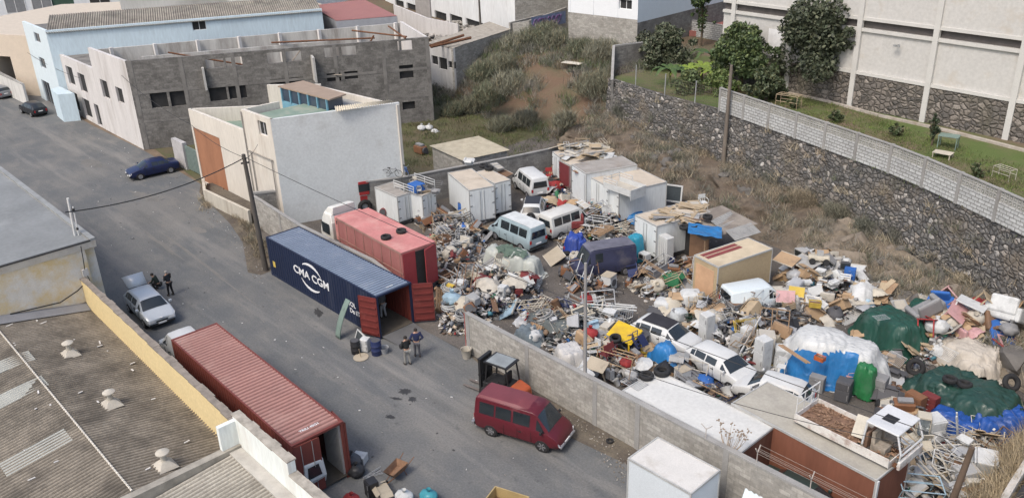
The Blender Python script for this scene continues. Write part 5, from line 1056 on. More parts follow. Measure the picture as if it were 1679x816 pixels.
for y in (-.25,.25): MB().box(1.0,2.1,y-.06,y+.06,.1,.14).box(1.0,1.05,y-.06,y+.06,.1,.7).build('fork',mat('fork_steel',(.14,.12,.11),.6),fl_)
for x,r in ((.55,.34),(-.9,.26)):
    for y in (-.52,.52): MB().lathe([(r*.5,-.1),(r,-.1),(r,.1),(r*.5,.1)],18,(x,y,r),'Y').build('wheel',tyrem,fl_,smooth=True)
# --- wrecked pickup on the rusty container
whw=mat('chipped_white',(.60,.58,.54),.6,var=.12,stain=(.22,.10,.06),stain_amt=.5,stain_scale=2.2); rby=mat('rusty_bed',(.20,.12,.08),.95,var=.5,scale=5,bump=.5)
a,rz,L1,W1=rect3((1301,691),(1408,760),(1452,713),2.95)
L1=3.75; W1=1.75
q0=P2(1303,693,2.62); rz=R(-3.2)
wp_=thing('wrecked_pickup','wrecked white pickup truck with a rusty bed and stripped cab on the container roof','pickup truck',(q0.x,q0.y,2.56),rz)
mb=MB(); mb.box(0,2.55,0,1.7,.22,.28); mb.build('bed_floor',rby,wp_)
mb=MB(); mb.box(0,4.1,-.04,.0,.16,.55); mb.box(0,2.6,1.7,1.74,.16,.5); mb.box(-.04,0,-.04,1.74,.16,.5); mb.box(4.06,4.1,0,1.7,.1,.4); mb.build('bed_side',whw,wp_,bevel=.008)
mb=MB()
for y in (.05,.6,1.15,1.68): mb.tube([(-.02,y,.5),(-.02,y,1.35)],.025,5)
mb.tube([(-.02,.05,1.35),(-.02,1.68,1.35)],.028,5); mb.tube([(-.02,.05,.95),(-.02,1.68,.95)],.02,5); mb.build('headboard_rail',mat('rail_white',(.6,.6,.58),.5,stain=(.25,.12,.07)),wp_)
MB().box(.2,4.3,.35,.5,.04,.158).box(.2,4.3,1.2,1.35,.04,.158).build('chassis',rust,wp_)
mb=MB(); mb.box(2.85,4.2,.2,1.9,1.52,1.6); cbn=mb.build('cab_roof',whp,wp_,bevel=.04); MB().box(3.2,3.7,.75,1.25,1.605,1.61).build('roof_hatch',blk,cbn)
mb=MB()
for pts in ([(2.9,.25,1.52),(2.85,.2,.5)],[(2.9,1.85,1.52),(2.85,1.9,.3)],[(4.15,.25,1.52),(4.4,.2,.8),(4.35,.2,.25)],[(4.15,1.85,1.52),(4.4,1.9,.8),(4.35,1.9,.25)],[(4.38,.2,.72),(4.38,1.9,.72)]): MB().tube(pts,.04,6).build('cab_pillar',whp,wp_)
MB().box(4.34,4.46,.15,1.95,.12,.5).build('front_panel',whw,wp_,bevel=.03); MB().box(2.9,3.0,.3,1.8,.3,1.0).build('cab_back_wall',rby,wp_)
MB().box(3.1,3.7,.4,.9,.3,.55).box(3.1,3.25,.4,.9,.55,1.1).build('seat',mat('torn_seat',(.30,.26,.21),.95,var=.4,scale=4),wp_); MB().box(3.1,3.7,1.15,1.65,.3,.55).box(3.1,3.25,1.15,1.65,.55,1.1).build('seat',mat('torn_seat',(.3,.26,.21)),wp_); MB().ring(.19,.018,16,6,(4.05,.65,.85)).build('steering_wheel',blk,wp_)
r=random.Random(4); mb=MB()
for i in range(260): mb.obox((r.uniform(.08,2.5),r.uniform(.08,1.62),.3+abs(r.gauss(0,.05))),(r.uniform(.03,.22),r.uniform(.02,.08),.02),r.uniform(0,6),r.uniform(-.5,.5))
for i in range(80): mb.obox((r.uniform(2.6,4.2),r.uniform(.2,1.7),.2+abs(r.gauss(0,.12))),(r.uniform(.05,.4),r.uniform(.02,.08),.03),r.uniform(0,6),r.uniform(-.9,.9))
mb.build('rust_flakes',mat('rust_flakes',(.27,.17,.11),.95,var=.5,scale=9),wp_)['kind']='stuff'
MB().obox((2.4,.85,.75),(.5,.9,.08),.2,.9).build('cloth_rag',mat('pale_rag',(.5,.47,.4),.95),wp_)
# --- yellow cab wreck with tyre
ym=mat('yellow_body',(.62,.42,.02),.5,var=.1,stain=(.4,.25,.05)); p=P2(1012,575,.3)
yc=thing('yellow_cab','bright yellow vehicle cab with a pink cloth, lying in the heap by the wall','vehicle part',(p.x,p.y,-.15),R(10))
MB().obox((.2,.4,1.45),(1.5,1.3,.06),0,R(12),R(8)).build('roof_panel',ym,yc,bevel=.02)
mb=MB()
for x,y in ((-.6,-.3),(.9,-.3),(-.6,1.0),(.9,1.0)): mb.tube([(x,y,0),(x*.95,y,1.35+y*.2)],.05,6)
mb.tube([(-.6,-.3,.8),(.9,-.3,.8)],.045,6); mb.tube([(-.6,-.3,.8),(-.6,1,.8)],.045,6); mb.build('cab_frame',ym,yc)
MB().box(-.6,.9,-.25,.95,.0,.7).build('lower_body',mat('dark_cab',(.05,.05,.05)),yc); MB().obox((-.1,-.38,.75),(.6,.05,1.0),0,R(-8)).build('pink_cloth',mat('pink_cloth',(.5,.13,.15),.95,var=.2),yc,bevel=.02)
# ================================================================ NUMPY SCATTER MESHES
def npmesh(name,V_,F_,m,cols=None,parent=None,smooth=False):
    """V_ (n,3) F_ (k,4) cols (k,3)"""
    me=bpy.data.meshes.new(name); k=len(F_); me.vertices.add(len(V_)); me.vertices.foreach_set('co',np.asarray(V_,np.float32).ravel())
    me.loops.add(k*4); me.loops.foreach_set('vertex_index',np.asarray(F_,np.int32).ravel()); me.polygons.add(k); me.polygons.foreach_set('loop_start',np.arange(0,k*4,4,dtype=np.int32))
    me.update(calc_edges=True); me.validate()
    if cols is not None:
        a=me.color_attributes.new('Col','FLOAT_COLOR','CORNER'); c=np.ones((k,4,4),np.float32); c[:,:,:3]=np.asarray(cols)[:,None,:]; a.data.foreach_set('color',c.ravel())
    if smooth: me.polygons.foreach_set('use_smooth',[True]*k)
    me.materials.append(m); o=bpy.data.objects.new(name,me); COL.objects.link(o)
    if parent: o.parent=parent
    return o
def cards(P,size,up=.3,asp=1.6,rng=RNG):
    n=len(P); d=rng.normal(size=(n,3)); d[:,2]+=up; d/=np.linalg.norm(d,axis=1)[:,None]; e=rng.normal(size=(n,3)); e-=d*(e*d).sum(1)[:,None]; e/=np.linalg.norm(e,axis=1)[:,None]; f=np.cross(d,e)
    s=size*rng.uniform(.6,1.4,(n,1)); a=e*s; b=f*s/asp
    V_=np.stack([P-a,P-b*.9+a*.1,P+a,P+b*.9+a*.1],1).reshape(-1,3); return V_,np.arange(4*n).reshape(-1,4)
def blades(P,h,w_,lean=.5,rng=RNG):
    n=len(P); hh=h*rng.uniform(.5,1.2,(n,1)); a=rng.uniform(0,6.28,n); t=np.stack([np.cos(a),np.sin(a),np.zeros(n)],1)*w_
    l=rng.normal(size=(n,3))*lean; l[:,2]=0; top=P+np.concatenate([l[:,:2]*hh,hh],1)
    V_=np.stack([P-t,P+t,top+t*.25,top-t*.25],1).reshape(-1,3); return V_,np.arange(4*n).reshape(-1,4)
def boxes(P,S,col,flat=.35,rng=RNG):
    n=len(P); from_=np.array([[-1,-1,-1],[1,-1,-1],[1,1,-1],[-1,1,-1],[-1,-1,1],[1,-1,1],[1,1,1],[-1,1,1]])*.5
    a=rng.uniform(0,6.28,n); b=rng.normal(size=n)*flat; c=rng.normal(size=n)*flat
    ca,sa=np.cos(a),np.sin(a); cb,sb=np.cos(b),np.sin(b); cc,sc=np.cos(c),np.sin(c); Z=np.zeros(n); O=np.ones(n)
    Rz=np.stack([ca,-sa,Z,sa,ca,Z,Z,Z,O],1).reshape(-1,3,3); Rx=np.stack([O,Z,Z,Z,cb,-sb,Z,sb,cb],1).reshape(-1,3,3); Ry=np.stack([cc,Z,sc,Z,O,Z,-sc,Z,cc],1).reshape(-1,3,3)
    M_=Rz@Rx@Ry; V_=(from_[None]*S[:,None,:])@M_.transpose(0,2,1)+P[:,None,:]
    F=np.array([(0,3,2,1),(4,5,6,7),(0,1,5,4),(1,2,6,5),(2,3,7,6),(3,0,4,7)]); F_=(F[None]+np.arange(n)[:,None,None]*8).reshape(-1,4)
    return V_.reshape(-1,3),F_,np.repeat(col,6,0)
def ell(cs,n,rng=RNG,shell=.55):
    """points in a set of ellipsoids (x,y,z,rx,ry,rz)"""
    cs=np.array(cs,float); w_=cs[:,3]*cs[:,4]; k=rng.choice(len(cs),n,p=w_/w_.sum()); d=rng.normal(size=(n,3)); d/=np.linalg.norm(d,axis=1)[:,None]
    r=rng.uniform(shell**3,1,(n,1))**(1/3); return cs[k,:3]+d*r*cs[k,3:]
leafm=mat('leaf',(.05,.08,.02),.6,var=.25,scale=2,fine=.2,attr=True); twig=mat('bark',(.11,.085,.06),.95,var=.3,scale=4,bump=.5)
def lcol(n,base,v=.35,rng=RNG,alt=None,pa=.2):
    b=np.array(base)[None]*(1+rng.uniform(-v,v,(n,1))); 
    if alt is not None: k=rng.random(n)<pa; b[k]=np.array(alt)*(1+rng.uniform(-v,v,(k.sum(),1)))
    return b
def tree(label,x,y,z,h,r,n,col,alt,nc=14,seed=1,group=None,low=.15,size=.17,kind='tree'):
    rng=np.random.default_rng(seed); root=thing(kind,label,'tree' if kind=='tree' else 'shrub',(x,y,z),0,group)
    cs=[]; 
    for i in range(nc):
        a=rng.uniform(0,6.28); q=rng.uniform(.15,.8)*r; zz=h*rng.uniform(low+.12,.86); k=math.sin(math.pi*min(1,(zz/h)*.85+.12)); q*=k; s=r*rng.uniform(.28,.48); cs.append((q*math.cos(a),q*math.sin(a),zz,s,s,s*.85))
    cs.append((0,0,h*.45,r*.4,r*.4,h*.25)); cs.append((rng.uniform(-.3,.3)*r,0,h*.88,r*.2,r*.2,h*.12))
    for i in range(nc): a=rng.uniform(0,6.28); q=r*rng.uniform(.75,1.08); zz=h*rng.uniform(.35,.95); k=math.sin(math.pi*min(1,(zz/h)*.85+.12)); cs.append((q*k*math.cos(a),q*k*math.sin(a),zz,r*.13,r*.13,r*.12))
    P=ell(cs,n,rng,.5); V_,F_=cards(P,size,.2,1.5,rng); npmesh('crown',V_,F_,leafm,lcol(n,col,.4,rng,alt,.25),root)
    mb=MB(); 
    mb.tube([(0,0,-.2),(.05,.03,h*.3),(.0,.1,h*.6),(.1,0,h*.8)],[r*.07+.05,r*.05+.04,r*.03+.02,.02],8)
    for c in cs[:8]: mb.tube([(0.03,.03,h*.28),(c[0]*.5,c[1]*.5,(c[2]+h*.28)/2+.1),(c[0],c[1],c[2])],[.07,.045,.015],5)
    mb.build('trunk',twig,root,smooth=True); return root
GREEN=(.045,.07,.022); DG=(.03,.045,.018)
p=at(1342,160,TERZ); tree('tall dark green tree in the middle of the garden, in front of the warehouse ribs',p.x,p.y,TERZ,9.2,3.7,15000,(.055,.068,.04),(.10,.11,.065),22,1,size=.17,low=.12)
p=at(1213,150,TERZ); tree('bushy green tree beside the banana plants at the far end of the garden',p.x,p.y,TERZ,6.0,2.9,9000,(.06,.09,.035),(.11,.14,.05),16,2,low=.12,size=.15)
p=at(1290,135,TERZ); tree('smaller round tree close behind the tall dark tree, to its left',p.x,p.y,TERZ,4.8,2.3,5000,(.08,.11,.045),(.12,.15,.06),12,3,low=.12,size=.15)
p=at(1095,112,TERZ); tree('wide dark shrub growing against the plinth of the white house',p.x,p.y,TERZ,4.0,2.9,5500,(.07,.085,.05),(.12,.125,.08),14,4,low=.02,kind='shrub')
p=at(1150,60,TERZ+1); tree('small green tree in front of the blue-white wall of the house',p.x,p.y,TERZ,6.5,1.4,2500,(.05,.08,.03),(.07,.1,.03),8,5,low=.55,size=.14)
p=at(1545,172,TERZ); tree('small thin tree by the rubble base of the warehouse',p.x,p.y,TERZ,2.6,1.2,1700,(.05,.075,.03),(.08,.1,.04),7,6,low=.1,kind='shrub',size=.13)
p=at(1665,215,TERZ); tree('rounded shrub against the rubble base at the right edge',p.x,p.y,TERZ,2.2,1.5,1800,(.05,.075,.03),(.08,.1,.04),7,7,low=.05,kind='shrub',size=.13)
p=at(1527,238,TERZ); tree('slender young tree in the lawn beside the green metal table',p.x,p.y,TERZ,2.3,.55,700,(.04,.06,.03),(.07,.08,.04),4,8,low=.2,size=.1)
for i,(a_,b_) in enumerate(((1430,170),(1465,160),(1490,150),(1588,190),(1405,150),(1448,178),(1510,185),(1640,215),(1560,200))):
    p=at(a_,b_,TERZ); tree('low climbing shrub spreading over the rubble base of the warehouse',p.x,p.y,TERZ,1.6,1.3,1300,(.045,.065,.03),(.08,.085,.04),6,20+i,low=.02,kind='shrub',size=.12,group='climbing shrubs on the rubble base')
for i,(a_,b_) in enumerate(((1470,222),(1300,178),(1372,200),(1600,290))):
    p=at(a_,b_,TERZ); tree('knee-high weedy bush growing in the lawn behind the parapet',p.x,p.y,TERZ,.9,.6,500,(.06,.085,.035),(.12,.11,.06),5,30+i,low=.02,kind='shrub',size=.1,group='weedy bushes behind the parapet')
p=at(1128,150,TERZ); tree('straggly green shrub spilling over the wire fence',p.x,p.y,TERZ,1.7,1.9,2300,(.08,.11,.045),(.13,.15,.06),9,41,low=.02,kind='shrub',size=.13)
p=at(1060,96,TERZ); tree('dark shrub between the corner wall and the house plinth',p.x,p.y,TERZ,2.6,2.0,2600,(.06,.07,.045),(.11,.11,.07),9,42,low=.02,kind='shrub',size=.13)
p=at(1185,158,TERZ); tree('leafy shrub at the foot of the bushy tree, next to the banana plants',p.x,p.y,TERZ,2.0,1.7,2300,(.09,.13,.04),(.15,.18,.06),9,43,low=.02,kind='shrub',size=.13)
p=at(1255,165,TERZ); tree('dark thicket between the bushy tree and the smaller round tree',p.x,p.y,TERZ,2.8,2.0,2600,(.06,.08,.04),(.11,.12,.06),9,44,low=.02,kind='shrub',size=.14)
p=at(1385,100,TERZ); tree('tall loose-crowned tree rising behind the tall dark tree against the warehouse',p.x-1.5,p.y-2,TERZ,8.0,2.4,5000,(.07,.085,.05),(.12,.13,.08),14,45,low=.25,size=.16)
# banana plants
bm_=mat('banana_leaf',(.16,.22,.03),.5,var=.3,scale=3); bm2=mat('banana_leaf_dark',(.06,.10,.025),.5,var=.3,scale=3)
def banana(x,y,h,seed,m,lab):
    r=random.Random(seed); root=thing('banana_plant',lab,'banana plant',(x,y,TERZ),r.uniform(0,6),'banana plants at the end of the garden'); MB().tube([(0,0,0),(0,0,h*.5)],[.12,.08],7).build('stem',mat('banana_stem',(.12,.13,.05),.8),root)
    for i in range(8):
        a=i*.8+r.uniform(-.2,.2); L_=h*r.uniform(.7,.95); mb=MB(); vs_=[];n=7
        for k in range(n+1):
            t=k/n; rr=L_*.85*t; z=h*.5+L_*(.75*t-.75*t*t*r.uniform(.9,1.2)); w_=.26*math.sin(math.pi*min(.98,t*.9+.06)); c,s=math.cos(a),math.sin(a); vs_+=[(c*rr-s*w_,s*rr+c*w_,z-.07),(c*rr,s*rr,z),(c*rr+s*w_,s*rr-c*w_,z-.07)]
        mb.add(vs_,[(3*k,3*k+1,3*k+4,3*k+3) for k in range(n)]+[(3*k+1,3*k+2,3*k+5,3*k+4) for k in range(n)]); mb.build('leaf',m,root,smooth='all')
for i,(a_,b_,h,mm,lb_) in enumerate(((1128,138,2.6,bm_,'bright yellow-green banana plant in front, left of the bushy tree'),(1150,132,2.4,bm_,'bright banana plant next to the bushy tree trunk, second from right'),(1170,140,2.3,bm_,'rightmost bright banana plant below the bushy tree'),(1098,140,2.7,bm2,'darker banana plant behind the wire fence, leftmost of the clump'),(1165,118,3.2,bm2,'tall dark banana plant standing behind the bright ones'))):
    p=at(a_,b_,TERZ); banana(p.x,p.y,h,i,mm,lb_)
# hanging grass and brush
dry=mat('dry_stems',(.25,.2,.13),.9,var=.3,scale=2,attr=True)
def zslope(x,y):
    return 0
rng=np.random.default_rng(77)
def tufts(name,label,pts,hmin,hmax,nb,cols,w_=.012,lean=.5,spread=.25,cat='dry grass',kind='stuff'):
    P=[];C_=[];H=[]
    for (x,y,z) in pts:
        k=nb; q=rng.normal(size=(k,3))*spread; q[:,2]=rng.uniform(-.03,.05,k); P.append(np.array([x,y,z])+q); c=np.array(cols[rng.integers(len(cols))]); C_.append(c[None]*(1+rng.uniform(-.35,.35,(k,1)))); H.append(np.full((k,1),rng.uniform(hmin,hmax)))
    P=np.concatenate(P); C_=np.concatenate(C_); H=np.concatenate(H); V_,F_=blades(P,H,w_,lean,rng); o=npmesh(name,V_,F_,dry,C_); tag(o,label,cat,kind=kind); return o
straw=[(.33,.27,.19),(.26,.22,.155),(.36,.31,.22),(.21,.185,.14),(.18,.175,.13)]; greyg=[(.17,.168,.14),(.22,.21,.18),(.14,.145,.115),(.26,.24,.2),(.12,.135,.085)]
pts=[slope(rng.uniform(0,1),rng.uniform(.05,1.0)**.8) for _ in range(1500) if True]
tufts('dry_grass','dry straw and grey grass tufts covering the earth bank under the stone wall',[q for q in pts if noise.noise((q[0]*.45,q[1]*.45,8))>-.02],.2,.6,34,straw+greyg,.018,.6,.30)
pts=[]
for _ in range(2300):
    u=rng.uniform(-84,-52); v=rng.uniform(57,76); pts.append((u,v,hz(u,v)))
pts=[q for q in pts if not(-66<q[0]<-55 and 58<q[1]<64.5 and noise.noise((q[0]*.4,q[1]*.4,3))<.25)]
tufts('dry_grass','grey-green weeds and dry grass over the rising ground behind the yard',pts,.3,.9,34,greyg+greyg+[(.10,.14,.05),(.09,.12,.05),(.16,.12,.07)],.022,.5,.35)
pts=[(rng.uniform(-81,-50),rng.uniform(38,58),.02) for _ in range(900)]; pts=[q for q in pts if not(-58<q[0]<-49 and q[1]<49) and not (q[0]<-69-(53-q[1])*.5)]
tufts('grass','short green and brown grass on the derelict plot behind the yard wall',pts,.12,.35,26,[(.08,.11,.03),(.10,.12,.05),(.13,.11,.06),(.09,.09,.05)],.02,.5,.4,'grass')
pts=[sl2(rng.uniform(0,1),rng.uniform(.0,1)) for _ in range(700)]
tufts('dry_grass','straw-coloured dry grass hanging down the bank in the right foreground',pts,.25,.7,30,[(.42,.34,.22),(.34,.27,.17),(.28,.23,.15)],.014,.6,.22)
pts=[(rng.uniform(-38,-8),0,TERZ) for _ in range(900)]
pts=[(x,lerpl(T,min(.99,max(0,(x+53)/46.8)))[1]+rng.uniform(.5,9),TERZ) for x,_,_ in pts]
tufts('grass','short lawn and weeds in the terrace garden behind the parapet',pts,.06,.22,24,[(.09,.13,.03),(.12,.16,.04),(.13,.12,.06)],.02,.5,.4,'grass')
# weeds at wall feet on the street
pts=[at(x+rng.normal()*5,y+rng.normal()*4,.0) for x,y in ((402,362),(408,372),(415,383),(420,395),(428,405),(395,358),(410,392),(425,420),(343,330),(340,338)) for _ in range(7)]
tufts('weeds','dry straw weeds along the foot of the ramp parapet and leaning pole',[tuple(p) for p in pts],.2,.5,40,straw,.014,.55,.18,'weeds')
pts=[]
for _ in range(300):
    a_=rng.uniform(0,1); P0=lerpl(T,a_); Q0=lerpl(F,a_); t_=rng.uniform(0,1)**4; pts.append((P0[0],P0[1]-.38,Q0[2]-.2+(TERZ-Q0[2])*t_))
tufts('wall_weeds','grey dry weeds rooted in the joints and along the foot of the dark stone wall',pts,.2,.7,26,greyg+straw,.016,.7,.22,'weeds')
# individual bushes on the banks
bush=[(1160,262,.9,1.0),(1225,270,.8,1.1),(1275,300,1.2,1.2),(1245,235,1.6,.9),(1110,215,1.8,.9),(1075,205,1.8,.8),(1315,330,1.3,1.0),(1020,185,2.4,.9),(985,205,1.0,1.1),(1370,350,1.4,.9),(1480,390,1.3,.9),(1545,410,1.3,1.2),(1590,470,.8,1.0),(1655,470,1.2,1.0),(1000,165,2.8,.8),(1190,275,.5,.7),(1340,315,1.8,.8),(1420,375,1.2,.8)]
for i,(a_,b_,z_,r_) in enumerate(bush):
    p=at(a_,b_,z_); rg=np.random.default_rng(200+i); n=1100; cs=[(0,0,r_*.45,r_,r_*.8,r_*.55),(r_*.5,.1,r_*.3,r_*.6,r_*.6,r_*.4),(-r_*.5,0,r_*.5,r_*.6,r_*.6,r_*.5)]
    P=ell(cs,n,rg,.2); V_,F_=blades(P,.42,.016,.7,rg); root=thing('dry_shrub','grey leafless shrub clinging to the earth bank below the stone wall','shrub',(p.x,p.y,z_-.35),0,'leafless shrubs on the earth bank')
    npmesh('twigs',V_,F_,dry,lcol(n,greyg[i%5] if i%3 else straw[i%5],.35,rg),root); m_=MB()
    for k in range(6): m_.tube([(0,0,-.2),(math.cos(k)*r_*.4,math.sin(k)*r_*.4,r_*.6)],[.03,.008],4)
    m_.build('stem',twig,root)
b2=[(820,120,1.5),(850,90,1.9),(880,75,1.7),(905,80,1.4),(835,150,1.4),(800,165,1.3),(770,185,1.2),(860,205,1.1),(960,120,1.8),(975,155,1.7),(985,100,1.6),(950,90,1.2),(820,215,1.0),(895,60,1.3),(740,190,1.0),(1000,120,1.4),(925,205,.9),(790,130,1.3)]
for i,(a_,b_,r_) in enumerate(b2):
    q=at(a_,b_,3); z_=hz(q.x,q.y); q=at(a_,b_,z_); z_=hz(q.x,q.y); q=at(a_,b_,z_); rg=np.random.default_rng(300+i); n=1900; r_*=1.15
    P=ell([(0,0,r_*.6,r_,r_,r_*.7),(r_*.5,.2,r_*.9,r_*.6,r_*.6,r_*.5),(-r_*.6,0,r_*.4,r_*.6,r_*.7,r_*.5)],n,rg,.25); V_,F_=blades(P,.55,.026,.6,rg); root=thing('shrub','grey-green feathery shrub on the overgrown slope behind the yard','shrub',(q.x,q.y,z_-.3),0,'feathery shrubs on the overgrown slope')
    npmesh('foliage',V_,F_,dry,lcol(n,[(.18,.185,.13),(.21,.21,.155),(.145,.16,.105)][i%3],.35,rg,(.22,.19,.12),.2),root); m_=MB()
    for k in range(6): m_.tube([(0,0,-.2),(math.cos(k)*r_*.4,math.sin(k)*r_*.4,r_*.7)],[.04,.01],4)
    m_.build('stem',twig,root)
# rocks sticking out of the bank
rk=mat('tan_rock',(.215,.18,.14),.95,var=.25,scale=1.2,bump=.8,bscale=6,stain=(.13,.12,.11),stain_amt=.5)
rk2=mat('grey_rock',(.13,.122,.112),.95,var=.25,scale=1.2,bump=.8,bscale=6)
def rock(name,label,cat,x,y,z,s,seed,m,group=None):
    r=random.Random(seed); bm=bmesh.new()
    for _ in range(26): d=Vector((r.gauss(0,1),r.gauss(0,1),r.gauss(0,1))).normalized()*r.uniform(.75,1.15); bm.verts.new(d)
    bmesh.ops.convex_hull(bm,input=bm.verts); bmesh.ops.delete(bm,geom=[v for v in bm.verts if not v.link_faces],context='VERTS')
    bmesh.ops.subdivide_edges(bm,edges=bm.edges[:],cuts=2,use_grid_fill=True)
    for v in bm.verts: v.co*=1+.10*noise.noise(v.co*2.2+Vector((seed,0,0)))+.05*noise.noise(v.co*6)
    for v in bm.verts: v.co=Vector((v.co.x*s[0],v.co.y*s[1],v.co.z*s[2]))
    me=bpy.data.meshes.new(name); bm.to_mesh(me); bm.free(); me.materials.append(m); me.polygons.foreach_set('use_smooth',[True]*len(me.polygons)); me.set_sharp_from_angle(angle=R(30)); o=bpy.data.objects.new(name,me); COL.objects.link(o); o.location=(x,y,z); o.rotation_euler=(0,0,r.uniform(0,6)); return tag(o,label,cat,group)
rr_=random.Random(8)
for i in range(58):
    a_=rr_.uniform(.60,1); b_=rr_.uniform(.15,1.0); q=slope(a_,b_); s=rr_.uniform(.3,.95); rock('rock','tan weathered rock outcrop in the bank above the tarpaulins','rock',q[0],q[1]+.3,q[2]-.3*s,(s*1.5,s*.8,s*.95),i,rk if i%3 else rk2,'rock outcrops in the bank')
for i in range(14):
    a_=rr_.uniform(.1,.5); b_=rr_.uniform(.4,.9); q=slope(a_,b_); s=rr_.uniform(.25,.55); rock('rock','small grey rock lodged in the grassy part of the bank','rock',q[0],q[1]+.2,q[2]-.1,(s*1.2,s*.8,s*.8),100+i,rk2,'small rocks lodged in the bank')
# retaining posts row on the slope
ps=thing('post_fence','row of dark posts holding back stones on the brown slope behind the yard','fence',(*at2(898,103,3.6),3.2))
a=at(898,103,3.6); b=at(948,140,3.4)
for i in range(8):
    q=a.lerp(b,i/7); MB().box(q.x-a.x-.07,q.x-a.x+.07,q.y-a.y-.07,q.y-a.y+.07,-.6,1.3).build('post',mat('dark_post',(.07,.065,.06),.9),ps)
MB().obox(((b.x-a.x)/2,(b.y-a.y)/2+.1,.6),((b-a).length,.06,.3),math.atan2(b.y-a.y,b.x-a.x)).build('rail',mat('dark_post',(.07,.065,.06)),ps)
# ================================================================ POLES AND WIRES
wood=mat('weathered_pole',(.17,.145,.12),.9,var=.25,scale=2,streak=True); conp=mat('grey_pole',(.26,.25,.24),.8,var=.12)
def pole(name,label,foot,top,r,m,arms=()):
    root=thing(name,label,'pole',foot); d=Vector(top)-Vector(foot); MB().tube([(0,0,-.1),tuple(d)],[r*1.25,r*.8],12).build('post',m,root,smooth=True)
    for k,(f,L_,a) in enumerate(arms): 
        q=d*f; MB().obox(tuple(q),(L_,.08,.1),a).build('bracket',blk,root)
    return root
lp_f=(-49.4,23.0,0); lp_t=at(399,253,8.05)
pole('utility_pole','tall dark leaning utility pole at the far corner of the blue container',lp_f,lp_t,.15,mat('dark_pole',(.09,.08,.07),.9,var=.2),((.97,.5,0),(.93,.5,1.2)))
pf=at(957,612,2.4); ptp=(pf.x+.02,pf.y+.05,0); zt_=min(np.arange(5,14,.05),key=lambda z:abs((lambda v:408-FPX*v.dot(UP)/v.dot(FW))(Vector((pf.x,pf.y,z))-CAMP)-432))
pole('lamp_pole','slim grey pole rising straight from behind the block wall in the middle of the picture',(pf.x,pf.y+.1,0),(pf.x,pf.y+.1,float(zt_)),.085,conp)
f3=at(1188,239,2.7); z3=min(np.arange(5,14,.05),key=lambda z:abs((lambda v:408-FPX*v.dot(UP)/v.dot(FW))(Vector((f3.x,f3.y,z))-CAMP)-107))
pole('utility_pole','grey-brown utility pole standing on the bank against the dark stone wall',(f3.x,f3.y,1.0),(f3.x+.1,f3.y,float(z3)),.15,wood,((.985,.25,0),))
a4=at(1563,816,2.2); b4=at(1594,733,4.6); d4=(b4-a4); f4=a4-d4*(2.2/2.4)
pole('utility_pole','brown wooden pole with a frayed splintered top in the bottom right corner',(f4.x,f4.y,0),b4,.13,mat('brown_pole',(.12,.085,.06),.9,var=.3,scale=3,streak=True))
f5=at(1246,162,TERZ); pole('garden_pole','thin pale wooden pole in the garden beside the parapet start',(f5.x,f5.y,TERZ),(f5.x+.1,f5.y,TERZ+2.1),.08,mat('pale_wood',(.4,.36,.3),.9))
f6=at(789,62,4); z6=f6.z+4; pole('utility_pole','dark utility pole in front of the long white ruined building',(f6.x,f6.y,f6.z),(f6.x-.1,f6.y,f6.z+5.5),.13,mat('dark_pole',(.09,.08,.07)))
f7=at(1198,140,TERZ)
wire=mat('cable_black',(.03,.03,.03),.7)
def cable(name,label,a,b,sag,r=.02,n=24,cat='cable'):
    a=Vector(a);b=Vector(b); mb=MB(); mb.tube([tuple(a.lerp(b,i/n)-Vector((0,0,sag*4*(i/n)*(1-i/n)))) for i in range(n+1)],r,5); return tag(mb.build(name,wire),label,cat)
mt=at(107,348,8.0); cable('cable','thick black cable sagging over the road from the leaning pole to the roof mast',(lp_t.x,lp_t.y,7.8),mt,.55,.035)
cable('cable','thin cable from the leaning pole over the pink truck to the wooden pole bottom right',(lp_t.x,lp_t.y,7.9),b4,.7,.017,40)
cable('cable','thin cable from the leaning pole to the brown door of the plaster building',(lp_t.x,lp_t.y,7.85),(-68.9,27.7,5.2),.3,.018)
cable('cable','thin cable running from the plaster building to the white face of the derelict building',(-69.2,27.75,5.2),(-84.0,28.1,7.0),.4,.018)
cable('cable','cable along the wall of the pale blue building towards the derelict building',(-113.3,27.9,5.4),(-96,27.9,5.0),.3,.02)
cable('cable','thin cable dropping from the roof of the plaster building to the leaning pole',(lp_t.x,lp_t.y,7.7),(-57.2,27.6,6.0),.15,.015)
cable('cable','thin cable crossing the road wall towards the wrecked pickup',(pf.x,pf.y+.1,3.5),(-10.0,28.0,4.2),.35,.014)
# barbed wire on Y brackets along the right part of the block wall
bw_=thing('barbed_wire_fence','barbed wire strands on forked brackets along the right end of the block wall','fence',(-14.2,25.45,2.5))
yb=mat('bracket_pale',(.42,.38,.34),.7,var=.2)
for u in (-13.9,-11.6,-9.4,-7.2,-5.2): MB().tube([(u+14.2,0,-.1),(u+14.2,0,.45),(u+14.2,-.18,.75)],.022,5).tube([(u+14.2,0,.45),(u+14.2,.18,.75)],.022,5).build('bracket',yb,bw_)
mb=MB()
for y,z in ((-.17,.73),(.17,.73),(-.09,.6),(.09,.6),(0,.42)): mb.tube([(0.3,y,z),(9.2,y,z)],.007,4)
mb.build('barbed_strand',mat('rusty_wire2',(.28,.25,.22),.7),bw_)
f8=at(1157,716,2.55); br8=thing('antenna_bracket','small forked metal bracket on the coping in front of the white roof','bracket',(f8.x,f8.y,2.45)); MB().tube([(0,0,0),(0,0,.55)],.018,5).tube([(0,0,.5),(-.22,-.05,.7)],.018,5).tube([(0,0,.5),(.25,.05,.75)],.018,5).build('fork',yb,br8)
dp_=thing('dead_plant','leafless brown weed stalks growing over the wall coping by the white roof','plant',(-15.2,25.5,2.3)); mb=MB(); r=random.Random(6)
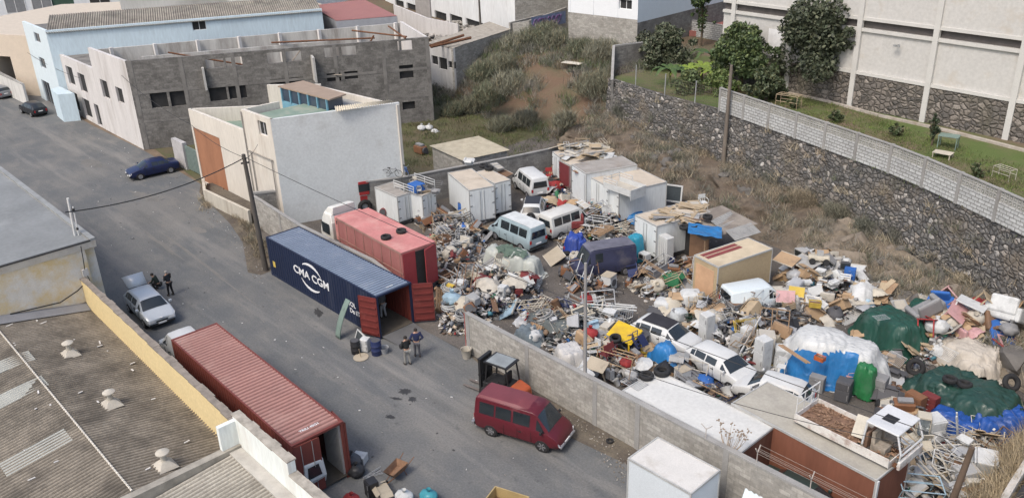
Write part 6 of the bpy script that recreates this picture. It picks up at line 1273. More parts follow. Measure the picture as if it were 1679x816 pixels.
for i in range(16):
    x=r.uniform(-.7,.7); q=[(x*.3,0,0),(x*.7,.1,.4),(x,r.uniform(0,.4),.6+r.uniform(0,.5))]; mb.tube(q,[.016,.01,.005],4)
    for k in range(5): mb.obox((q[2][0]+r.uniform(-.12,.12),q[2][1]+r.uniform(-.1,.1),q[2][2]+r.uniform(-.08,.08)),(.05,.05,.03))
mb.build('stalks',mat('dead_stalk',(.28,.22,.16),.9),dp_)
# gate by the saloon, small street things
gt=thing('metal_gate','grey-green ribbed metal gate between a concrete pillar and the brown-doored building','gate',(-73.9,28.6,0)); MB().box(-1.9,.4,-.2,.2,0,2.5).build('pillar_wall',mat('pale_wall',(.42,.41,.4),.9),gt); mb=MB(); mb.box(.45,4.4,-.03,.03,.1,2.3)
for i in range(14): mb.box(.5+i*.28,.56+i*.28,-.06,.06,.12,2.28)
mb.build('door',mat('grey_green_gate',(.17,.22,.20),.7,var=.1),gt)
# ================================================================ PEOPLE
def skinmesh(name,V_,E_,Rd,m,parent,sub=2):
    me=bpy.data.meshes.new(name); me.from_pydata(V_,E_,[]); o=bpy.data.objects.new(name,me); COL.objects.link(o)
    s=o.modifiers.new('s','SKIN'); sk=me.skin_vertices[0].data
    for i,r in enumerate(Rd): sk[i].radius=(r,r) if not isinstance(r,tuple) else r; sk[i].use_root=(i==0)
    o.modifiers.new('u','SUBSURF').levels=sub; o.modifiers['u'].render_levels=sub
    dg=bpy.context.evaluated_depsgraph_get(); m2=bpy.data.meshes.new_from_object(o.evaluated_get(dg)); bpy.data.objects.remove(o); m2.materials.clear(); m2.materials.append(m); m2.polygons.foreach_set('use_smooth',[True]*len(m2.polygons))
    o=bpy.data.objects.new(name,m2); COL.objects.link(o)
    if parent: o.parent=parent
    return o
skin_=mat('skin',(.42,.25,.17),.6,var=.05); hairm=mat('dark_hair',(.025,.02,.017),.8); shoe=mat('dark_shoes',(.03,.028,.026),.7)
def person(label,loc,rz,top_,leg_,hair=hairm,arms='down',crouch=False,h=1.75,hood=False,bag=None):
    root=thing('person',label,'person',loc,rz); k=h/1.75
    hip=.92 if not crouch else .42
    J={'pel':(0,0,hip),'sp':(.02,0,hip+.25),'ch':(.03,0,hip+.45),'nk':(.03,0,hip+.58),'hd':(.06,0,hip+.68),'ht':(.06,0,hip+.77)}
    if crouch: J={'pel':(-.1,0,.40),'sp':(.02,0,.62),'ch':(.12,0,.80),'nk':(.18,0,.92),'hd':(.24,0,1.02),'ht':(.25,0,1.10)}
    names=list(J); V_=[J[n] for n in names]; E_=[(i,i+1) for i in range(5)]; Rd=[(.15,.11),(.14,.10),(.17,.115),.055,.088,.078]
    def chain(start,pts,rs):
        i0=start
        for p_,r in zip(pts,rs): V_.append(p_); Rd.append(r); E_.append((i0,len(V_)-1)); i0=len(V_)-1
        return i0
    cx,cz=J['ch'][0],J['ch'][2]; arm={}; leg={}
    for s in (1,-1):
        sh=(cx,s*.19,cz+.05)
        if arms=='hips': el=(cx-.08,s*.36,cz-.22); wr=(cx+.05,s*.19,cz-.40)
        elif arms=='fold' : el=(cx+.02,s*.25,cz-.24); wr=(cx+.27,s*.04,cz-.20)
        elif crouch: el=(cx+.10,s*.24,cz-.20); wr=(cx+.32,s*.14,cz-.28)
        else: el=(cx-.03,s*.24,cz-.25); wr=(cx+.06,s*.25,cz-.50)
        ia=chain(2,[sh,el,wr],[.062,.045,.03]); d=(Vector(wr)-Vector(el)).normalized(); hd_=Vector(wr)+d*.08; ih=chain(ia,[tuple(hd_)],[(.035,.02)])
        for f in range(4):
            o_=Vector((0,0,1)).cross(d); o_=o_.normalized() if o_.length>.1 else Vector((0,1,0)); q=hd_+o_*((f-1.5)*.018); chain(ih,[tuple(q+d*.04),tuple(q+d*(.07+.006*(f in(1,2)))+Vector((.01,0,-.008)))],[.0085,.007])
        chain(ia,[tuple(Vector(wr)+d*.03+Vector((.03,-s*.02,0))),tuple(Vector(wr)+d*.07+Vector((.05,-s*.03,0)))],[.011,.009])
        arm[s]=(sh,el,wr)
        if crouch: kn=(.28,s*.16,.48); an_=(.10,s*.14,.09)
        else: kn=(.03+.04*s,s*.10,.49); an_=(-.01+.07*s,s*.12,.08)
        il=chain(0,[(J['pel'][0],s*.09,hip-.06),kn,an_,(an_[0]+.15,an_[1],.035)],[.085,.058,.04,(.04,.03)]); leg[s]=((J['pel'][0],s*.09,hip-.06),kn,an_)
    body=skinmesh('body',V_,E_,Rd,skin_,root); 
    # clothes: jacket and trousers as slightly larger shells
    V2=[J['pel'],J['sp'],J['ch'],(J['nk'][0],0,J['nk'][2]-.03)]; E2=[(0,1),(1,2),(2,3)]; R2=[(.175,.135),(.17,.125),(.195,.14),.075]
    for s in (1,-1): 
        i0=2
        for p_,r in zip(arm[s],(.08,.062,.045)): V2.append(p_); R2.append(r); E2.append((i0,len(V2)-1)); i0=len(V2)-1
    skinmesh('jacket',V2,E2,R2,top_,root)
    V3=[J['pel']]; E3=[]; R3=[(.165,.125)]
    for s in (1,-1):
        i0=0
        for p_,r in zip(leg[s],(.10,.075,.058)): V3.append(p_); R3.append(r); E3.append((i0,len(V3)-1)); i0=len(V3)-1
    skinmesh('trousers',V3,E3,R3,leg_,root)
    for s in (1,-1): a_=leg[s][2]; MB().lathe([(.02,.0),(.055,.01),(.055,.06),(.03,.1)],10,(0,0,0)).build('shoe',shoe,root,smooth=True).matrix_local=Matrix.Translation((a_[0]+.06,a_[1],.0))@Matrix.Diagonal((2.4,1,1,1))
    hc=J['hd']; mb=MB(); mb.lathe([(.097,-.01),(.103,.03),(.09,.085),(.05,.118),(.001,.125)],16,(hc[0]-.02,0,hc[2]+.01)); mb.build('hair',hair,root,smooth=True)
    for s in (1,-1): MB().lathe([(.001,-.012),(.012,0),(.001,.012)],8,(hc[0]+.085,s*.032,hc[2]+.01),'X').build('eye',mat('eye_dark',(.02,.015,.01),.3),root)
    MB().lathe([(.016,0),(.001,.035)],8,(hc[0]+.08,0,hc[2]-.02),'X').build('nose',skin_,root); MB().box(hc[0]+.078,hc[0]+.088,-.022,.022,hc[2]-.055,hc[2]-.047).build('mouth',mat('lips',(.3,.12,.1),.6),root)
    if bag: MB().obox((.28,.1,hip+.12),(.22,.30,.26)).build('held_bag',blk,root,bevel=.05)
    root.scale=(k,k,k); return root
cl=lambda n,c:mat(n,c,.9,var=.15,scale=6)
p=at(685,584,0); person('person in a navy blue jacket and grey trousers, hands on hips, facing the container doorway',(p.x,p.y,0),R(150),cl('navy_jacket',(.02,.028,.075)),cl('grey_trousers',(.10,.10,.11)),arms='hips')
p=at(669,597,0); person('person in a black vest and pale grey trousers holding a dark bag',(p.x,p.y,0),R(172),cl('black_vest',(.02,.022,.022)),cl('pale_trousers',(.25,.245,.225)),arms='fold',bag=True)
p=at(281,484,0); person('person in dark clothes standing on the road beside the silver hatchback, arms folded',(p.x,p.y,0),R(200),cl('dark_jacket',(.022,.025,.03)),cl('black_trousers',(.012,.012,.014)),hair=mat('grey_hair',(.3,.28,.26),.9),arms='fold')
p=at(260,474,0); person('person in dark green crouching beside the silver hatchback, behind the standing person',(p.x,p.y,0),R(225),cl('dark_green_coat',(.018,.028,.022)),cl('dark_trousers',(.02,.02,.02)),crouch=True)
p=at(637,527,.16); person('person in pale trousers standing in the shade inside the blue container',(p.x-.6,p.y+.1,.16),R(190),cl('grey_top',(.1,.1,.1)),cl('light_trousers',(.36,.36,.35)))
# ================================================================ SCRAP YARD CONTENTS
LM=[("the pink truck",640,372),("the blue container",560,440),("the pale blue minivan",850,372),("the rusty-pillared minivan",918,355),("the indigo van",1000,412),("the tan box",1205,428),("the white panel van",1225,482),("the blue and white tarpaulin",1345,585),("the round green tarpaulin",1455,520),("the wide green tarpaulin",1580,635),("the yellow cab",1012,562),("the small blue tarpaulin",1092,580),("the black-roofed hatchback",1090,540),("the open-boot hatchback",1185,600),("the lamp pole",956,500),("the white flat roof",1140,680),("the wrecked pickup",1390,705),("the glass display case",1511,690),("the wall end",768,540),("the covered machine",835,425),("the railed bed",1020,290),("the patchwork roof",1120,375),("the frayed wooden pole",1580,770),("the roof-rack box",650,325),("the stickered box",775,320),("the broken-board roof",955,255),("the tall white freezer",1157,540),("the maroon van",855,690),("the red container",430,640),("the wheelbarrow",650,775),("the leaning plywood",909,411),("the corrugated sheets",1208,370)]
USED={}; ITEMS=[]
def rel8(dx,dy):
    if abs(dx)>abs(dy)*1.3: return 'right of' if dx>0 else 'left of'
    return 'in front of' if dy>0 else 'behind'
def proj_(p):
    v=Vector(p)-CAMP; z=v.dot(FW); return 839.5+FPX*v.dot(RT)/z, 408-FPX*v.dot(UP)/z
def autolabel(adj,kind,x,y,z):
    px,py=proj_((x,y,z)); ls=sorted(LM,key=lambda l:(l[1]-px)**2+((l[2]-py)*1.3)**2)
    a,b,c=ls[0],ls[1],ls[2]; base=f"{adj} {kind}"; ra=rel8(px-a[1],py-a[2]); near=math.hypot(px-a[1],py-a[2])<28
    ph=f"{'close ' if near else ''}{ra} {a[0]}"
    cands=[f"{base} {ph}",f"{base} {ph} and {rel8(px-b[1],py-b[2])} {b[0]}",f"{base} {ph}, between it and {b[0]}",f"{base} {ph}, on the side towards {c[0]}"]
    for q in cands:
        if q not in USED and len(q.split())<=16: USED[q]=1; return q
    return cands[1] if len(cands[1].split())<=16 else cands[0]
JM={}
COLS={'white':(.50,.51,.50),'off-white':(.44,.41,.35),'grey':(.22,.22,.22),'pale grey':(.33,.33,.32),'dark grey':(.075,.075,.08),'black':(.022,.022,.024),'brown':(.17,.10,.06),'wooden':(.30,.20,.12),'pale wooden':(.38,.30,.20),'cardboard':(.36,.25,.15),'blue':(.03,.12,.38),'pale blue':(.30,.42,.50),'navy':(.02,.03,.09),'red':(.28,.03,.03),'maroon':(.16,.03,.03),'pink':(.46,.27,.27),'green':(.03,.16,.07),'dark green':(.025,.07,.045),'grey-green':(.16,.22,.19),'yellow':(.5,.36,.06),'orange':(.5,.12,.03),'turquoise':(.05,.26,.31),'purple':(.12,.08,.16),'rusty':(.19,.09,.045),'beige':(.38,.33,.25),'silver':(.35,.36,.37),'translucent':(.45,.48,.49),'cream':(.46,.42,.34)}
def jm(c,rough=.7,**k):
    return mat('junk_'+c.replace(' ','_').replace('-','_'),COLS[c],rough,var=.12,scale=1.5,stain=tuple(x*.38+.03 for x in COLS[c]),stain_amt=.38,stain_scale=1.9,**k)
CACHE={}
def K_tyre(r,c): r_=MB(); r_.lathe([(.19,-.1),(.27,-.11),(.315,-.085),(.325,-.03),(.325,.03),(.315,.085),(.27,.11),(.19,.1),(.2,.0),(.19,-.1)],22,(0,0,.11)); r_.build('tread',tyrem,r,smooth='all')
def K_bigtyre(r,c): MB().ring(.42,.17,24,10,(0,0,.15),'Z',1.0).build('tread',tyrem,r,smooth='all')
def K_wheel(r,c): K_tyre(r,c); MB().lathe([(.0,.06),(.06,.08),(.1,.05),(.18,.09),(.2,.1)][::-1],18).build('rim',jm('rusty'),r)
def K_fridge(r,c,h=1.6,w_=.6,d=.6):
    m=jm(c,.45); MB().box(-w_/2,w_/2,-d/2+.06,d/2,.03,h).build('body',m,r,bevel=.03); 
    s=.62*h; 
    for a,b in ((.05,s),(s+.015,h-.02)): dd=MB().box(-w_/2+.005,w_/2-.005,-d/2,-d/2+.052,a,b).build('door',m,r,bevel=.02); MB().box(w_/2-.08,w_/2-.05,-d/2-.03,-d/2-.003,(a+b)/2-.12,(a+b)/2+.12).build('handle',jm('grey'),dd)
def K_freezer(r,c): K_fridge(r,c,1.75,.62,.62)
def K_lowfridge(r,c): K_fridge(r,c,.9,.55,.55)
def K_washer(r,c):
    m=jm(c,.45); b=MB().box(-.3,.3,-.28,.3,.02,.83).build('body',m,r,bevel=.02); MB().box(-.32,.32,-.3,.32,.832,.86).build('top',jm('beige'),r,bevel=.01); MB().lathe([(.19,0),(.19,.03),(.15,.04),(.15,.01),(.001,-.01)],18,(0,0,0),'Y').build('drum_door',jm('dark grey'),r).location=(0,-.31,.45); MB().box(-.28,.28,-.295,-.281,.70,.80).build('control_panel',jm('pale grey'),r)
def K_oven(r,c):
    m=jm(c,.45); MB().box(-.27,.27,-.22,.22,.0,.36).build('body',m,r,bevel=.02); MB().box(-.2,.08,-.235,-.222,.07,.29).build('glass_door',blk,r); MB().box(.12,.24,-.235,-.222,.05,.31).build('control_panel',jm('grey'),r)
def K_box(r,c):
    m=jm(c); w_=MB(); w_.box(-.3,.3,-.22,.22,0,.38); w_.build('carton',m,r)
    f=MB(); f.obox((-.36,0,.40),(.2,.44,.01),0,0,-.5); f.obox((.36,.0,.36),(.2,.44,.01),0,0,.6); f.obox((0,-.28,.40),(.58,.18,.01),0,.5); f.build('flap',m,r)
def K_crate(r,c):
    m=jm(c,.5); mb=MB(); mb.box(-.28,.28,-.19,.19,0,.02)
    for z in (.04,.13,.22): mb.box(-.3,.3,-.2,-.185,z,z+.06); mb.box(-.3,.3,.185,.2,z,z+.06); mb.box(-.3,-.285,-.185,.185,z,z+.06); mb.box(.285,.3,-.185,.185,z,z+.06)
    for x in (-.3,.28): 
        for y in (-.2,.18): mb.box(x,x+.02,y,y+.02,0,.3)
    mb.build('basket',m,r); MB().box(-.26,.26,-.17,.17,.03,.2).build('contents',jm('brown'),r)
def K_sack(r,c):
    bm=bmesh.new(); bmesh.ops.create_icosphere(bm,subdivisions=3,radius=1)
    for v in bm.verts:
        d=v.co.copy(); k=1+.12*noise.noise(d*2.2)+.06*noise.noise(d*6); sq=.82; f=lambda q:math.copysign(abs(q)**.62,q); k2=k+.16*noise.noise(d*1.3+Vector((7,0,0))); v.co=Vector((f(d.x)*.5*k2,f(d.y)*.46*k2,max(0,.38+f(d.z)*.40*k+.05*noise.noise(d*4))))
    me=bpy.data.meshes.new('bag'); bm.to_mesh(me); bm.free(); me.materials.append(jm(c,.75)); me.polygons.foreach_set('use_smooth',[True]*len(me.polygons)); o=bpy.data.objects.new('bag',me); COL.objects.link(o); o.parent=r
    for s in (1,-1): MB().tube([(s*.3,-.28,.66),(s*.26,-.12,.76),(s*.26,.1,.75),(s*.3,.28,.66)],.012,5).build('strap',jm(c),r)
    MB().lathe([(.24,.0),(.16,.02),(.001,.03)][::1],14,(.03,0,.745)).build('opening',jm('pale grey'),r)
def K_bag(r,c):
    bm=bmesh.new(); bmesh.ops.create_icosphere(bm,subdivisions=3,radius=1)
    for v in bm.verts: d=v.co.copy(); k=1+.22*noise.noise(d*1.8)+.13*noise.noise(d*5); v.co=Vector((d.x*.36*k,d.y*.30*k,max(0,.2+d.z*.24*k)))
    bmesh.ops.create_cone(bm,segments=8,radius1=.03,radius2=.09,depth=.14,matrix=Matrix.Translation((0,0,.48)))
    me=bpy.data.meshes.new('bag'); bm.to_mesh(me); bm.free(); me.materials.append(jm(c,.4)); me.polygons.foreach_set('use_smooth',[True]*len(me.polygons)); o=bpy.data.objects.new('bag',me); COL.objects.link(o); o.parent=r
    MB().ring(.04,.012,10,5,(0,0,.43)).build('tie',jm('grey'),r)
def K_cloth(r,c):
    m=jm(c,.95); mb=MB(); s=hash(c)%50
    mb.grid(lambda a,b:((a-.5)*1.1+.08*noise.noise((a*4,b*4,s)),(b-.5)*.8+.08*noise.noise((a*4,b*4,s+9)),.03+max(0,.30*(1-((a-.5)**2+(b-.5)**2)*3.6))+.12*abs(noise.noise((a*5,b*5,s+3)))),16,12); o=mb.build('fabric',m,r,smooth='all')
def K_plank(r,c): MB().box(-.9,.9,-.07,.07,0,.035).box(-.8,1.0,.02,.14,.036,.06).build('board',jm(c),r)
def K_panel(r,c):
    MB().box(-.55,.55,-.38,.38,0,.025).build('board',jm(c),r); MB().box(-.56,.56,-.39,-.36,-.01,.04).build('edging',jm('off-white'),r); MB().box(-.56,.56,.36,.39,-.01,.04).build('edging',jm('off-white'),r)
def K_door(r,c):
    MB().box(-1.0,1.0,-.38,.38,0,.04).build('leaf',jm(c),r); mb=MB()
    for x in (-.75,-.05,.5): mb.box(x,x+.45,-.28,.28,.041,.05)
    mb.build('moulding',jm('off-white' if c!='off-white' else 'pale grey'),r); MB().lathe([(.03,0),(.03,.05),(.001,.06)],10,(.9,.3,.04)).build('handle',jm('silver'),r)
def K_window(r,c):
    mb=MB()
    for x0,x1,y0,y1 in ((-.5,.5,-.35,-.29),(-.5,.5,.29,.35),(-.5,-.44,-.29,.29),(.44,.5,-.29,.29)): mb.box(x0,x1,y0,y1,0,.05)
    mb.build('frame',jm(c),r); MB().box(-.44,.44,-.29,.29,.015,.03).build('pane',glassy('junk_glass',(.05,.06,.065),.15),r)
def K_chair(r,c):
    m=jm(c,.5); MB().box(-.21,.21,-.21,.21,.42,.45).build('seat',m,r,bevel=.01)
    mb=MB(); mb.box(-.21,.21,.2,.23,.62,.85)
    for x in (-.2,-.07,.06,.18): mb.box(x,x+.025,.2,.225,.45,.62)
    mb.build('backrest',m,r)
    for s in (1,-1): MB().tube([(s*.24,-.2,.64),(s*.24,.2,.66)],.016,5).tube([(s*.24,-.2,.64),(s*.22,-.2,.44)],.014,5).build('armrest',m,r)
    for x in (-.19,.19):
        for y in (-.19,.2): MB().tube([(x,y,.42),(x*1.15,y*1.15,0)],.018,5).build('leg',m,r)
def K_table(r,c):
    m=jm(c); MB().box(-.5,.5,-.35,.35,.68,.72).build('tabletop',m,r,bevel=.01)
    for x in (-.44,.44):
        for y in (-.3,.3): MB().box(x-.025,x+.025,y-.025,y+.025,0,.68).build('leg',m,r)
def K_barrel(r,c): MB().lathe([(.28,0),(.29,.03),(.29,.28),(.305,.3),(.29,.32),(.29,.56),(.305,.58),(.29,.6),(.29,.85),(.28,.88)],20).build('drum',jm(c,.5),r,smooth=True); MB().lathe([(.25,.87),(.25,.885),(.001,.885)],20).build('lid',jm('dark grey'),r)
def K_bucket(r,c): MB().lathe([(.12,0),(.17,.32),(.18,.33),(.165,.32),(.115,.02),(.001,.02)],16).build('pail',jm(c,.5),r,smooth=True); MB().tube([(.17*math.cos(t),.03,.32+.17*math.sin(t)) for t in np.linspace(0,math.pi,9)],.006,4).build('handle',jm('grey'),r)
def K_suitcase(r,c): MB().box(-.34,.34,-.11,.11,0,.46).build('shell',jm(c),r,bevel=.05); MB().tube([(-.1,0,.46),(-.1,0,.51),(.1,0,.51),(.1,0,.46)],.012,5).build('handle',blk,r); MB().box(-.35,.35,-.006,.006,.0,.47).build('zip',jm('grey'),r)
def K_mattress(r,c): MB().box(-.95,.95,-.45,.45,0,.2).build('padding',jm(c,.9),r,bevel=.07); MB().box(-.96,.96,-.46,.46,.09,.11).build('piping',jm('grey'),r)
def K_tv(r,c): MB().add([(-.3,-.2,0),(.3,-.2,0),(.3,-.2,.48),(-.3,-.2,.48),(-.2,.25,.06),(.2,.25,.06),(.2,.25,.38),(-.2,.25,.38)],[(0,1,2,3),(5,4,7,6),(0,4,5,1),(1,5,6,2),(2,6,7,3),(3,7,4,0)]).build('casing',jm(c,.5),r,bevel=.02,fixn=True); MB().box(-.25,.25,-.215,-.202,.07,.42).build('screen',glassy('tv_screen',(.03,.035,.035),.15),r)
def K_bike(r,c):
    m=jm(c,.4)
    for x in (-.52,.52):
        w_=MB().ring(.32,.018,24,6,(x,0,.33),'Y').build('wheel',tyrem,r); mb=MB()
        for k in range(8): a=k*math.pi/4; mb.tube([(x,0,.33),(x+.31*math.cos(a),0,.33+.31*math.sin(a))],.003,3)
        mb.build('spoke',jm('silver'),w_)
    mb=MB()
    for q in ([(-.52,0,.33),(-.05,0,.30)],[(-.05,0,.30),(-.2,0,.78)],[(-.18,0,.70),(.38,0,.74)],[(-.05,0,.30),(.36,0,.66)],[(-.52,0,.33),(-.19,0,.70)],[(.52,0,.33),(.36,0,.85)]): mb.tube(q,.017,6)
    mb.build('frame',m,r); MB().box(-.32,-.08,-.05,.05,.79,.83).build('saddle',blk,r,bevel=.02); MB().tube([(.30,-.25,.9),(.36,-.1,.86),(.36,.1,.86),(.30,.25,.9)],.012,5).build('handlebar',jm('silver'),r)
def K_coil(r,c):
    mb=MB(); rr=random.Random(3)
    for k in range(7): mb.ring(.34+.03*math.sin(k*2),.022,26,6,(rr.uniform(-.05,.05),rr.uniform(-.05,.05),.03+k*.042))
    mb.build('hose_coil',jm(c,.5),r,smooth='all')
def K_pipes(r,c):
    mb=MB(); rr=random.Random(4)
    for k in range(7): 
        a=rr.uniform(-.3,.3); y=rr.uniform(-.3,.3); L=rr.uniform(.6,1.1); mb.tube([(-L*math.cos(a),y-L*math.sin(a),.03+k*.035),(L*math.cos(a),y+L*math.sin(a),.05+k*.035)],.025,6)
    mb.build('tube_bundle',jm(c,.5),r); MB().ring(.16,.02,12,5,(0,0,.14),'X').build('tie',jm('grey'),r)
def K_frame(r,c):
    mb=MB(); m=jm(c,.5)
    for x in (-.6,.6): mb.tube([(x,-.3,0),(x,-.3,.7),(x,.3,.7),(x,.3,0)],.02,6)
    for y,z in ((-.3,.7),(.3,.7),(-.3,.35),(.3,.35),(0,.7)): mb.tube([(-.6,y,z),(.6,y,z)],.018,6)
    mb.build('tube_frame',m,r)
def K_rack(r,c):
    mb=MB(); m=jm(c,.5)
    mb.tube([(-.6,-.4,0),(.6,-.4,0),(.6,.4,0),(-.6,.4,0),(-.6,-.4,0)],.018,5)
    for i in range(11): mb.tube([(-.5+i*.1,-.4,0),(-.5+i*.1,.4,0)],.011,4)
    mb.build('grid',m,r)
def K_gas(r,c): MB().lathe([(.14,0),(.15,.03),(.15,.42),(.1,.5),(.04,.53)],18).build('bottle',jm(c,.4),r,smooth=True); MB().ring(.09,.012,14,5,(0,0,.58)).build('collar',jm(c),r)
def K_trolley(r,c):
    mb=MB(); m=jm(c,.4)
    for z,k in ((.45,.8),(.62,.9),(.8,1)): mb.tube([(-.4*k,-.25*k,z),(.4*k,-.25*k,z),(.45*k,.25*k,z),(-.4*k,.25*k,z),(-.4*k,-.25*k,z)],.009,4)
    for i in range(9): x=-.36+i*.09; mb.tube([(x*.8,-.2,.45),(x,-.25,.8)],.006,3); mb.tube([(x*.8,.2,.45),(x,.25,.8)],.006,3); mb.tube([(x*.8,-.2,.45),(x*.8,.2,.45)],.006,3)
    mb.tube([(-.5,-.25,.95),(-.5,.25,.95)],.018,5); mb.build('wire_basket',m,r); MB().tube([(-.5,-.2,.95),(-.3,-.2,.15),(.35,-.2,.15)],.014,5).tube([(-.5,.2,.95),(-.3,.2,.15),(.35,.2,.15)],.014,5).build('chassis',m,r)
    for x in (-.3,.35):
        for y in (-.2,.2): MB().lathe([(.06,-.015),(.06,.015)],10,(x,y,.07),'Y').build('castor',blk,r)
def K_engine(r,c):
    m=jm('rusty'); mb=MB(); mb.box(-.3,.3,-.18,.18,.05,.38); mb.build('block',m,r,bevel=.03)
    MB().lathe([(.14,-.05),(.14,.05)],14,(.34,0,.22),'X').lathe([(.08,-.04),(.08,.04)],12,(.34,.12,.1),'X').build('pulley',jm('dark grey'),r); MB().box(-.25,.2,-.1,.1,.381,.48).build('cover',jm('grey'),r,bevel=.02)
    MB().tube([(-.3,.1,.3),(-.5,.2,.35),(-.6,.2,.1)],.035,6).build('pipe',jm('dark grey'),r)
def K_books(r,c):
    rr=random.Random(5); z=0; m=jm(c)
    for i in range(6):
        h=rr.uniform(.03,.07); MB().obox((rr.uniform(-.04,.04),rr.uniform(-.04,.04),z+h/2),(rr.uniform(.3,.42),rr.uniform(.22,.3),h-.002),rr.uniform(-.3,.3)).build('volume',[m,jm('white'),jm('pale grey'),jm('beige')][i%4],r); z+=h
def K_cabinet(r,c):
    m=jm(c); MB().box(-.4,.4,-.22,.25,0,.95).build('carcass',m,r,bevel=.01)
    for i in range(3): d=MB().box(-.37,.37,-.245,-.222,.05+i*.3,.32+i*.3).build('drawer',m,r,bevel=.008); MB().box(-.08,.08,-.27,-.247,.18+i*.3,.2+i*.3).build('handle',jm('silver'),d)
def K_toilet(r,c):
    m=jm(c,.25); MB().lathe([(.12,0),(.11,.1),(.15,.28),(.2,.38),(.2,.41),(.14,.4),(.1,.28),(.001,.25)],18).build('bowl',m,r,smooth=True); MB().box(-.2,.2,.16,.34,.36,.75).build('cistern',m,r,bevel=.03)
def K_lamp(r,c): MB().lathe([(.16,0),(.17,.02),(.03,.05),(.02,1.1)],12).build('stand',jm('silver'),r); MB().lathe([(.2,1.05),(.12,1.35)],14).build('lamp_shade',jm(c),r)
def K_fan(r,c): MB().lathe([(.15,0),(.15,.03),(.02,.05),(.02,.7)],12).build('stand',jm(c),r); MB().ring(.2,.012,18,5,(0,-.05,.85),'Y').ring(.2,.012,18,5,(0,.05,.85),'Y').ring(.1,.008,14,4,(0,-.07,.85),'Y').build('cage',jm(c),r); MB().lathe([(.15,-.005),(.15,.005)],3,(0,0,.85),'Y').build('blade',jm('pale grey'),r)
def K_pallet(r,c):
    mb=MB(); m=jm(c)
    for y in np.linspace(-.36,.36,6): mb.box(-.6,.6,y-.05,y+.05,.11,.13)
    for x in (-.55,0,.55): mb.box(x-.05,x+.05,-.4,.4,.0,.109)
    mb.build('slats',m,r)
def K_pot(r,c): MB().lathe([(.15,0),(.2,.25),(.21,.28),(.19,.27),(.14,.02),(.001,.02)],16).build('pan',jm(c,.35),r,smooth=True)
def K_sheet(r,c):
    mb=MB(); n=14
    mb.grid(lambda a,b:((a-.5)*1.8,(b-.5)*.8,.04+.025*math.sin(b*n*2*math.pi/1.6)),2,56); mb.build('sheet',jm(c,.6),r,smooth='all')
def K_jerry(r,c): MB().box(-.17,.17,-.1,.1,0,.38).build('tank',jm(c,.5),r,bevel=.04); MB().lathe([(.03,.38),(.03,.43)],10,(.1,0,0)).build('cap',blk,r)
def K_toy(r,c):
    m=jm(c,.5); MB().box(-.35,.3,-.15,.15,.12,.28).build('body',m,r,bevel=.04)
    for x in (-.22,.2):
        for y in (-.17,.17): MB().lathe([(.1,-.04),(.1,.04)],14,(x,y,.1),'Y').build('wheel',blk,r)
    MB().box(-.1,.1,-.12,.12,.281,.42).build('canopy',jm('pale grey'),r)
def K_sofa(r,c):
    m=jm(c,.95); MB().box(-.45,.45,-.4,.4,.08,.42).build('seat',m,r,bevel=.08); MB().box(-.45,.45,.28,.45,.3,.9).build('backrest',m,r,bevel=.08)
    for s in (1,-1): MB().box(s*.5-.1,s*.5+.1,-.4,.4,.1,.6).build('armrest',m,r,bevel=.07)
def K_umbrella(r,c):
    mb=MB(); mb.add([(0,0,.55)]+[(1.0*math.cos(a),1.0*math.sin(a),.12 if i%2 else .2) for i,a in enumerate(np.linspace(0,2*math.pi,17)[:-1])],[(0,1+i,1+(i+1)%16) for i in range(16)]); mb.build('canopy',jm(c),r); MB().tube([(0,0,-.5),(0,0,.56)],.02,6).build('pole',jm('silver'),r)
def K_boards(r,c):
    rr=random.Random(6); m=jm(c)
    for i in range(5): MB().obox((rr.uniform(-.2,.2),rr.uniform(-.2,.2),.02+i*.03),(rr.uniform(.8,1.6),rr.uniform(.12,.5),.02),rr.uniform(-.5,.5)).build('board',m if i%2 else jm('pale wooden'),r)
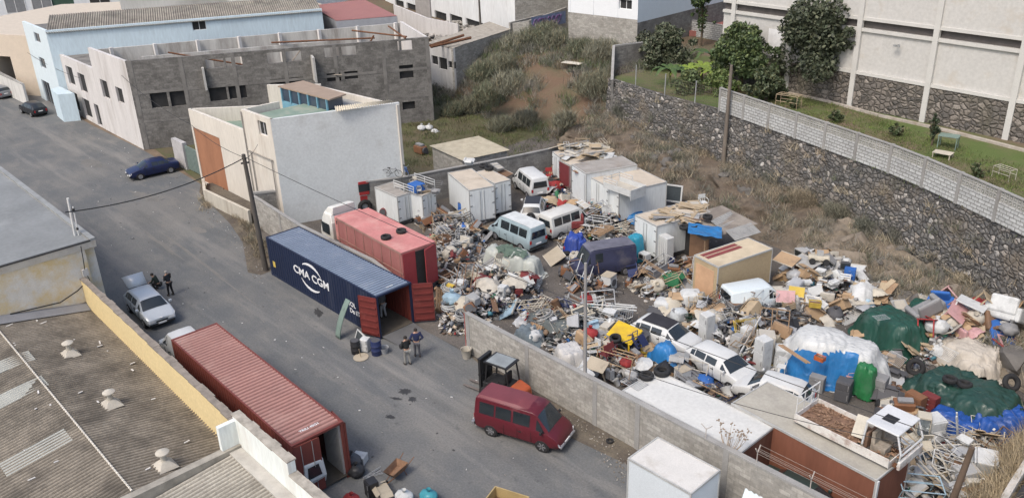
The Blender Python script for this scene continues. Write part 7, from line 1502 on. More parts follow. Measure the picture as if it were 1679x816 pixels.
KIND={'tyre':(K_tyre,'tyre','tyre','old tyres lying in the yard'),'bigtyre':(K_bigtyre,'large_tyre','large tyre','large truck tyres in the yard'),'wheel':(K_wheel,'wheel','wheel','rusty wheels in the yard'),'fridge':(K_fridge,'fridge','fridge freezer','fridges standing in the yard'),'freezer':(K_freezer,'freezer','upright freezer','upright freezers in the yard'),'lowfridge':(K_lowfridge,'fridge','low fridge','low fridges in the yard'),'washer':(K_washer,'washing_machine','washing machine','washing machines in the yard'),'oven':(K_oven,'microwave_oven','microwave oven','microwave ovens in the yard'),
'box':(K_box,'carton','carton','cartons in the heaps'),'crate':(K_crate,'crate','plastic crate','plastic crates in the heaps'),'sack':(K_sack,'bulk_bag','bulk bag','bulk bags in the yard'),'bag':(K_bag,'rubbish_bag','tied bag','tied bags in the heaps'),'cloth':(K_cloth,'cloth','crumpled cloth','crumpled cloths in the heaps'),'plank':(K_plank,'plank','plank','planks in the heaps'),'panel':(K_panel,'panel','board','loose boards in the heaps'),'door':(K_door,'door','door leaf','door leaves in the heaps'),'window':(K_window,'window','framed window','loose windows in the heaps'),'chair':(K_chair,'plastic_chair','garden chair','garden chairs in the yard'),'table':(K_table,'table','table','tables in the yard'),
'barrel':(K_barrel,'barrel','barrel','barrels in the yard'),'bucket':(K_bucket,'bucket','bucket','buckets in the yard'),'suitcase':(K_suitcase,'suitcase','suitcase','suitcases in the heaps'),'mattress':(K_mattress,'mattress','mattress','mattresses in the yard'),'tv':(K_tv,'television','box television','televisions in the heaps'),'bike':(K_bike,'bicycle','bicycle','bicycles in the yard'),'coil':(K_coil,'hose_coil','coil of hose','coils of hose in the heaps'),'pipes':(K_pipes,'pipe_bundle','bundle of pipes','pipe bundles in the heaps'),'frame':(K_frame,'tube_trestle','tubular frame','tubular frames in the heaps'),'rack':(K_rack,'wire_rack','wire rack','wire racks in the heaps'),'gas':(K_gas,'gas_bottle','gas bottle','gas bottles in the yard'),
'trolley':(K_trolley,'trolley','wire trolley','wire trolleys in the yard'),'engine':(K_engine,'engine','engine block','engine blocks in the yard'),'books':(K_books,'stack','stack of flat boxes','stacks of flat boxes in the yard'),'cabinet':(K_cabinet,'cabinet','drawer cabinet','drawer cabinets in the yard'),'toilet':(K_toilet,'toilet','toilet','toilets in the yard'),'lamp':(K_lamp,'floor_lamp','floor lamp','floor lamps in the yard'),'fan':(K_fan,'fan','standing fan','fans in the yard'),'pallet':(K_pallet,'pallet','pallet','pallets in the yard'),'pot':(K_pot,'cooking_pot','cooking pot','cooking pots in the heaps'),'sheet':(K_sheet,'metal_sheet','corrugated sheet','corrugated sheets in the heaps'),'jerry':(K_jerry,'jerrycan','jerrycan','jerrycans in the heaps'),'toy':(K_toy,'toy_car','toy car','toy cars in the heaps'),'sofa':(K_sofa,'armchair','armchair','armchairs in the yard'),'umbrella':(K_umbrella,'parasol','open parasol','parasols in the heaps'),'boards':(K_boards,'board_stack','stack of boards','board stacks in the heaps')}
def put(kind,col,loc,rz=0,rx=0,ry=0,s=1.0,label=None,adj=None):
    fn,name,txt_,grp=KIND[kind]; key=(kind,col)
    if key in CACHE: o=copy_tree(CACHE[key])
    else:
        o=thing(name,None,None); fn(o,col); CACHE[key]=o
    o.location=loc; o.rotation_euler=(rx,ry,rz); o.scale=(s,s,s) if not isinstance(s,tuple) else s; o['category']=txt_; o['group']=grp
    if not label:
        st='tipped' if max(abs(rx),abs(ry))>.6 else ('tilted' if max(abs(rx),abs(ry))>.2 else '')
        a_=adj or ' '.join(x for x in (('big' if not isinstance(s,tuple) and s>1.15 else 'small' if not isinstance(s,tuple) and s<.8 else ''),st,col) if x)
        if kind in('tyre','bigtyre'): a_=a_.replace('black','black worn') if 'black' in a_ else 'worn black '+st
        label=autolabel(a_.strip(),txt_,loc[0],loc[1],loc[2]).replace('  ',' ')
    o['label']=label; ITEMS.append((loc[0],loc[1])); return o
def PP(kind,col,px,py,z=0,rz=0,rx=0,ry=0,s=1.0,label=None,lift=0):
    p=at(px,py,z); return put(kind,col,(p.x,p.y,z+lift),R(rz),R(rx),R(ry),s,label)
# ---- tarpaulins
def tarpm(name,c,rough=.45):
    if name in MATS: return MATS[name]
    m=mat(name,c,rough,var=.16,scale=1.4,stain=tuple(x*.55+.05 for x in c),stain_amt=.45,stain_scale=1.0,spec=.45); n=m.node_tree; N=n.nodes; L=n.links; b=N['Principled BSDF']
    tc=N.new('ShaderNodeTexCoord'); mp=N.new('ShaderNodeMapping'); mp.inputs['Scale'].default_value=(1,2.6,.6); mp.inputs['Rotation'].default_value=(0,0,.6); L.new(tc.outputs['Object'],mp.inputs[0])
    t=N.new('ShaderNodeTexNoise'); t.noise_type='RIDGED_MULTIFRACTAL'; t.inputs['Scale'].default_value=1.5; t.inputs['Detail'].default_value=4; t.inputs['Distortion'].default_value=1.2; L.new(mp.outputs[0],t.inputs['Vector'])
    bp=N.new('ShaderNodeBump'); bp.inputs['Strength'].default_value=.75; bp.inputs['Distance'].default_value=.09; L.new(t.outputs[0],bp.inputs['Height']); L.new(bp.outputs[0],b.inputs['Normal']); return m
def mound(name,label,cx,cy,a,b,rz,H,m,p=3.2,q=.75,seed=0,wr=.10,a0=0,a1=2*math.pi,t0=0,t1=1.0,off=0,cat='tarpaulin',sq=2.6,peak=None,ns=150,nr=26):
    mb=MB(); full=abs(a1-a0-2*math.pi)<1e-6
    def f(u,v):
        th=a0+(a1-a0)*u; t=t0+(t1-t0)*v; c,s=math.cos(th),math.sin(th); k=(abs(c)**sq+abs(s)**sq)**(-1/sq)
        edge=1+.06*noise.noise((c*2.5,s*2.5,seed)); r=t*edge
        fold=noise.noise((c*9,s*9,seed+t*.8))+.5*noise.noise((c*20,s*20,seed+3)); x=a*r*k*c; y=b*r*k*s
        h=H*max(0,1-min(1,t)**p)**q; h+=wr*(.3+t)*fold*(1 if t<1 else .3)+.12*noise.noise((x*.9,y*.9,seed+5))+.05*noise.noise((x*2.7,y*2.7,seed)); 
        if peak: h+=peak[2]*math.exp(-((x-peak[0])**2+(y-peak[1])**2)/peak[3])
        g_=wr*.5*fold*t; n_=off
        return (x*(1+off*.3)+c*g_+c*off,y*(1+off*.3)+s*g_+s*off,max(.02,h+off*.6))
    mb.grid(f,int(ns*(a1-a0)/6.2832),nr); o=mb.build(name,m,smooth='all'); o.location=(cx,cy,0); o.rotation_euler=(0,0,rz); tag(o,label,cat); return o
def drape(name,label,c,rz,lumps,m,a,b,seed=0,wr=.06,part=None,blur=3,off=0,cat='tarpaulin',res=.075,jag=.1):
    nx=int(2*a/res)+8; ny=int(2*b/res)+8; X=np.linspace(-a*1.15,a*1.15,nx); Y=np.linspace(-b*1.15,b*1.15,ny); XX,YY=np.meshgrid(X,Y); H=np.zeros_like(XX)
    for (x,y,hx,hy,h,an) in lumps:
        ca,sa=math.cos(R(an)),math.sin(R(an)); u=((XX-x)*ca+(YY-y)*sa)/hx; v=(-(XX-x)*sa+(YY-y)*ca)/hy; r=(np.abs(u)**3.5+np.abs(v)**3.5)**(1/3.5)
        H=np.maximum(H,h*np.clip((1.45-r)/.45,0,1)**.8*(1-.10*np.clip(r,0,1)**2))
    for _ in range(blur): P_=np.pad(H,1,mode='edge'); H=(P_[1:-1,1:-1]*2+P_[:-2,1:-1]+P_[2:,1:-1]+P_[1:-1,:-2]+P_[1:-1,2:])/6
    gy,gx=np.gradient(H,Y,X); vs_=[];ok=[]
    for j in range(ny):
        for i in range(nx):
            x,y=X[i],Y[j]; an=1.6*noise.noise((x*.35,y*.35,seed+40))+seed; ca,sa=math.cos(an),math.sin(an); g=min(1,math.hypot(gx[j,i],gy[j,i])/1.5)
            if g>.15: q=math.atan2(gy[j,i],gx[j,i])+.7*noise.noise((x*.8,y*.8,seed+2)); ca,sa=math.cos(q),math.sin(q)
            u=x*ca+y*sa; v=-x*sa+y*ca
            w_=wr*((1-abs(noise.noise((u*.7,v*2.6,seed)))*2)*.6+(1-abs(noise.noise((u*1.4,v*5.5,seed+7)))*2)*.35)+.10*noise.noise((x*1.1,y*1.1,seed+3))
            z=H[j,i]+w_*(.75+g)+off+.02*(1-abs(noise.noise((x*3.2,y*3.2,seed+31)))*3); n_=math.hypot(gx[j,i],gy[j,i]); o_=off+w_*g*.8
            vs_.append((x-(gx[j,i]/(n_+.3))*o_,y-(gy[j,i]/(n_+.3))*o_,max(.02+.01*(i%3),z)))
            r=(abs(x/a)**2.6+abs(y/b)**2.6)**(1/2.6)*(1+jag*noise.noise((x*1.2,y*1.2,seed+9))+jag*.6*noise.noise((x*4,y*4,seed+19))); ok.append(r<1 and (part is None or part(x,y,z)))
    fs=[(j*nx+i,j*nx+i+1,(j+1)*nx+i+1,(j+1)*nx+i) for j in range(ny-1) for i in range(nx-1) if ok[j*nx+i] and ok[j*nx+i+1] and ok[(j+1)*nx+i+1]]
    used=sorted({k for f in fs for k in f}); ix={k:n for n,k in enumerate(used)}
    mb=MB(); mb.add([vs_[k] for k in used],[tuple(ix[k] for k in f) for f in fs]); o=mb.build(name,m,smooth='all'); o.location=(c[0],c[1],0); o.rotation_euler=(0,0,R(rz)); return tag(o,label,cat)
T_=lambda px,py,z=0:tuple(at(px,py,z)[:2])
# white + blue covered vehicle: the long axis runs towards the cliff
cw_=T_(1366,612); lw=[(-.8,.1,1.15,1.0,2.15,6),(.8,.2,1.0,.95,1.85,-8),(1.5,.6,.7,.8,1.1,20),(-1.9,.3,.6,.8,1.3,0)]
drape('tarpaulin','big white tarpaulin draped over a vehicle behind the bright blue sheet',cw_,20,lw,tarpm('white_tarp',(.50,.51,.50)),2.9,2.0,seed=2,wr=.09,blur=5)
drape('tarpaulin','bright blue tarpaulin hanging over the front of the white covered vehicle',cw_,20,lw,tarpm('blue_tarp',(.02,.15,.37)),2.75,1.95,seed=2,wr=.09,blur=5,off=.035,part=lambda x,y,z: y< -.80+.12*math.sin(x*2)+.1*x and x<1.15 and x>-2.5)
drape('tarpaulin','glossy dark green tarpaulin over a round heap below the rocky bank',T_(1462,560),-20,[(-.5,.1,1.0,.9,1.5,10),(.6,-.1,.8,.8,1.75,-20),(1.3,.4,.5,.5,1.1,0),(-1.3,-.3,.5,.5,.9,0)],tarpm('green_tarp',(.014,.06,.042),.42),2.35,1.8,seed=9,wr=.12,blur=6)
drape('tarpaulin','crumpled dark green sheet with a frayed edge beside the round green tarpaulin',T_(1512,540),30,[(0,0,.7,.6,1.6,0),(.5,.3,.4,.5,1.1,30)],tarpm('green_tarp2',(.012,.06,.04),.38),1.3,1.2,seed=19,wr=.22,blur=2,jag=.25)
drape('tarpaulin','wide dark green tarpaulin weighed down with tyres, bottom right of the yard',T_(1582,672),-8,[(-.6,.3,1.3,.9,1.25,0),(.9,0,1.0,1.1,1.45,15),(1.9,.3,.6,.7,1.0,0),(-1.8,-.1,.7,.6,.55,0),(0,-.8,.9,.5,.8,0)],tarpm('green_tarp3',(.018,.052,.04),.36),3.1,2.0,seed=14,wr=.17,blur=4,jag=.15)
drape('tarpaulin','crumpled royal blue sheet sticking out below the wide green tarpaulin',T_(1600,712),20,[(-.7,0,.8,.5,.75,0),(.6,.1,.6,.6,1.05,25),(1.3,.5,.35,.5,1.3,0)],tarpm('royal_blue_tarp',(.015,.07,.28),.5),2.1,1.2,seed=23,wr=.22,blur=2,jag=.25)
drape('tarpaulin','small bright blue tarpaulin over a pointed heap left of the open-boot hatchback',T_(1094,604),-15,[(-.2,0,.45,.4,1.35,10),(.4,.1,.5,.4,.95,0),(-.7,-.1,.3,.4,.6,0)],tarpm('blue_tarp',(.02,.15,.37)),1.35,1.0,seed=31,wr=.12,blur=3,jag=.2)
drape('covered_machine','machine wrapped in dirty white sheeting near the middle of the yard',T_(840,444),18,[(-1.0,0,.7,.5,1.45,0),(.2,0,.9,.55,1.4,0),(1.3,0,.5,.5,1.2,0)],tarpm('dirty_white_tarp',(.40,.42,.385)),2.5,1.1,seed=41,wr=.12,blur=1,cat='covered machine')
drape('tarpaulin','grey-green canvas lying over the top of the white wrapped machine',T_(840,444),18,[(-1.0,0,.7,.5,1.45,0),(.2,0,.9,.55,1.4,0),(1.3,0,.5,.5,1.2,0)],tarpm('grey_green_canvas',(.09,.13,.10),.9),1.15,.55,seed=44,wr=.12,blur=1,off=.08,jag=.3,part=lambda x,y,z:z>1.2)
drape('sheet','pale cream sheet spread over the rear heap beneath loose furniture',T_(1572,590),-35,[(-.8,0,.9,.7,.9,0),(.6,.2,1.0,.9,1.15,20),(1.5,-.2,.6,.6,.9,0)],tarpm('cream_sheet',(.44,.40,.34),.9),2.6,1.7,seed=51,wr=.15,blur=3,cat='sheet',jag=.2)
drape('netting','heap of dark grey netting at the yard entrance behind the wall',T_(902,545),-8,[(-.6,0,.6,.4,.7,0),(.5,.2,.7,.5,.85,0)],tarpm('grey_netting',(.10,.115,.115),.95),1.9,1.1,seed=61,wr=.25,blur=2,cat='netting',jag=.3)
drape('netting','smaller tangle of blue-grey netting right behind the wall coping',T_(868,556),0,[(0,0,.5,.4,.5,0)],tarpm('bluegrey_netting',(.12,.15,.17),.95),1.1,.8,seed=64,wr=.25,blur=2,cat='netting',jag=.3)
drape('tarpaulin','turquoise sheet hanging upright against the white patchwork-roofed box',T_(1040,425),0,[(0,0,.4,.35,1.75,0)],tarpm('turquoise_tarp',(.02,.22,.32)),.75,.65,seed=71,wr=.12,blur=1,jag=.1,res=.05)
drape('tarpaulin','deep blue sheet bundled upright left of the indigo van',T_(941,418),0,[(0,0,.4,.4,1.35,0),(.3,.2,.3,.3,1.0,0)],tarpm('deep_blue_tarp',(.02,.05,.26)),.85,.8,seed=74,wr=.2,blur=1,res=.05)
drape('covered_post','emerald green sheet wrapped around an upright object beside the white covered vehicle',T_(1416,648),0,[(0,0,.36,.32,1.7,0)],tarpm('emerald_tarp',(.02,.15,.05)),.62,.55,seed=77,wr=.12,blur=1,cat='sheet',res=.05)
drape('tarpaulin','flat bright blue sheet behind the indigo van, in front of the railed bed',T_(1034,362),20,[(0,0,.7,.5,.7,0)],tarpm('blue_tarp',(.02,.15,.37)),1.1,.85,seed=80,wr=.07,blur=1)
drape('sheet','white plastic sheet crumpled over the front heap, left of the lamp pole',T_(935,600),-20,[(0,0,.6,.5,1.0,0),(-.6,.2,.4,.4,.7,0)],tarpm('white_plastic',(.48,.47,.45)),1.25,.9,seed=84,wr=.2,blur=2,cat='sheet',jag=.3)
drape('sheet','white plastic sheet crumpled on the heap right of the panel van nose',T_(1290,505),10,[(0,0,.6,.4,1.1,0)],tarpm('white_plastic',(.48,.47,.45)),1.1,.8,seed=85,wr=.2,blur=2,cat='sheet',jag=.3)
pr=at(1158,385,2.62); q=MB(); q.grid(lambda a,b:((a-.5)*2.1,(b-.5)*1.5+.15*noise.noise((a*3,b*3,1)),.1+.07*noise.noise((a*5,b*5,2))),30,20); o=q.build('tarpaulin',tarpm('blue_tarp',(.02,.19,.5)),smooth='all'); o.location=(pr.x-.2,pr.y+.1,2.75); o.rotation_euler=(.06,.12,R(35)); tag(o,'bright blue sheet on the lean-to roof next to the tan box','tarpaulin')
# lean-to between white box and tan box
lt_=thing('lean_to','board-roofed lean-to with a brown cardboard wall between the patchwork roof and the tan box','lean-to',(*at2(1113,420,0),0),R(-12))
MB().add([(-.6,-.2,2.45),(2.9,-.6,2.35),(3.3,3.6,2.6),(-.2,3.8,2.7)],[(0,1,2,3)]).build('roof_sheet',mat('weathered_ply',(.20,.175,.15),.95,var=.25,scale=1.2,stain=(.3,.27,.23)),lt_); MB().box(.9,2.6,.05,.12,.0,2.2).build('board_wall',mat('brown_board',(.25,.15,.09),.9,var=.2),lt_); MB().box(-.5,.85,.5,.55,0,2.3).build('dark_opening',darkin,lt_)
for x,y in ((-.5,-.1),(2.8,-.5)): MB().box(x,x+.08,y,y+.08,0,2.35).build('post',jm('wooden'),lt_)
p=at(1088,430,0); rb2=thing('radiator_cabinet','tall white ribbed metal cabinet standing in front of the patchwork-roofed box','cabinet',(p.x,p.y,0),R(-14)); MB().box(-.62,.62,-.3,.3,.05,1.95).build('body',jm('white'),rb2,bevel=.03); mb=MB()
for i in range(6): mb.box(-.55+i*.2,-.47+i*.2,-.34,-.302,.1,1.85)
mb.box(-.58,-.3,.32,.34,.1,1.8); mb.build('rib',jm('white'),rb2)
# railed bed on bx6
q6=at(990,305,2.75); rbd=thing('truck_bed','white dropside truck bed with slatted rail on the big insulated box','truck bed',(q6.x,q6.y,2.64),R(-4))
MB().box(0,2.6,.0,1.6,.0,.08).build('floor',jm('off-white'),rbd); mb=MB(); mb.box(0,2.6,-.04,0,.0,.45); mb.box(0,2.6,1.6,1.64,0,.45); mb.box(2.6,2.64,0,1.6,-.3,.45); mb.build('side',jm('white'),rbd)
for z in (.6,.8): MB().tube([(0,0,z),(0,1.6,z)],.03,5).tube([(0,0,z),(1.3,0,z)],.03,5).tube([(0,1.6,z),(1.3,1.6,z)],.03,5).build('rail',jm('white'),rbd)
for x,y in ((0,0),(0,.8),(0,1.6),(1.3,0),(1.3,1.6)): MB().tube([(x,y,.4),(x,y,.82)],.03,5).build('rail_post',jm('white'),rbd)
# rack with blue load on bx1
q1=at(662,312,2.38); rk1=thing('cargo_rack','white railed cargo rack with a blue box and bicycles on the first truck box','cargo rack',(q1.x-.9,q1.y-.2,2.36),R(2))
for z in (.25,.45,.65): MB().tube([(0,0,z),(2.3,0,z)],.03,5).tube([(0,2.0,z),(2.3,2.0,z)],.03,5).build('rail',jm('white'),rk1)
for x in (0,1.15,2.3):
    for y in (0,2.0): MB().tube([(x,y,0),(x,y,.68)],.03,5).build('rail_post',jm('white'),rk1)
MB().box(1.2,2.2,.3,1.2,.02,.6).build('blue_load',jm('blue'),rk1,bevel=.04)
# tall upright window frame by bx6
p=at(1100,330,.9); PP('window','white',1099,316,1.0,20,80,0,1.9,'white framed panel standing upright at the right end of the railed bed box')
# glass display case
p=at(1506,735,0); dc=thing('display_case','tall cream glass display case standing among the scrap at bottom right','display case',(p.x,p.y,0),R(25)); MB().box(-.28,.28,-.28,.28,0,.55).build('base',jm('cream'),dc,bevel=.02); MB().box(-.28,.28,-.28,.28,1.72,1.82).build('top',jm('cream'),dc,bevel=.02)
for x in (-.26,.26):
    for y in (-.26,.26): MB().box(x-.02,x+.02,y-.02,y+.02,.55,1.72).build('corner_post',jm('cream'),dc)
gl_=bpy.data.materials.new('clear_glass'); gl_.use_nodes=True; b_=gl_.node_tree.nodes['Principled BSDF']; b_.inputs['Transmission Weight'].default_value=1; b_.inputs['Roughness'].default_value=.05; b_.inputs['Base Color'].default_value=(.85,.9,.9,1); b_.inputs['IOR'].default_value=1.1
MB().box(-.25,.25,-.25,.25,.552,1.718).build('glass',gl_,dc); MB().box(-.24,.24,-.24,.24,1.1,1.12).build('shelf',jm('pale grey'),dc)
# wheelbarrow
p=at(650,783,0); wbw=thing('wheelbarrow','rusty brown wheelbarrow parked on the road in front of the red container','wheelbarrow',(p.x,p.y,0),R(-75))
MB().add([(-.35,-.22,.32),(.3,-.18,.28),(.3,.18,.28),(-.35,.22,.32),(-.5,-.33,.62),(.5,-.28,.58),(.5,.28,.58),(-.5,.33,.62)],[(3,2,1,0),(0,1,5,4),(1,2,6,5),(2,3,7,6),(3,0,4,7)]).build('tray',mat('rusty_tray',(.22,.13,.08),.9,var=.3,scale=5),wbw)
for s in (1,-1): MB().tube([(.75,s*.05,.2),(-.3,s*.24,.33),(-.95,s*.3,.62)],.02,6).build('handle',jm('rusty'),wbw); MB().tube([(-.3,s*.22,.3),(-.4,s*.26,0)],.018,5).build('leg',jm('rusty'),wbw)
MB().ring(.15,.045,16,8,(.75,0,.19),'Y').build('wheel',tyrem,wbw,smooth='all')
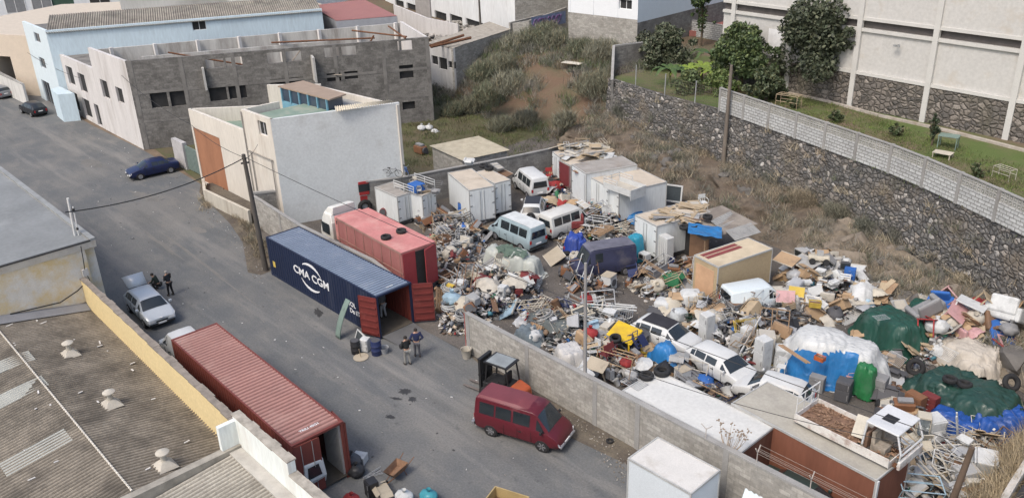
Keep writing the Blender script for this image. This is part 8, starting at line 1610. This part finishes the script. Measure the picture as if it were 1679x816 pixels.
# yellow board + light things on the road, bottom edge
yb_=thing('yellow_bin','mustard yellow open trough at the bottom edge of the picture','trough',(*at2(830,824,.4),0),R(20)); MB().box(-.75,.75,-.55,-.5,0,.6).box(-.75,.75,.5,.55,0,.6).box(-.8,-.75,-.55,.55,0,.6).box(.75,.8,-.55,.55,0,.6).build('side',mat('mustard',(.40,.30,.14),.7),yb_); MB().box(-.74,.74,-.49,.49,.02,.1).build('base',jm('brown'),yb_)
E_=[ # explicit pieces: kind, colour, px, py, z, rz, rx, ry, scale, label
('freezer','white',1157,560,0,-14,0,0,1.0,'tall white freezer standing between the black-roofed hatchback and the dark clutter'),
('lowfridge','white',1224,560,.45,-14,0,0,1.0,'white low fridge raised on a dark trunk, left of the tallest white freezer'),
('freezer','white',1248,606,0,-14,0,0,1.08,'tallest white freezer, right of the open-boot hatchback bonnet'),
('washer','white',1118,628,0,-14,0,0,1.05,'white washing machine with a beige top in front of the small blue tarpaulin'),
('lowfridge','dark grey',1381,655,0,12,0,0,1.25,'dark grey metal cabinet in front of the bright blue tarpaulin'),
('lowfridge','grey',1438,650,0,8,0,0,1.3,'grey metal cabinet right of the emerald green wrapped post'),
('oven','white',1046,404,.75,-10,0,0,1.2,'upper white microwave oven stacked beside the indigo van'),('oven','white',1046,415,.35,-10,0,0,1.2,'lower white microwave oven stacked beside the indigo van'),
('oven','white',1057,424,.45,-5,0,0,1.2,'white microwave oven on a thin stand, right of the two stacked ones'),
('sack','white',1088,512,0,15,0,0,1.15,'upright white bulk bag nearest the yard aisle'),('sack','white',1132,500,.35,40,0,0,1.25,'round topped white bulk bag beside the white panel van'),('sack','translucent',1112,525,0,70,0,10,.95,'smaller sagging white bulk bag between the two big ones'),('sack','translucent',1148,520,.2,70,20,10,.9,'grey-white sagging bag between the panel van and the tall freezer'),
('sack','white',968,612,.1,10,15,5,1.05,'large white bulk bag right behind the wall beside the lamp pole'),('sack','off-white',925,590,.1,40,0,0,.9,'off-white bulk bag in the front heap, left of the lamp pole'),
('panel','beige',909,420,.35,-28,30,0,1.6,'pale plywood sheet leaning at the edge of the yard aisle'),
('barrel','navy',618,580,0,0,0,0,1.0,'dark navy barrel beside the open left door of the blue container'),('barrel','black',584,578,0,0,0,0,.9,'black barrel at the left side of the blue container door'),
('lowfridge','white',600,574,0,30,0,0,.85,'white box standing between the two dark barrels'),('window','white',591,556,.15,-10,68,0,1.15,'white framed window leaning on the blue container by the green slide'),
('bucket','off-white',765,586,0,0,0,0,1.7,'big dirty white paint bucket at the end of the road wall'),
('tyre','black',1000,724,0,0,0,0,.55,None),('pot','silver',630,578,0,0,0,0,1.3,None),
('tyre','black',633,391,3.42,0,0,0,1.0,'left tyre of the two lying on the pink truck roof'),('tyre','black',658,381,3.42,0,0,0,1.0,'right tyre of the two lying on the pink truck roof'),
('tyre','black',1009,557,1.38,0,12,8,1.0,'tyre lying on the yellow cab roof'),
('tyre','black',1060,619,2.47,0,0,0,1.05,'left tyre on the corner of the white flat roof'),('tyre','black',1085,612,2.47,0,0,0,1.2,'right tyre on the corner of the white flat roof'),
('tyre','black',1557,625,1.46,0,-6,0,1.05,'left of the two tyres on the wide green tarpaulin'),('tyre','black',1581,633,1.4,0,-6,0,1.05,'right of the two tyres on the wide green tarpaulin'),
('bigtyre','black',1656,627,1.3,0,30,50,.75,'tyre at the right end of the wide green tarpaulin'),('bigtyre','black',1502,602,.3,0,60,20,.8,'large tyre leaning at the left foot of the cream sheet heap'),
('tyre','black',1160,358,2.8,0,0,0,1.0,'upper tyre on the board roof by the corrugated sheets'),('tyre','black',1122,375,2.75,0,0,0,1.0,'lower left tyre on the board roof of the lean-to'),('tyre','black',1136,374,2.75,0,0,0,.95,'lower right tyre on the board roof of the lean-to'),
('tyre','black',793,274,2.8,0,0,0,1.1,'left of two tyres on the tan roof beside the far minivan'),('tyre','black',802,278,2.8,0,0,0,1.1,'right of two tyres on the tan roof beside the far minivan'),
('bigtyre','black',762,434,.6,0,10,10,.9,'big tyre on top of the heap behind the pink truck door'),
('wheel','black',1487,716,0,0,60,10,1.3,'worn wheel with a rusty hub next to the display case'),
('mattress','pale grey',1441,603,.1,80,0,82,.9,'pale grey mattress standing upright beside the white covered vehicle'),
('chair','pink',1392,628,.2,-40,0,0,1.2,'pale pink garden chair behind the dark grey cabinet'),('chair','white',1280,612,.6,20,0,0,1.0,'white garden chair at the left foot of the blue tarpaulin'),
('chair','white',1152,343,2.0,60,0,0,1.2,'white garden chair on the bank above the board roof'),
('bike','purple',818,508,0,10,0,12,1.0,'purple bicycle standing at the yard aisle near the wall end'),('bike','rusty',1000,478,.1,-5,70,0,1.0,'rusty bicycle lying in front of the indigo van'),
('bike','dark grey',645,290,2.6,30,15,0,1.0,'left bicycle on the cargo rack'),('bike','blue',668,288,2.6,-20,10,0,1.0,'right bicycle on the cargo rack'),
('toy','cream',1343,432,1.5,30,-10,0,1.9,'cream toy car perched on the bank above the paper heap'),
('panel','pink',1288,486,1.2,35,55,0,.95,'pink square board standing behind the panel van nose'),('panel','yellow',1306,478,1.3,25,55,0,.8,'pale yellow square board standing beside the pink board'),
('crate','yellow',1336,502,1.0,30,0,0,1.1,'bright yellow crate on the paper heap'),('door','white',1325,490,.9,20,35,0,.7,'white board tilted beside the yellow crate'),
('crate','orange',1344,590,1.75,0,0,0,.8,'orange-red crate hung on the upper edge of the blue tarpaulin'),
('plank','wooden',1300,580,1.7,-10,0,6,1.0,'thin brown plank lying along the top of the blue tarpaulin'),
('cabinet','grey',1338,640,0,10,0,0,.9,'narrow grey cabinet leaning against the blue tarpaulin'),
('cabinet','rusty',1497,675,.1,-12,0,0,1.05,'reddish brown cabinet behind the glass display case'),('cabinet','maroon',1522,672,.2,-10,0,0,.9,'maroon cabinet right behind the display case top'),
('rack','white',1468,578+10,.9,-14,30,0,.8,None),('rack','white',1548,578,1.25,-14,25,0,.9,'white wire rack at the lower edge of the cream sheet'),
('rack','silver',1040,627,2.48,-3,0,0,.9,'grey grid lying on the corner of the white flat roof'),
('frame','white',1548,765,.5,25,35,10,1.1,'white tubular frame in the bottom right heap, left of the frayed pole'),('ladder','','',0,0,0,0,0,0,None) if False else ('frame','white',1560,740,.6,-30,50,0,.9,'second white tubular frame above the first in the bottom right heap'),
('books','pale grey',1583,728,.7,-20,20,0,1.4,'stack of grey boards leaning below the royal blue sheet'),
('table','brown',1592,812,.2,0,15,0,1.0,'brown table top at the bottom edge right of the frayed pole'),
('pot','silver',1577,796,.6,0,0,0,1.5,'left steel basin beside the frayed wooden pole'),('pot','silver',1592,788,.6,0,0,0,1.5,'right steel basin beside the frayed wooden pole'),
('sofa','maroon',945,372,.4,-40,0,0,1.1,'dark red armchair above the deep blue sheet'),('panel','cardboard',921,352,1.0,30,40,0,1.4,'large brown cardboard panel covering the corner of the rusty-pillared minivan'),('panel','white',997,345,1.0,70,70,0,.9,'white board standing upright behind the indigo van'),
('door','white',957,335,1.3,-20,10,0,.7,'off-white table top on the heap left of the big insulated box'),
('suitcase','red',930,428-14,.2,0,0,0,.9,None),('bag','red',862,425,.4,0,0,0,1.0,'red bag by the right end of the wrapped machine'),('bag','red',963,497,.3,0,0,0,1.3,'bright red cloth bundle at the foot of the lamp pole'),('bag','red',968,553,.9,0,0,0,1.3,'bright red bag on the front heap beside the lamp pole'),
('crate','pale blue',975,410,.5,0,0,0,1.0,None),('washer','white',872,450,0,20,0,0,.8,'small white washing machine right of the wrapped machine'),('freezer','white',825,500,0,15,0,0,.75,'white freezer with dark side near the wall end'),
('cloth','off-white',800,470,.9,0,0,0,1.6,'off-white cloth draped over the heap near the wall end'),('cloth','off-white',845,466,.9,30,0,0,1.4,'off-white cloth over brown furniture beside the purple bicycle'),('cabinet','maroon',848,492,0,-20,0,0,.95,'dark red wooden cabinet under the off-white cloth'),
('coil','pale grey',745,478,.7,0,0,0,1.9,'big grey coil of hose behind the container door'),('coil','silver',710+35,490,.6,0,15,0,1.5,'second pale coil of hose below the first'),('bag','pale blue',742,498,.5,0,0,0,1.7,'big clear plastic bag behind the red container door'),
('umbrella','white',805,480,.7,0,10,0,.6,None),('books','white',755,470,.9,20,10,0,1.6,'white flat cartons on the heap behind the open container door'),('panel','yellow',737,468,1.1,10,15,0,.5,'small yellow board on top of the hose coils'),
('books','pale grey',1345,450,1.1,0,5,0,1.3,None),('books','pale grey',1320,470,.9,40,5,0,1.4,None),('books','white',1365,470,1.0,70,5,0,1.4,None),('tv','dark grey',1385,440,1.3,30,0,0,1.0,None),('cabinet','blue',1392,458,.8,20,0,0,.8,'blue cabinet on the paper heap beside the rocky bank'),
('panel','pale grey',1320,430,1.5,-15,12,0,1.5,'large pale slatted panel on top of the paper heap'),('panel','cardboard',1290,425,1.5,-5,20,0,1.3,'tan board right behind the tan box'),
('boards','pale wooden',1100,350,2.65,10,0,0,1.2,None),('boards','grey',1085,357,2.65,60,0,0,1.1,None),('boards','pale wooden',1130,340,2.65,30,0,0,1.2,None),('door','pale wooden',1142,338,2.65,-40,0,0,1.0,None),('frame','white',1110,350,2.65,20,90,0,.6,None),
('box','white',770,268,2.8,30,20,0,1.0,'white carton on the tan roof against the far wall'),('door','grey',815,272,2.7,-20,0,0,.8,'grey panel lying at the back of the tan roof'),('panel','brown',826,285,2.3,-10,10,0,1.2,'brown board over the gap right of the twin tan roofs'),
('barrel','blue',757,348,.4,0,0,0,.9,'blue-topped basin in front of the stickered box'),('sofa','grey',797,355,.2,20,0,0,.9,'grey pushchair seat left of the pale blue minivan'),('door','dark grey',830,330,.2,90,0,75,.9,'dark door standing against the second tan-roofed box'),
('bag','blue',760,378,.4,0,0,0,1.1,'bright blue bag on the tyre heap'),('barrel','dark green',904,268,0,0,0,0,1.5,'dark green wheelie bin standing at the far wall'),('door','pale grey',885,272,.3,30,60,0,.9,'pale grey sheet leaning at the far wall beside the wheelie bin'),
('fan','white',1060,480,.4,0,0,0,1.0,None),('trolley','silver',893,322,0,10,0,0,1.0,None),('cabinet','pale grey',913,372,0,-20,0,0,1.0,'pale grey drawer unit behind the rusty-pillared minivan'),
('engine','rusty',615,320,0,0,0,0,1.0,None),('barrel','maroon',632,344,.6,40,80,0,.9,'dark red drum lying above the front of the pink truck roof'),
('oven','white',591,756,.0,30,0,0,1.1,'white oven standing behind the red container, by the black bag'),('bag','dark grey',577,765,0,0,0,0,1.5,'black bag against the open end of the red container'),('bag','black',585,778,0,0,0,0,1.2,'black bag on the road beside the red container door'),
('lowfridge','black',611,812,0,-10,0,0,.9,'black and white cabinet at the bottom edge, left of the beige box'),('box','beige',630,815,.1,-15,0,0,1.2,'beige box below the wheelbarrow'),('bag','white',664,822,.1,0,0,0,1.2,'white bag at the bottom edge right of the wheelbarrow'),('bag','turquoise',704,820,.1,0,0,0,1.15,'bright turquoise bag at the bottom edge of the road'),('bag','red',578,826,.1,0,0,0,1.1,'red bag at the bottom edge beside the mint parapet'),('pipes','silver',612,778,0,80,0,0,.5,None),
('lowfridge','white',1000,620,.3,0,0,0,.6,None),('table','beige',984,612,.6,10,25,0,1.1,'beige wooden frame table on the front heap right of the lamp pole'),('box','white',960,620,.9,-10,10,0,1.2,None),('mattress','pale grey',985,538,.8,-28,0,0,.9,'long pale grey board edge on top of the front heap'),('books','white',1000,520,.8,10,10,0,1.7,'white heap of flat boxes behind the yellow cab'),
('coil','black',1030,590,.7,0,25,0,1.0,None),('umbrella','white',1055,598,.8,0,15,0,.5,None),('bag','red',1027,600,.7,0,0,0,1.0,'red bag between the yellow cab and the white flat roof tyres'),('umbrella','dark grey',1050,548,.9,0,10,0,.5,'round dark grey cover right of the yellow cab'),
('umbrella','green',1450,500,1.9,0,0,0,.01,None) if False else ('rack','silver',1445,520,1.85,60,0,0,.6,'pale wire frame lying on the round green tarpaulin'),
]
for e in E_:
    PP(e[0],e[1],e[2],e[3],e[4],e[5],e[6],e[7],e[8],e[9])
# row of tyres standing in front of the stickered box
for i in range(6):
    p=at(752+i*8.5,366+i*3.2,.45); put('tyre','black',(p.x,p.y,.0),R(70),R(82),0,1.15,'tyre standing in the row of six in front of the stickered box').location.z=.42
# green slide by the container
gs=thing('slide_panel','curved grey-green metal panel leaning on the side of the blue container','metal panel',(*at2(577,545,0),0),R(0)); mb=MB(); mb.grid(lambda a,b:((a-.5)*.45+.0,-.95+.95*b**1.6+.0,.05+2.1*b),4,12); o=mb.build('panel',jm('grey-green'),gs,smooth='all'); mo=o.modifiers.new('s','SOLIDIFY'); mo.thickness=.05
tb=thing('round_board','round beige table top with a stick lying by the dark barrel','board',(*at2(592,586,0),0)); MB().lathe([(.42,.02),(.42,.05),(.001,.05)],24).build('disc',jm('beige'),tb); MB().tube([(0,0,.05),(.05,-.1,.6)],.02,5).build('stick',jm('pale wooden'),tb)
# corrugated sheets leaning against the bank
for i,(a_,b_,rz_) in enumerate(((1205,372,25),(1218,380,18),(1190,362,30))):
    PP('sheet','pale grey',a_,b_,2.35+.08*i,rz_+60,22,0,1.25,['upper pale corrugated sheet leaning against the bank','lowest pale corrugated sheet leaning against the bank','leftmost pale corrugated sheet leaning against the bank'][i])
# garden furniture
tg_=TERZ
def P3(k,c,px,py,rz,s,l): p=at(px,py,TERZ); put(k,c,(p.x,p.y,TERZ),R(rz),0,0,s,l)
P3('table','grey-green',1553,243,10,1.3,'blue-green metal table on the garden lawn'); P3('table','cream',1545,258,5,(1.2,1.2,.5),'low white table on the lawn just behind the parapet'); P3('frame','off-white',1645,292,-20,1.0,'white and brown frame cage in the garden at the right edge'); P3('frame','pale wooden',1292,176,5,1.5,'pale wooden bed frame in the garden near the path')
# bits in the grass lot
PP('bag','white',692,214,0,0,0,0,1.3,'left white bag dumped on the derelict plot'); PP('bag','white',704,213,0,30,0,0,1.2,'middle white bag dumped on the derelict plot'); PP('cloth','white',713,216,0,0,0,0,.8,'white rag at the right of the dumped bags')
PP('engine','rusty',690,252,0,0,0,0,2.0,'dark wrecked machine beside the lean-to shed'); PP('sheet','off-white',938,104,5.0,10,0,0,1.2,'off-white sheet above the row of dark posts')
# ---- random pieces heaped by zone --------------------------------------------------------------
def zone(pts): return [at2(x,y,.2) for x,y in pts]
def inside(p,poly):
    c=False; j=len(poly)-1
    for i in range(len(poly)):
        if (poly[i][1]>p[1])!=(poly[j][1]>p[1]) and p[0]<(poly[j][0]-poly[i][0])*(p[1]-poly[i][1])/(poly[j][1]-poly[i][1])+poly[i][0]: c=not c
        j=i
    return c
def edged(p,poly):
    d=9
    for a,b in zip(poly,poly[1:]+poly[:1]):
        ax,ay=a;bx,by=b; L=(bx-ax)**2+(by-ay)**2; t=max(0,min(1,((p[0]-ax)*(bx-ax)+(p[1]-ay)*(by-ay))/L)); d=min(d,math.hypot(p[0]-ax-t*(bx-ax),p[1]-ay-t*(by-ay)))
    return d
W1=['box','crate','bag','cloth','plank','panel','chair','bucket','suitcase','tv','coil','pipes','frame','rack','books','boards','jerry','pot','window','engine','pallet','tyre']
C1=['white','off-white','grey','pale grey','dark grey','black','brown','wooden','cardboard','beige','silver','pale wooden']; C2=['blue','red','navy','maroon','dark green','green','navy','yellow','brown','pale blue','rusty']
ZN=[ # polygon px, height, n items, kinds bias, name
([(700,385),(745,372),(800,390),(795,410),(790,445),(880,455),(890,480),(860,505),(800,525),(775,545),(722,545),(716,440)],.95,62,W1,'white'),
([(640,350),(735,352),(800,380),(800,395),(730,375),(700,372)],.6,26,['pipes','frame','coil','rack','engine','tyre','box','chair','boards','cloth'],'grey'),
([(915,385),(1000,365),(1040,380),(1035,395),(960,400),(945,440),(925,420)],.7,22,W1,'white'),
([(920,330),(1030,325),(1090,340),(1035,365),(985,385),(935,372),(955,345)],.9,28,W1,'brown'),
([(925,440),(990,425),(1010,455),(1000,480),(930,470)],.35,14,['engine','bike','frame','washer','crate','chair','boards','plank'],'grey'),
([(1035,470),(1085,440),(1130,425),(1150,470),(1165,488),(1110,480),(1060,492)],.6,34,W1,'brown'),
([(850,535),(885,505),(930,495),(1010,508),(1040,530),(1035,560),(1060,600),(1050,620),(1015,630),(960,605),(900,572)],.9,60,W1,'white'),
([(1035,560),(1070,580),(1125,600),(1145,620),(1200,640),(1190,655),(1130,640),(1060,610)],.7,22,W1,'dark'),
([(1165,500),(1215,508),(1300,480),(1345,520),(1300,545),(1290,590),(1265,600),(1215,590),(1180,570),(1140,545),(1135,520)],.85,50,['cabinet','box','books','tv','frame','pipes','rack','trolley','window','door','crate','cloth','suitcase','lowfridge'],'grey'),
([(1285,430),(1330,420),(1400,435),(1430,470),(1400,490),(1370,510),(1320,515),(1290,485)],1.0,60,['books','box','crate','tv','suitcase','bucket','panel','books','books','bag','oven','jerry'],'white'),
([(1500,545),(1530,520),(1600,520),(1670,545),(1679,590),(1640,590),(1570,585),(1510,590)],1.3,40,['cloth','bag','suitcase','window','rack','books','toy','bucket','chair','panel','pot'],'pink'),
([(1455,740),(1500,700),(1530,700),(1570,720),(1630,735),(1625,790),(1600,830),(1480,830)],.55,58,['frame','rack','box','pipes','pot','lowfridge','chair','toilet','books','window','panel','crate','boards','bag'],'white'),
([(1440,650),(1490,640),(1510,670),(1500,710),(1460,700)],.5,14,['bag','bucket','crate','wheel','engine','box'],'dark'),
([(880,300),(905,285),(935,300),(945,320),(920,335),(895,340)],.55,22,['bag','box','crate','cloth','chair','bucket','gas'],'red'),
([(1395,455),(1440,470),(1480,498),(1500,505),(1440,505),(1400,520),(1350,530),(1380,495)],.8,30,['books','box','bag','panel','cloth','window','crate','boards','sheet'],'white'),
([(1040,440),(1100,445),(1130,430),(1140,465),(1060,470),(1030,465)],.4,16,['bag','box','cloth','crate','engine','chair'],'brown'),
([(1480,520),(1530,505),(1600,512),(1679,540),(1679,600),(1640,600),(1600,575),(1500,600)],1.5,46,['cloth','bag','sheet','panel','mattress','window','sofa','box','boards','door','table'],'pink'),
([(1440,560),(1400,540),(1470,590),(1470,640),(1440,640),(1450,600)],.35,10,['bag','box','panel','plank'],'dark'),
([(1080,485),(1180,500),(1180,560),(1150,560),(1110,520),(1070,510)],.7,22,['box','boards','bag','cloth','suitcase','crate','panel','chair'],'brown'),
([(1560,720),(1640,700),(1650,740),(1620,780),(1580,760)],.8,24,['box','panel','window','books','frame','pot','cloth','boards'],'white'),
([(505,318+60),(520,370),(545,360),(535,390)],.01,0,W1,'grey'),
]
rz_=random.Random(21); zs=[]
palw={'white':[.62,.30,.08],'grey':[.2,.7,.1],'brown':[.3,.6,.1],'dark':[.15,.7,.15],'pink':[.45,.25,.3],'red':[.3,.3,.4]}
def pickc(bias):
    w_=palw[bias]; q=rz_.random()
    if q<w_[0]: return rz_.choice(['white','off-white','white','pale grey','silver','cream'])
    if q<w_[0]+w_[1]: return rz_.choice(C1)
    return rz_.choice(['pink','red','maroon','pink','blue'] if bias=='pink' else ['red','maroon','red','green'] if bias=='red' else C2)
for zi,(pp,hh,n,kinds,bias) in enumerate(ZN):
    poly=zone(pp); zs.append((poly,hh,bias)); xs=[p[0] for p in poly]; ys=[p[1] for p in poly]; k=0; tries=0; loc_=[]
    while k<n and tries<n*60:
        tries+=1; p=(rz_.uniform(min(xs),max(xs)),rz_.uniform(min(ys),max(ys)))
        if not inside(p,poly) or any(math.dist(p,q)<.36 for q in loc_): continue
        loc_.append(p); k+=1; kd=rz_.choice(kinds); c=pickc(bias)
        if kd in('tyre','engine','wheel'): c='black'
        if kd in('plank','pallet','boards'): c=rz_.choice(['wooden','pale wooden','grey','brown'])
        if kd=='box' and rz_.random()<.5: c='cardboard'
        if kd in('washer','oven','lowfridge','toilet'): c=rz_.choice(['white','white','off-white','pale grey'])
        z=hh*min(1,edged(p,poly)/.9)*rz_.uniform(.75,1.0); up=kd in('cabinet','lowfridge','washer','toilet')
        t=.12 if up else .38
        put(kd,c,(p[0],p[1],max(0,z-(.25 if up else .06))),rz_.uniform(0,6.28),rz_.gauss(0,t),rz_.gauss(0,t),rz_.uniform(1.0,1.7))
# boards and debris on the far box roofs
for i in range(34):
    p=at(rz_.uniform(915,1005),rz_.uniform(240,262),2.55); put(rz_.choice(['boards','panel','plank','sheet','door','frame']),rz_.choice(['off-white','white','cream','pale grey','pale wooden']),(p.x,p.y,2.53+rz_.uniform(0,.25)),rz_.uniform(0,6),rz_.gauss(0,.12),rz_.gauss(0,.12),rz_.uniform(.6,.95))
for i in range(8):
    p=at(rz_.uniform(950,985),rz_.uniform(272,284),2.65); put(rz_.choice(['boards','plank','cloth','panel']),rz_.choice(['maroon','brown','grey','pale grey','off-white']),(p.x,p.y,2.63),rz_.uniform(0,6),rz_.gauss(0,.1),0,rz_.uniform(.5,.8))
for i in range(9):
    p=at(rz_.uniform(665,722),rz_.uniform(305,318),2.4); put(rz_.choice(['frame','coil','box','chair','rack','boards']),rz_.choice(['grey','pale grey','off-white','dark grey']),(p.x,p.y,2.38),rz_.uniform(0,6),rz_.gauss(0,.2),0,rz_.uniform(.6,.9))
for i in range(10):
    p=at(rz_.uniform(1070,1160),rz_.uniform(338,362),2.65); put(rz_.choice(['boards','plank','panel','door']),rz_.choice(['grey','pale wooden','brown','pale grey']),(p.x,p.y,2.62),rz_.uniform(0,6),rz_.gauss(0,.06),0,rz_.uniform(.6,1.0))
# ---- small mixed litter making up the body of the heaps
rng=np.random.default_rng(5); P=[];S=[];C_=[]
gen=[(.42,.42,.41),(.36,.34,.31),(.48,.47,.45),(.25,.25,.25),(.14,.14,.14),(.05,.05,.055),(.03,.03,.03),(.04,.04,.045),(.08,.075,.07),(.22,.15,.10),(.30,.22,.15),(.12,.075,.05),(.36,.30,.23),(.10,.12,.14),(.20,.22,.25)]; acc=[(.03,.11,.30),(.26,.03,.03),(.28,.18,.18),(.03,.12,.07),(.36,.27,.08),(.07,.2,.25),(.02,.03,.08)]  # near-black tones: dark scraps, also painted in for shadow gaps between pieces
for poly,hh,bias in zs:
    if hh<.05: continue
    xs=[p[0] for p in poly]; ys=[p[1] for p in poly]; A_=abs(sum(poly[i][0]*poly[(i+1)%len(poly)][1]-poly[(i+1)%len(poly)][0]*poly[i][1] for i in range(len(poly))))/2
    n=int(A_*30*(.6+hh*.5)); k=0
    while k<n:
        p=(rng.uniform(min(xs),max(xs)),rng.uniform(min(ys),max(ys)))
        if not inside(p,poly): continue
        e=min(1,edged(p,poly)/.9); h=hh*e; z=.03+h*rng.uniform(.15,1.05); t=rng.random()
        if t<.45: s=(rng.uniform(.12,.5),rng.uniform(.1,.36),rng.uniform(.01,.05))
        elif t<.75: s=(rng.uniform(.1,.36),rng.uniform(.08,.28),rng.uniform(.05,.22))
        else: s=(rng.uniform(.3,1.1),rng.uniform(.02,.05),rng.uniform(.015,.04))
        k+=1; P.append((p[0],p[1],z)); S.append(s); q=rng.random(); al=.10 if bias not in('pink','red') else .3
        C_.append(acc[rng.integers(len(acc))] if q<al else gen[rng.integers(3)] if q<al+palw[bias][0]*.5 else gen[rng.integers(len(gen))])
P=np.array(P);S=np.array(S);C_=np.array(C_)*(rng.uniform(.7,1.2,(len(C_),1)))
lm=mat('mixed_litter',(.3,.3,.3),.75,var=.15,attr=True); V_,F_,cc=boxes(P,S,C_,.45,rng); o=npmesh('mixed_litter',V_,F_,lm,cc); tag(o,'dense mixed litter of boards, paper, plastic and metal scraps filling the heaps','litter',kind='stuff')
# crumpled bits
ico=bmesh.new(); bmesh.ops.create_icosphere(ico,subdivisions=2,radius=1); IV=np.array([v.co[:] for v in ico.verts]); IF=[tuple(v.index for v in f.verts) for f in ico.faces]; ico.free(); IF=np.array([(a,b,c,c) for a,b,c in IF])
def crumples(name,label,P,s,cols,cat='cloth scraps'):
    V=[];F=[];C=[]; n=len(IV)
    for i,(p,c) in enumerate(zip(P,cols)):
        k=1+rng.uniform(-.35,.35,(n,1)); sc=np.array([rng.uniform(.5,1.3),rng.uniform(.4,1.0),rng.uniform(.25,.6)])*s*rng.uniform(.5,1.3); a=rng.uniform(0,6.28); q=IV*k*sc; q=np.stack([q[:,0]*math.cos(a)-q[:,1]*math.sin(a),q[:,0]*math.sin(a)+q[:,1]*math.cos(a),q[:,2]],1)+np.array(p); V+=[tuple(v) for v in q]; F+=[tuple(x+i*n for x in f[:3]) for f in IF]; C+=[tuple(c)]*len(IF)
    me=bpy.data.meshes.new(name); me.from_pydata(V,[],F); a=me.color_attributes.new('Col','FLOAT_COLOR','CORNER'); arr=np.ones((len(F),3,4),np.float32); arr[:,:,:3]=np.array(C)[:,None,:]; a.data.foreach_set('color',arr.ravel()); me.polygons.foreach_set('use_smooth',[True]*len(F)); me.set_sharp_from_angle(angle=R(50)); me.materials.append(lm); o=bpy.data.objects.new(name,me); COL.objects.link(o); tag(o,label,cat,kind='stuff')
sel=rng.choice(len(P),1300); crumples('cloth_scraps','crumpled rags, bags and soft scraps caught all over the heaps',P[sel]+np.array([0,0,.06]),.17,np.array([gen[rng.integers(len(gen))] if rng.random()>.14 else acc[rng.integers(len(acc))] for _ in sel]))
# loose litter on the ground
def scat(name,label,poly_px,n,smin,smax,pal):
    poly=[at2(x,y) for x,y in poly_px]; xs=[p[0] for p in poly]; ys=[p[1] for p in poly]; P=[]
    while len(P)<n:
        p=(rng.uniform(min(xs),max(xs)),rng.uniform(min(ys),max(ys)))
        if inside(p,poly): P.append((p[0],p[1],.02))
    S=np.stack([rng.uniform(smin,smax,n),rng.uniform(smin*.5,smax*.6,n),rng.uniform(.008,.03,n)],1); C_=np.array([pal[rng.integers(len(pal))] for _ in range(n)]); V_,F_,cc=boxes(np.array(P),S,C_,.12,rng); o=npmesh(name,V_,F_,lm,cc); tag(o,label,'litter',kind='stuff')
lite=[(.5,.49,.46),(.4,.38,.34),(.3,.27,.22),(.12,.11,.1),(.22,.18,.13),(.06,.06,.06)]
scat('ground_litter','small stones, paper and plastic bits trodden into the bare yard floor',[(700,370),(1240,330),(1500,500),(1640,640),(1600,816),(1290,816),(768,560),(720,520)],2600,.03,.16,lite)
scat('ground_litter','thick scatter of pale splinters on the ground between the two green tarpaulins',[(1440,580),(1490,560),(1510,600),(1490,650),(1445,660)],420,.05,.22,[(.5,.47,.4),(.4,.36,.29),(.3,.26,.2)])
scat('road_litter','scraps of paper and plastic along the verge by the ramp parapet and leaning pole',[(330,320),(440,445),(430,470),(370,400),(325,345)],90,.02,.10,[(.5,.5,.48),(.4,.36,.3),(.25,.2,.16)])
scat('road_litter','scraps and grit along the foot of the road wall behind the maroon van',[(870,640),(1040,740),(1020,800),(950,700),(860,670)],240,.02,.09,[(.3,.27,.22),(.2,.17,.13),(.12,.11,.1),(.4,.38,.34),(.22,.18,.13)])
scat('road_litter','sparse litter specks on the open road surface',[(120,200),(330,300),(440,470),(620,620),(780,600),(1020,800),(600,800),(330,520),(180,420)],170,.03,.12,[(.55,.55,.53),(.08,.08,.08),(.3,.28,.25)])
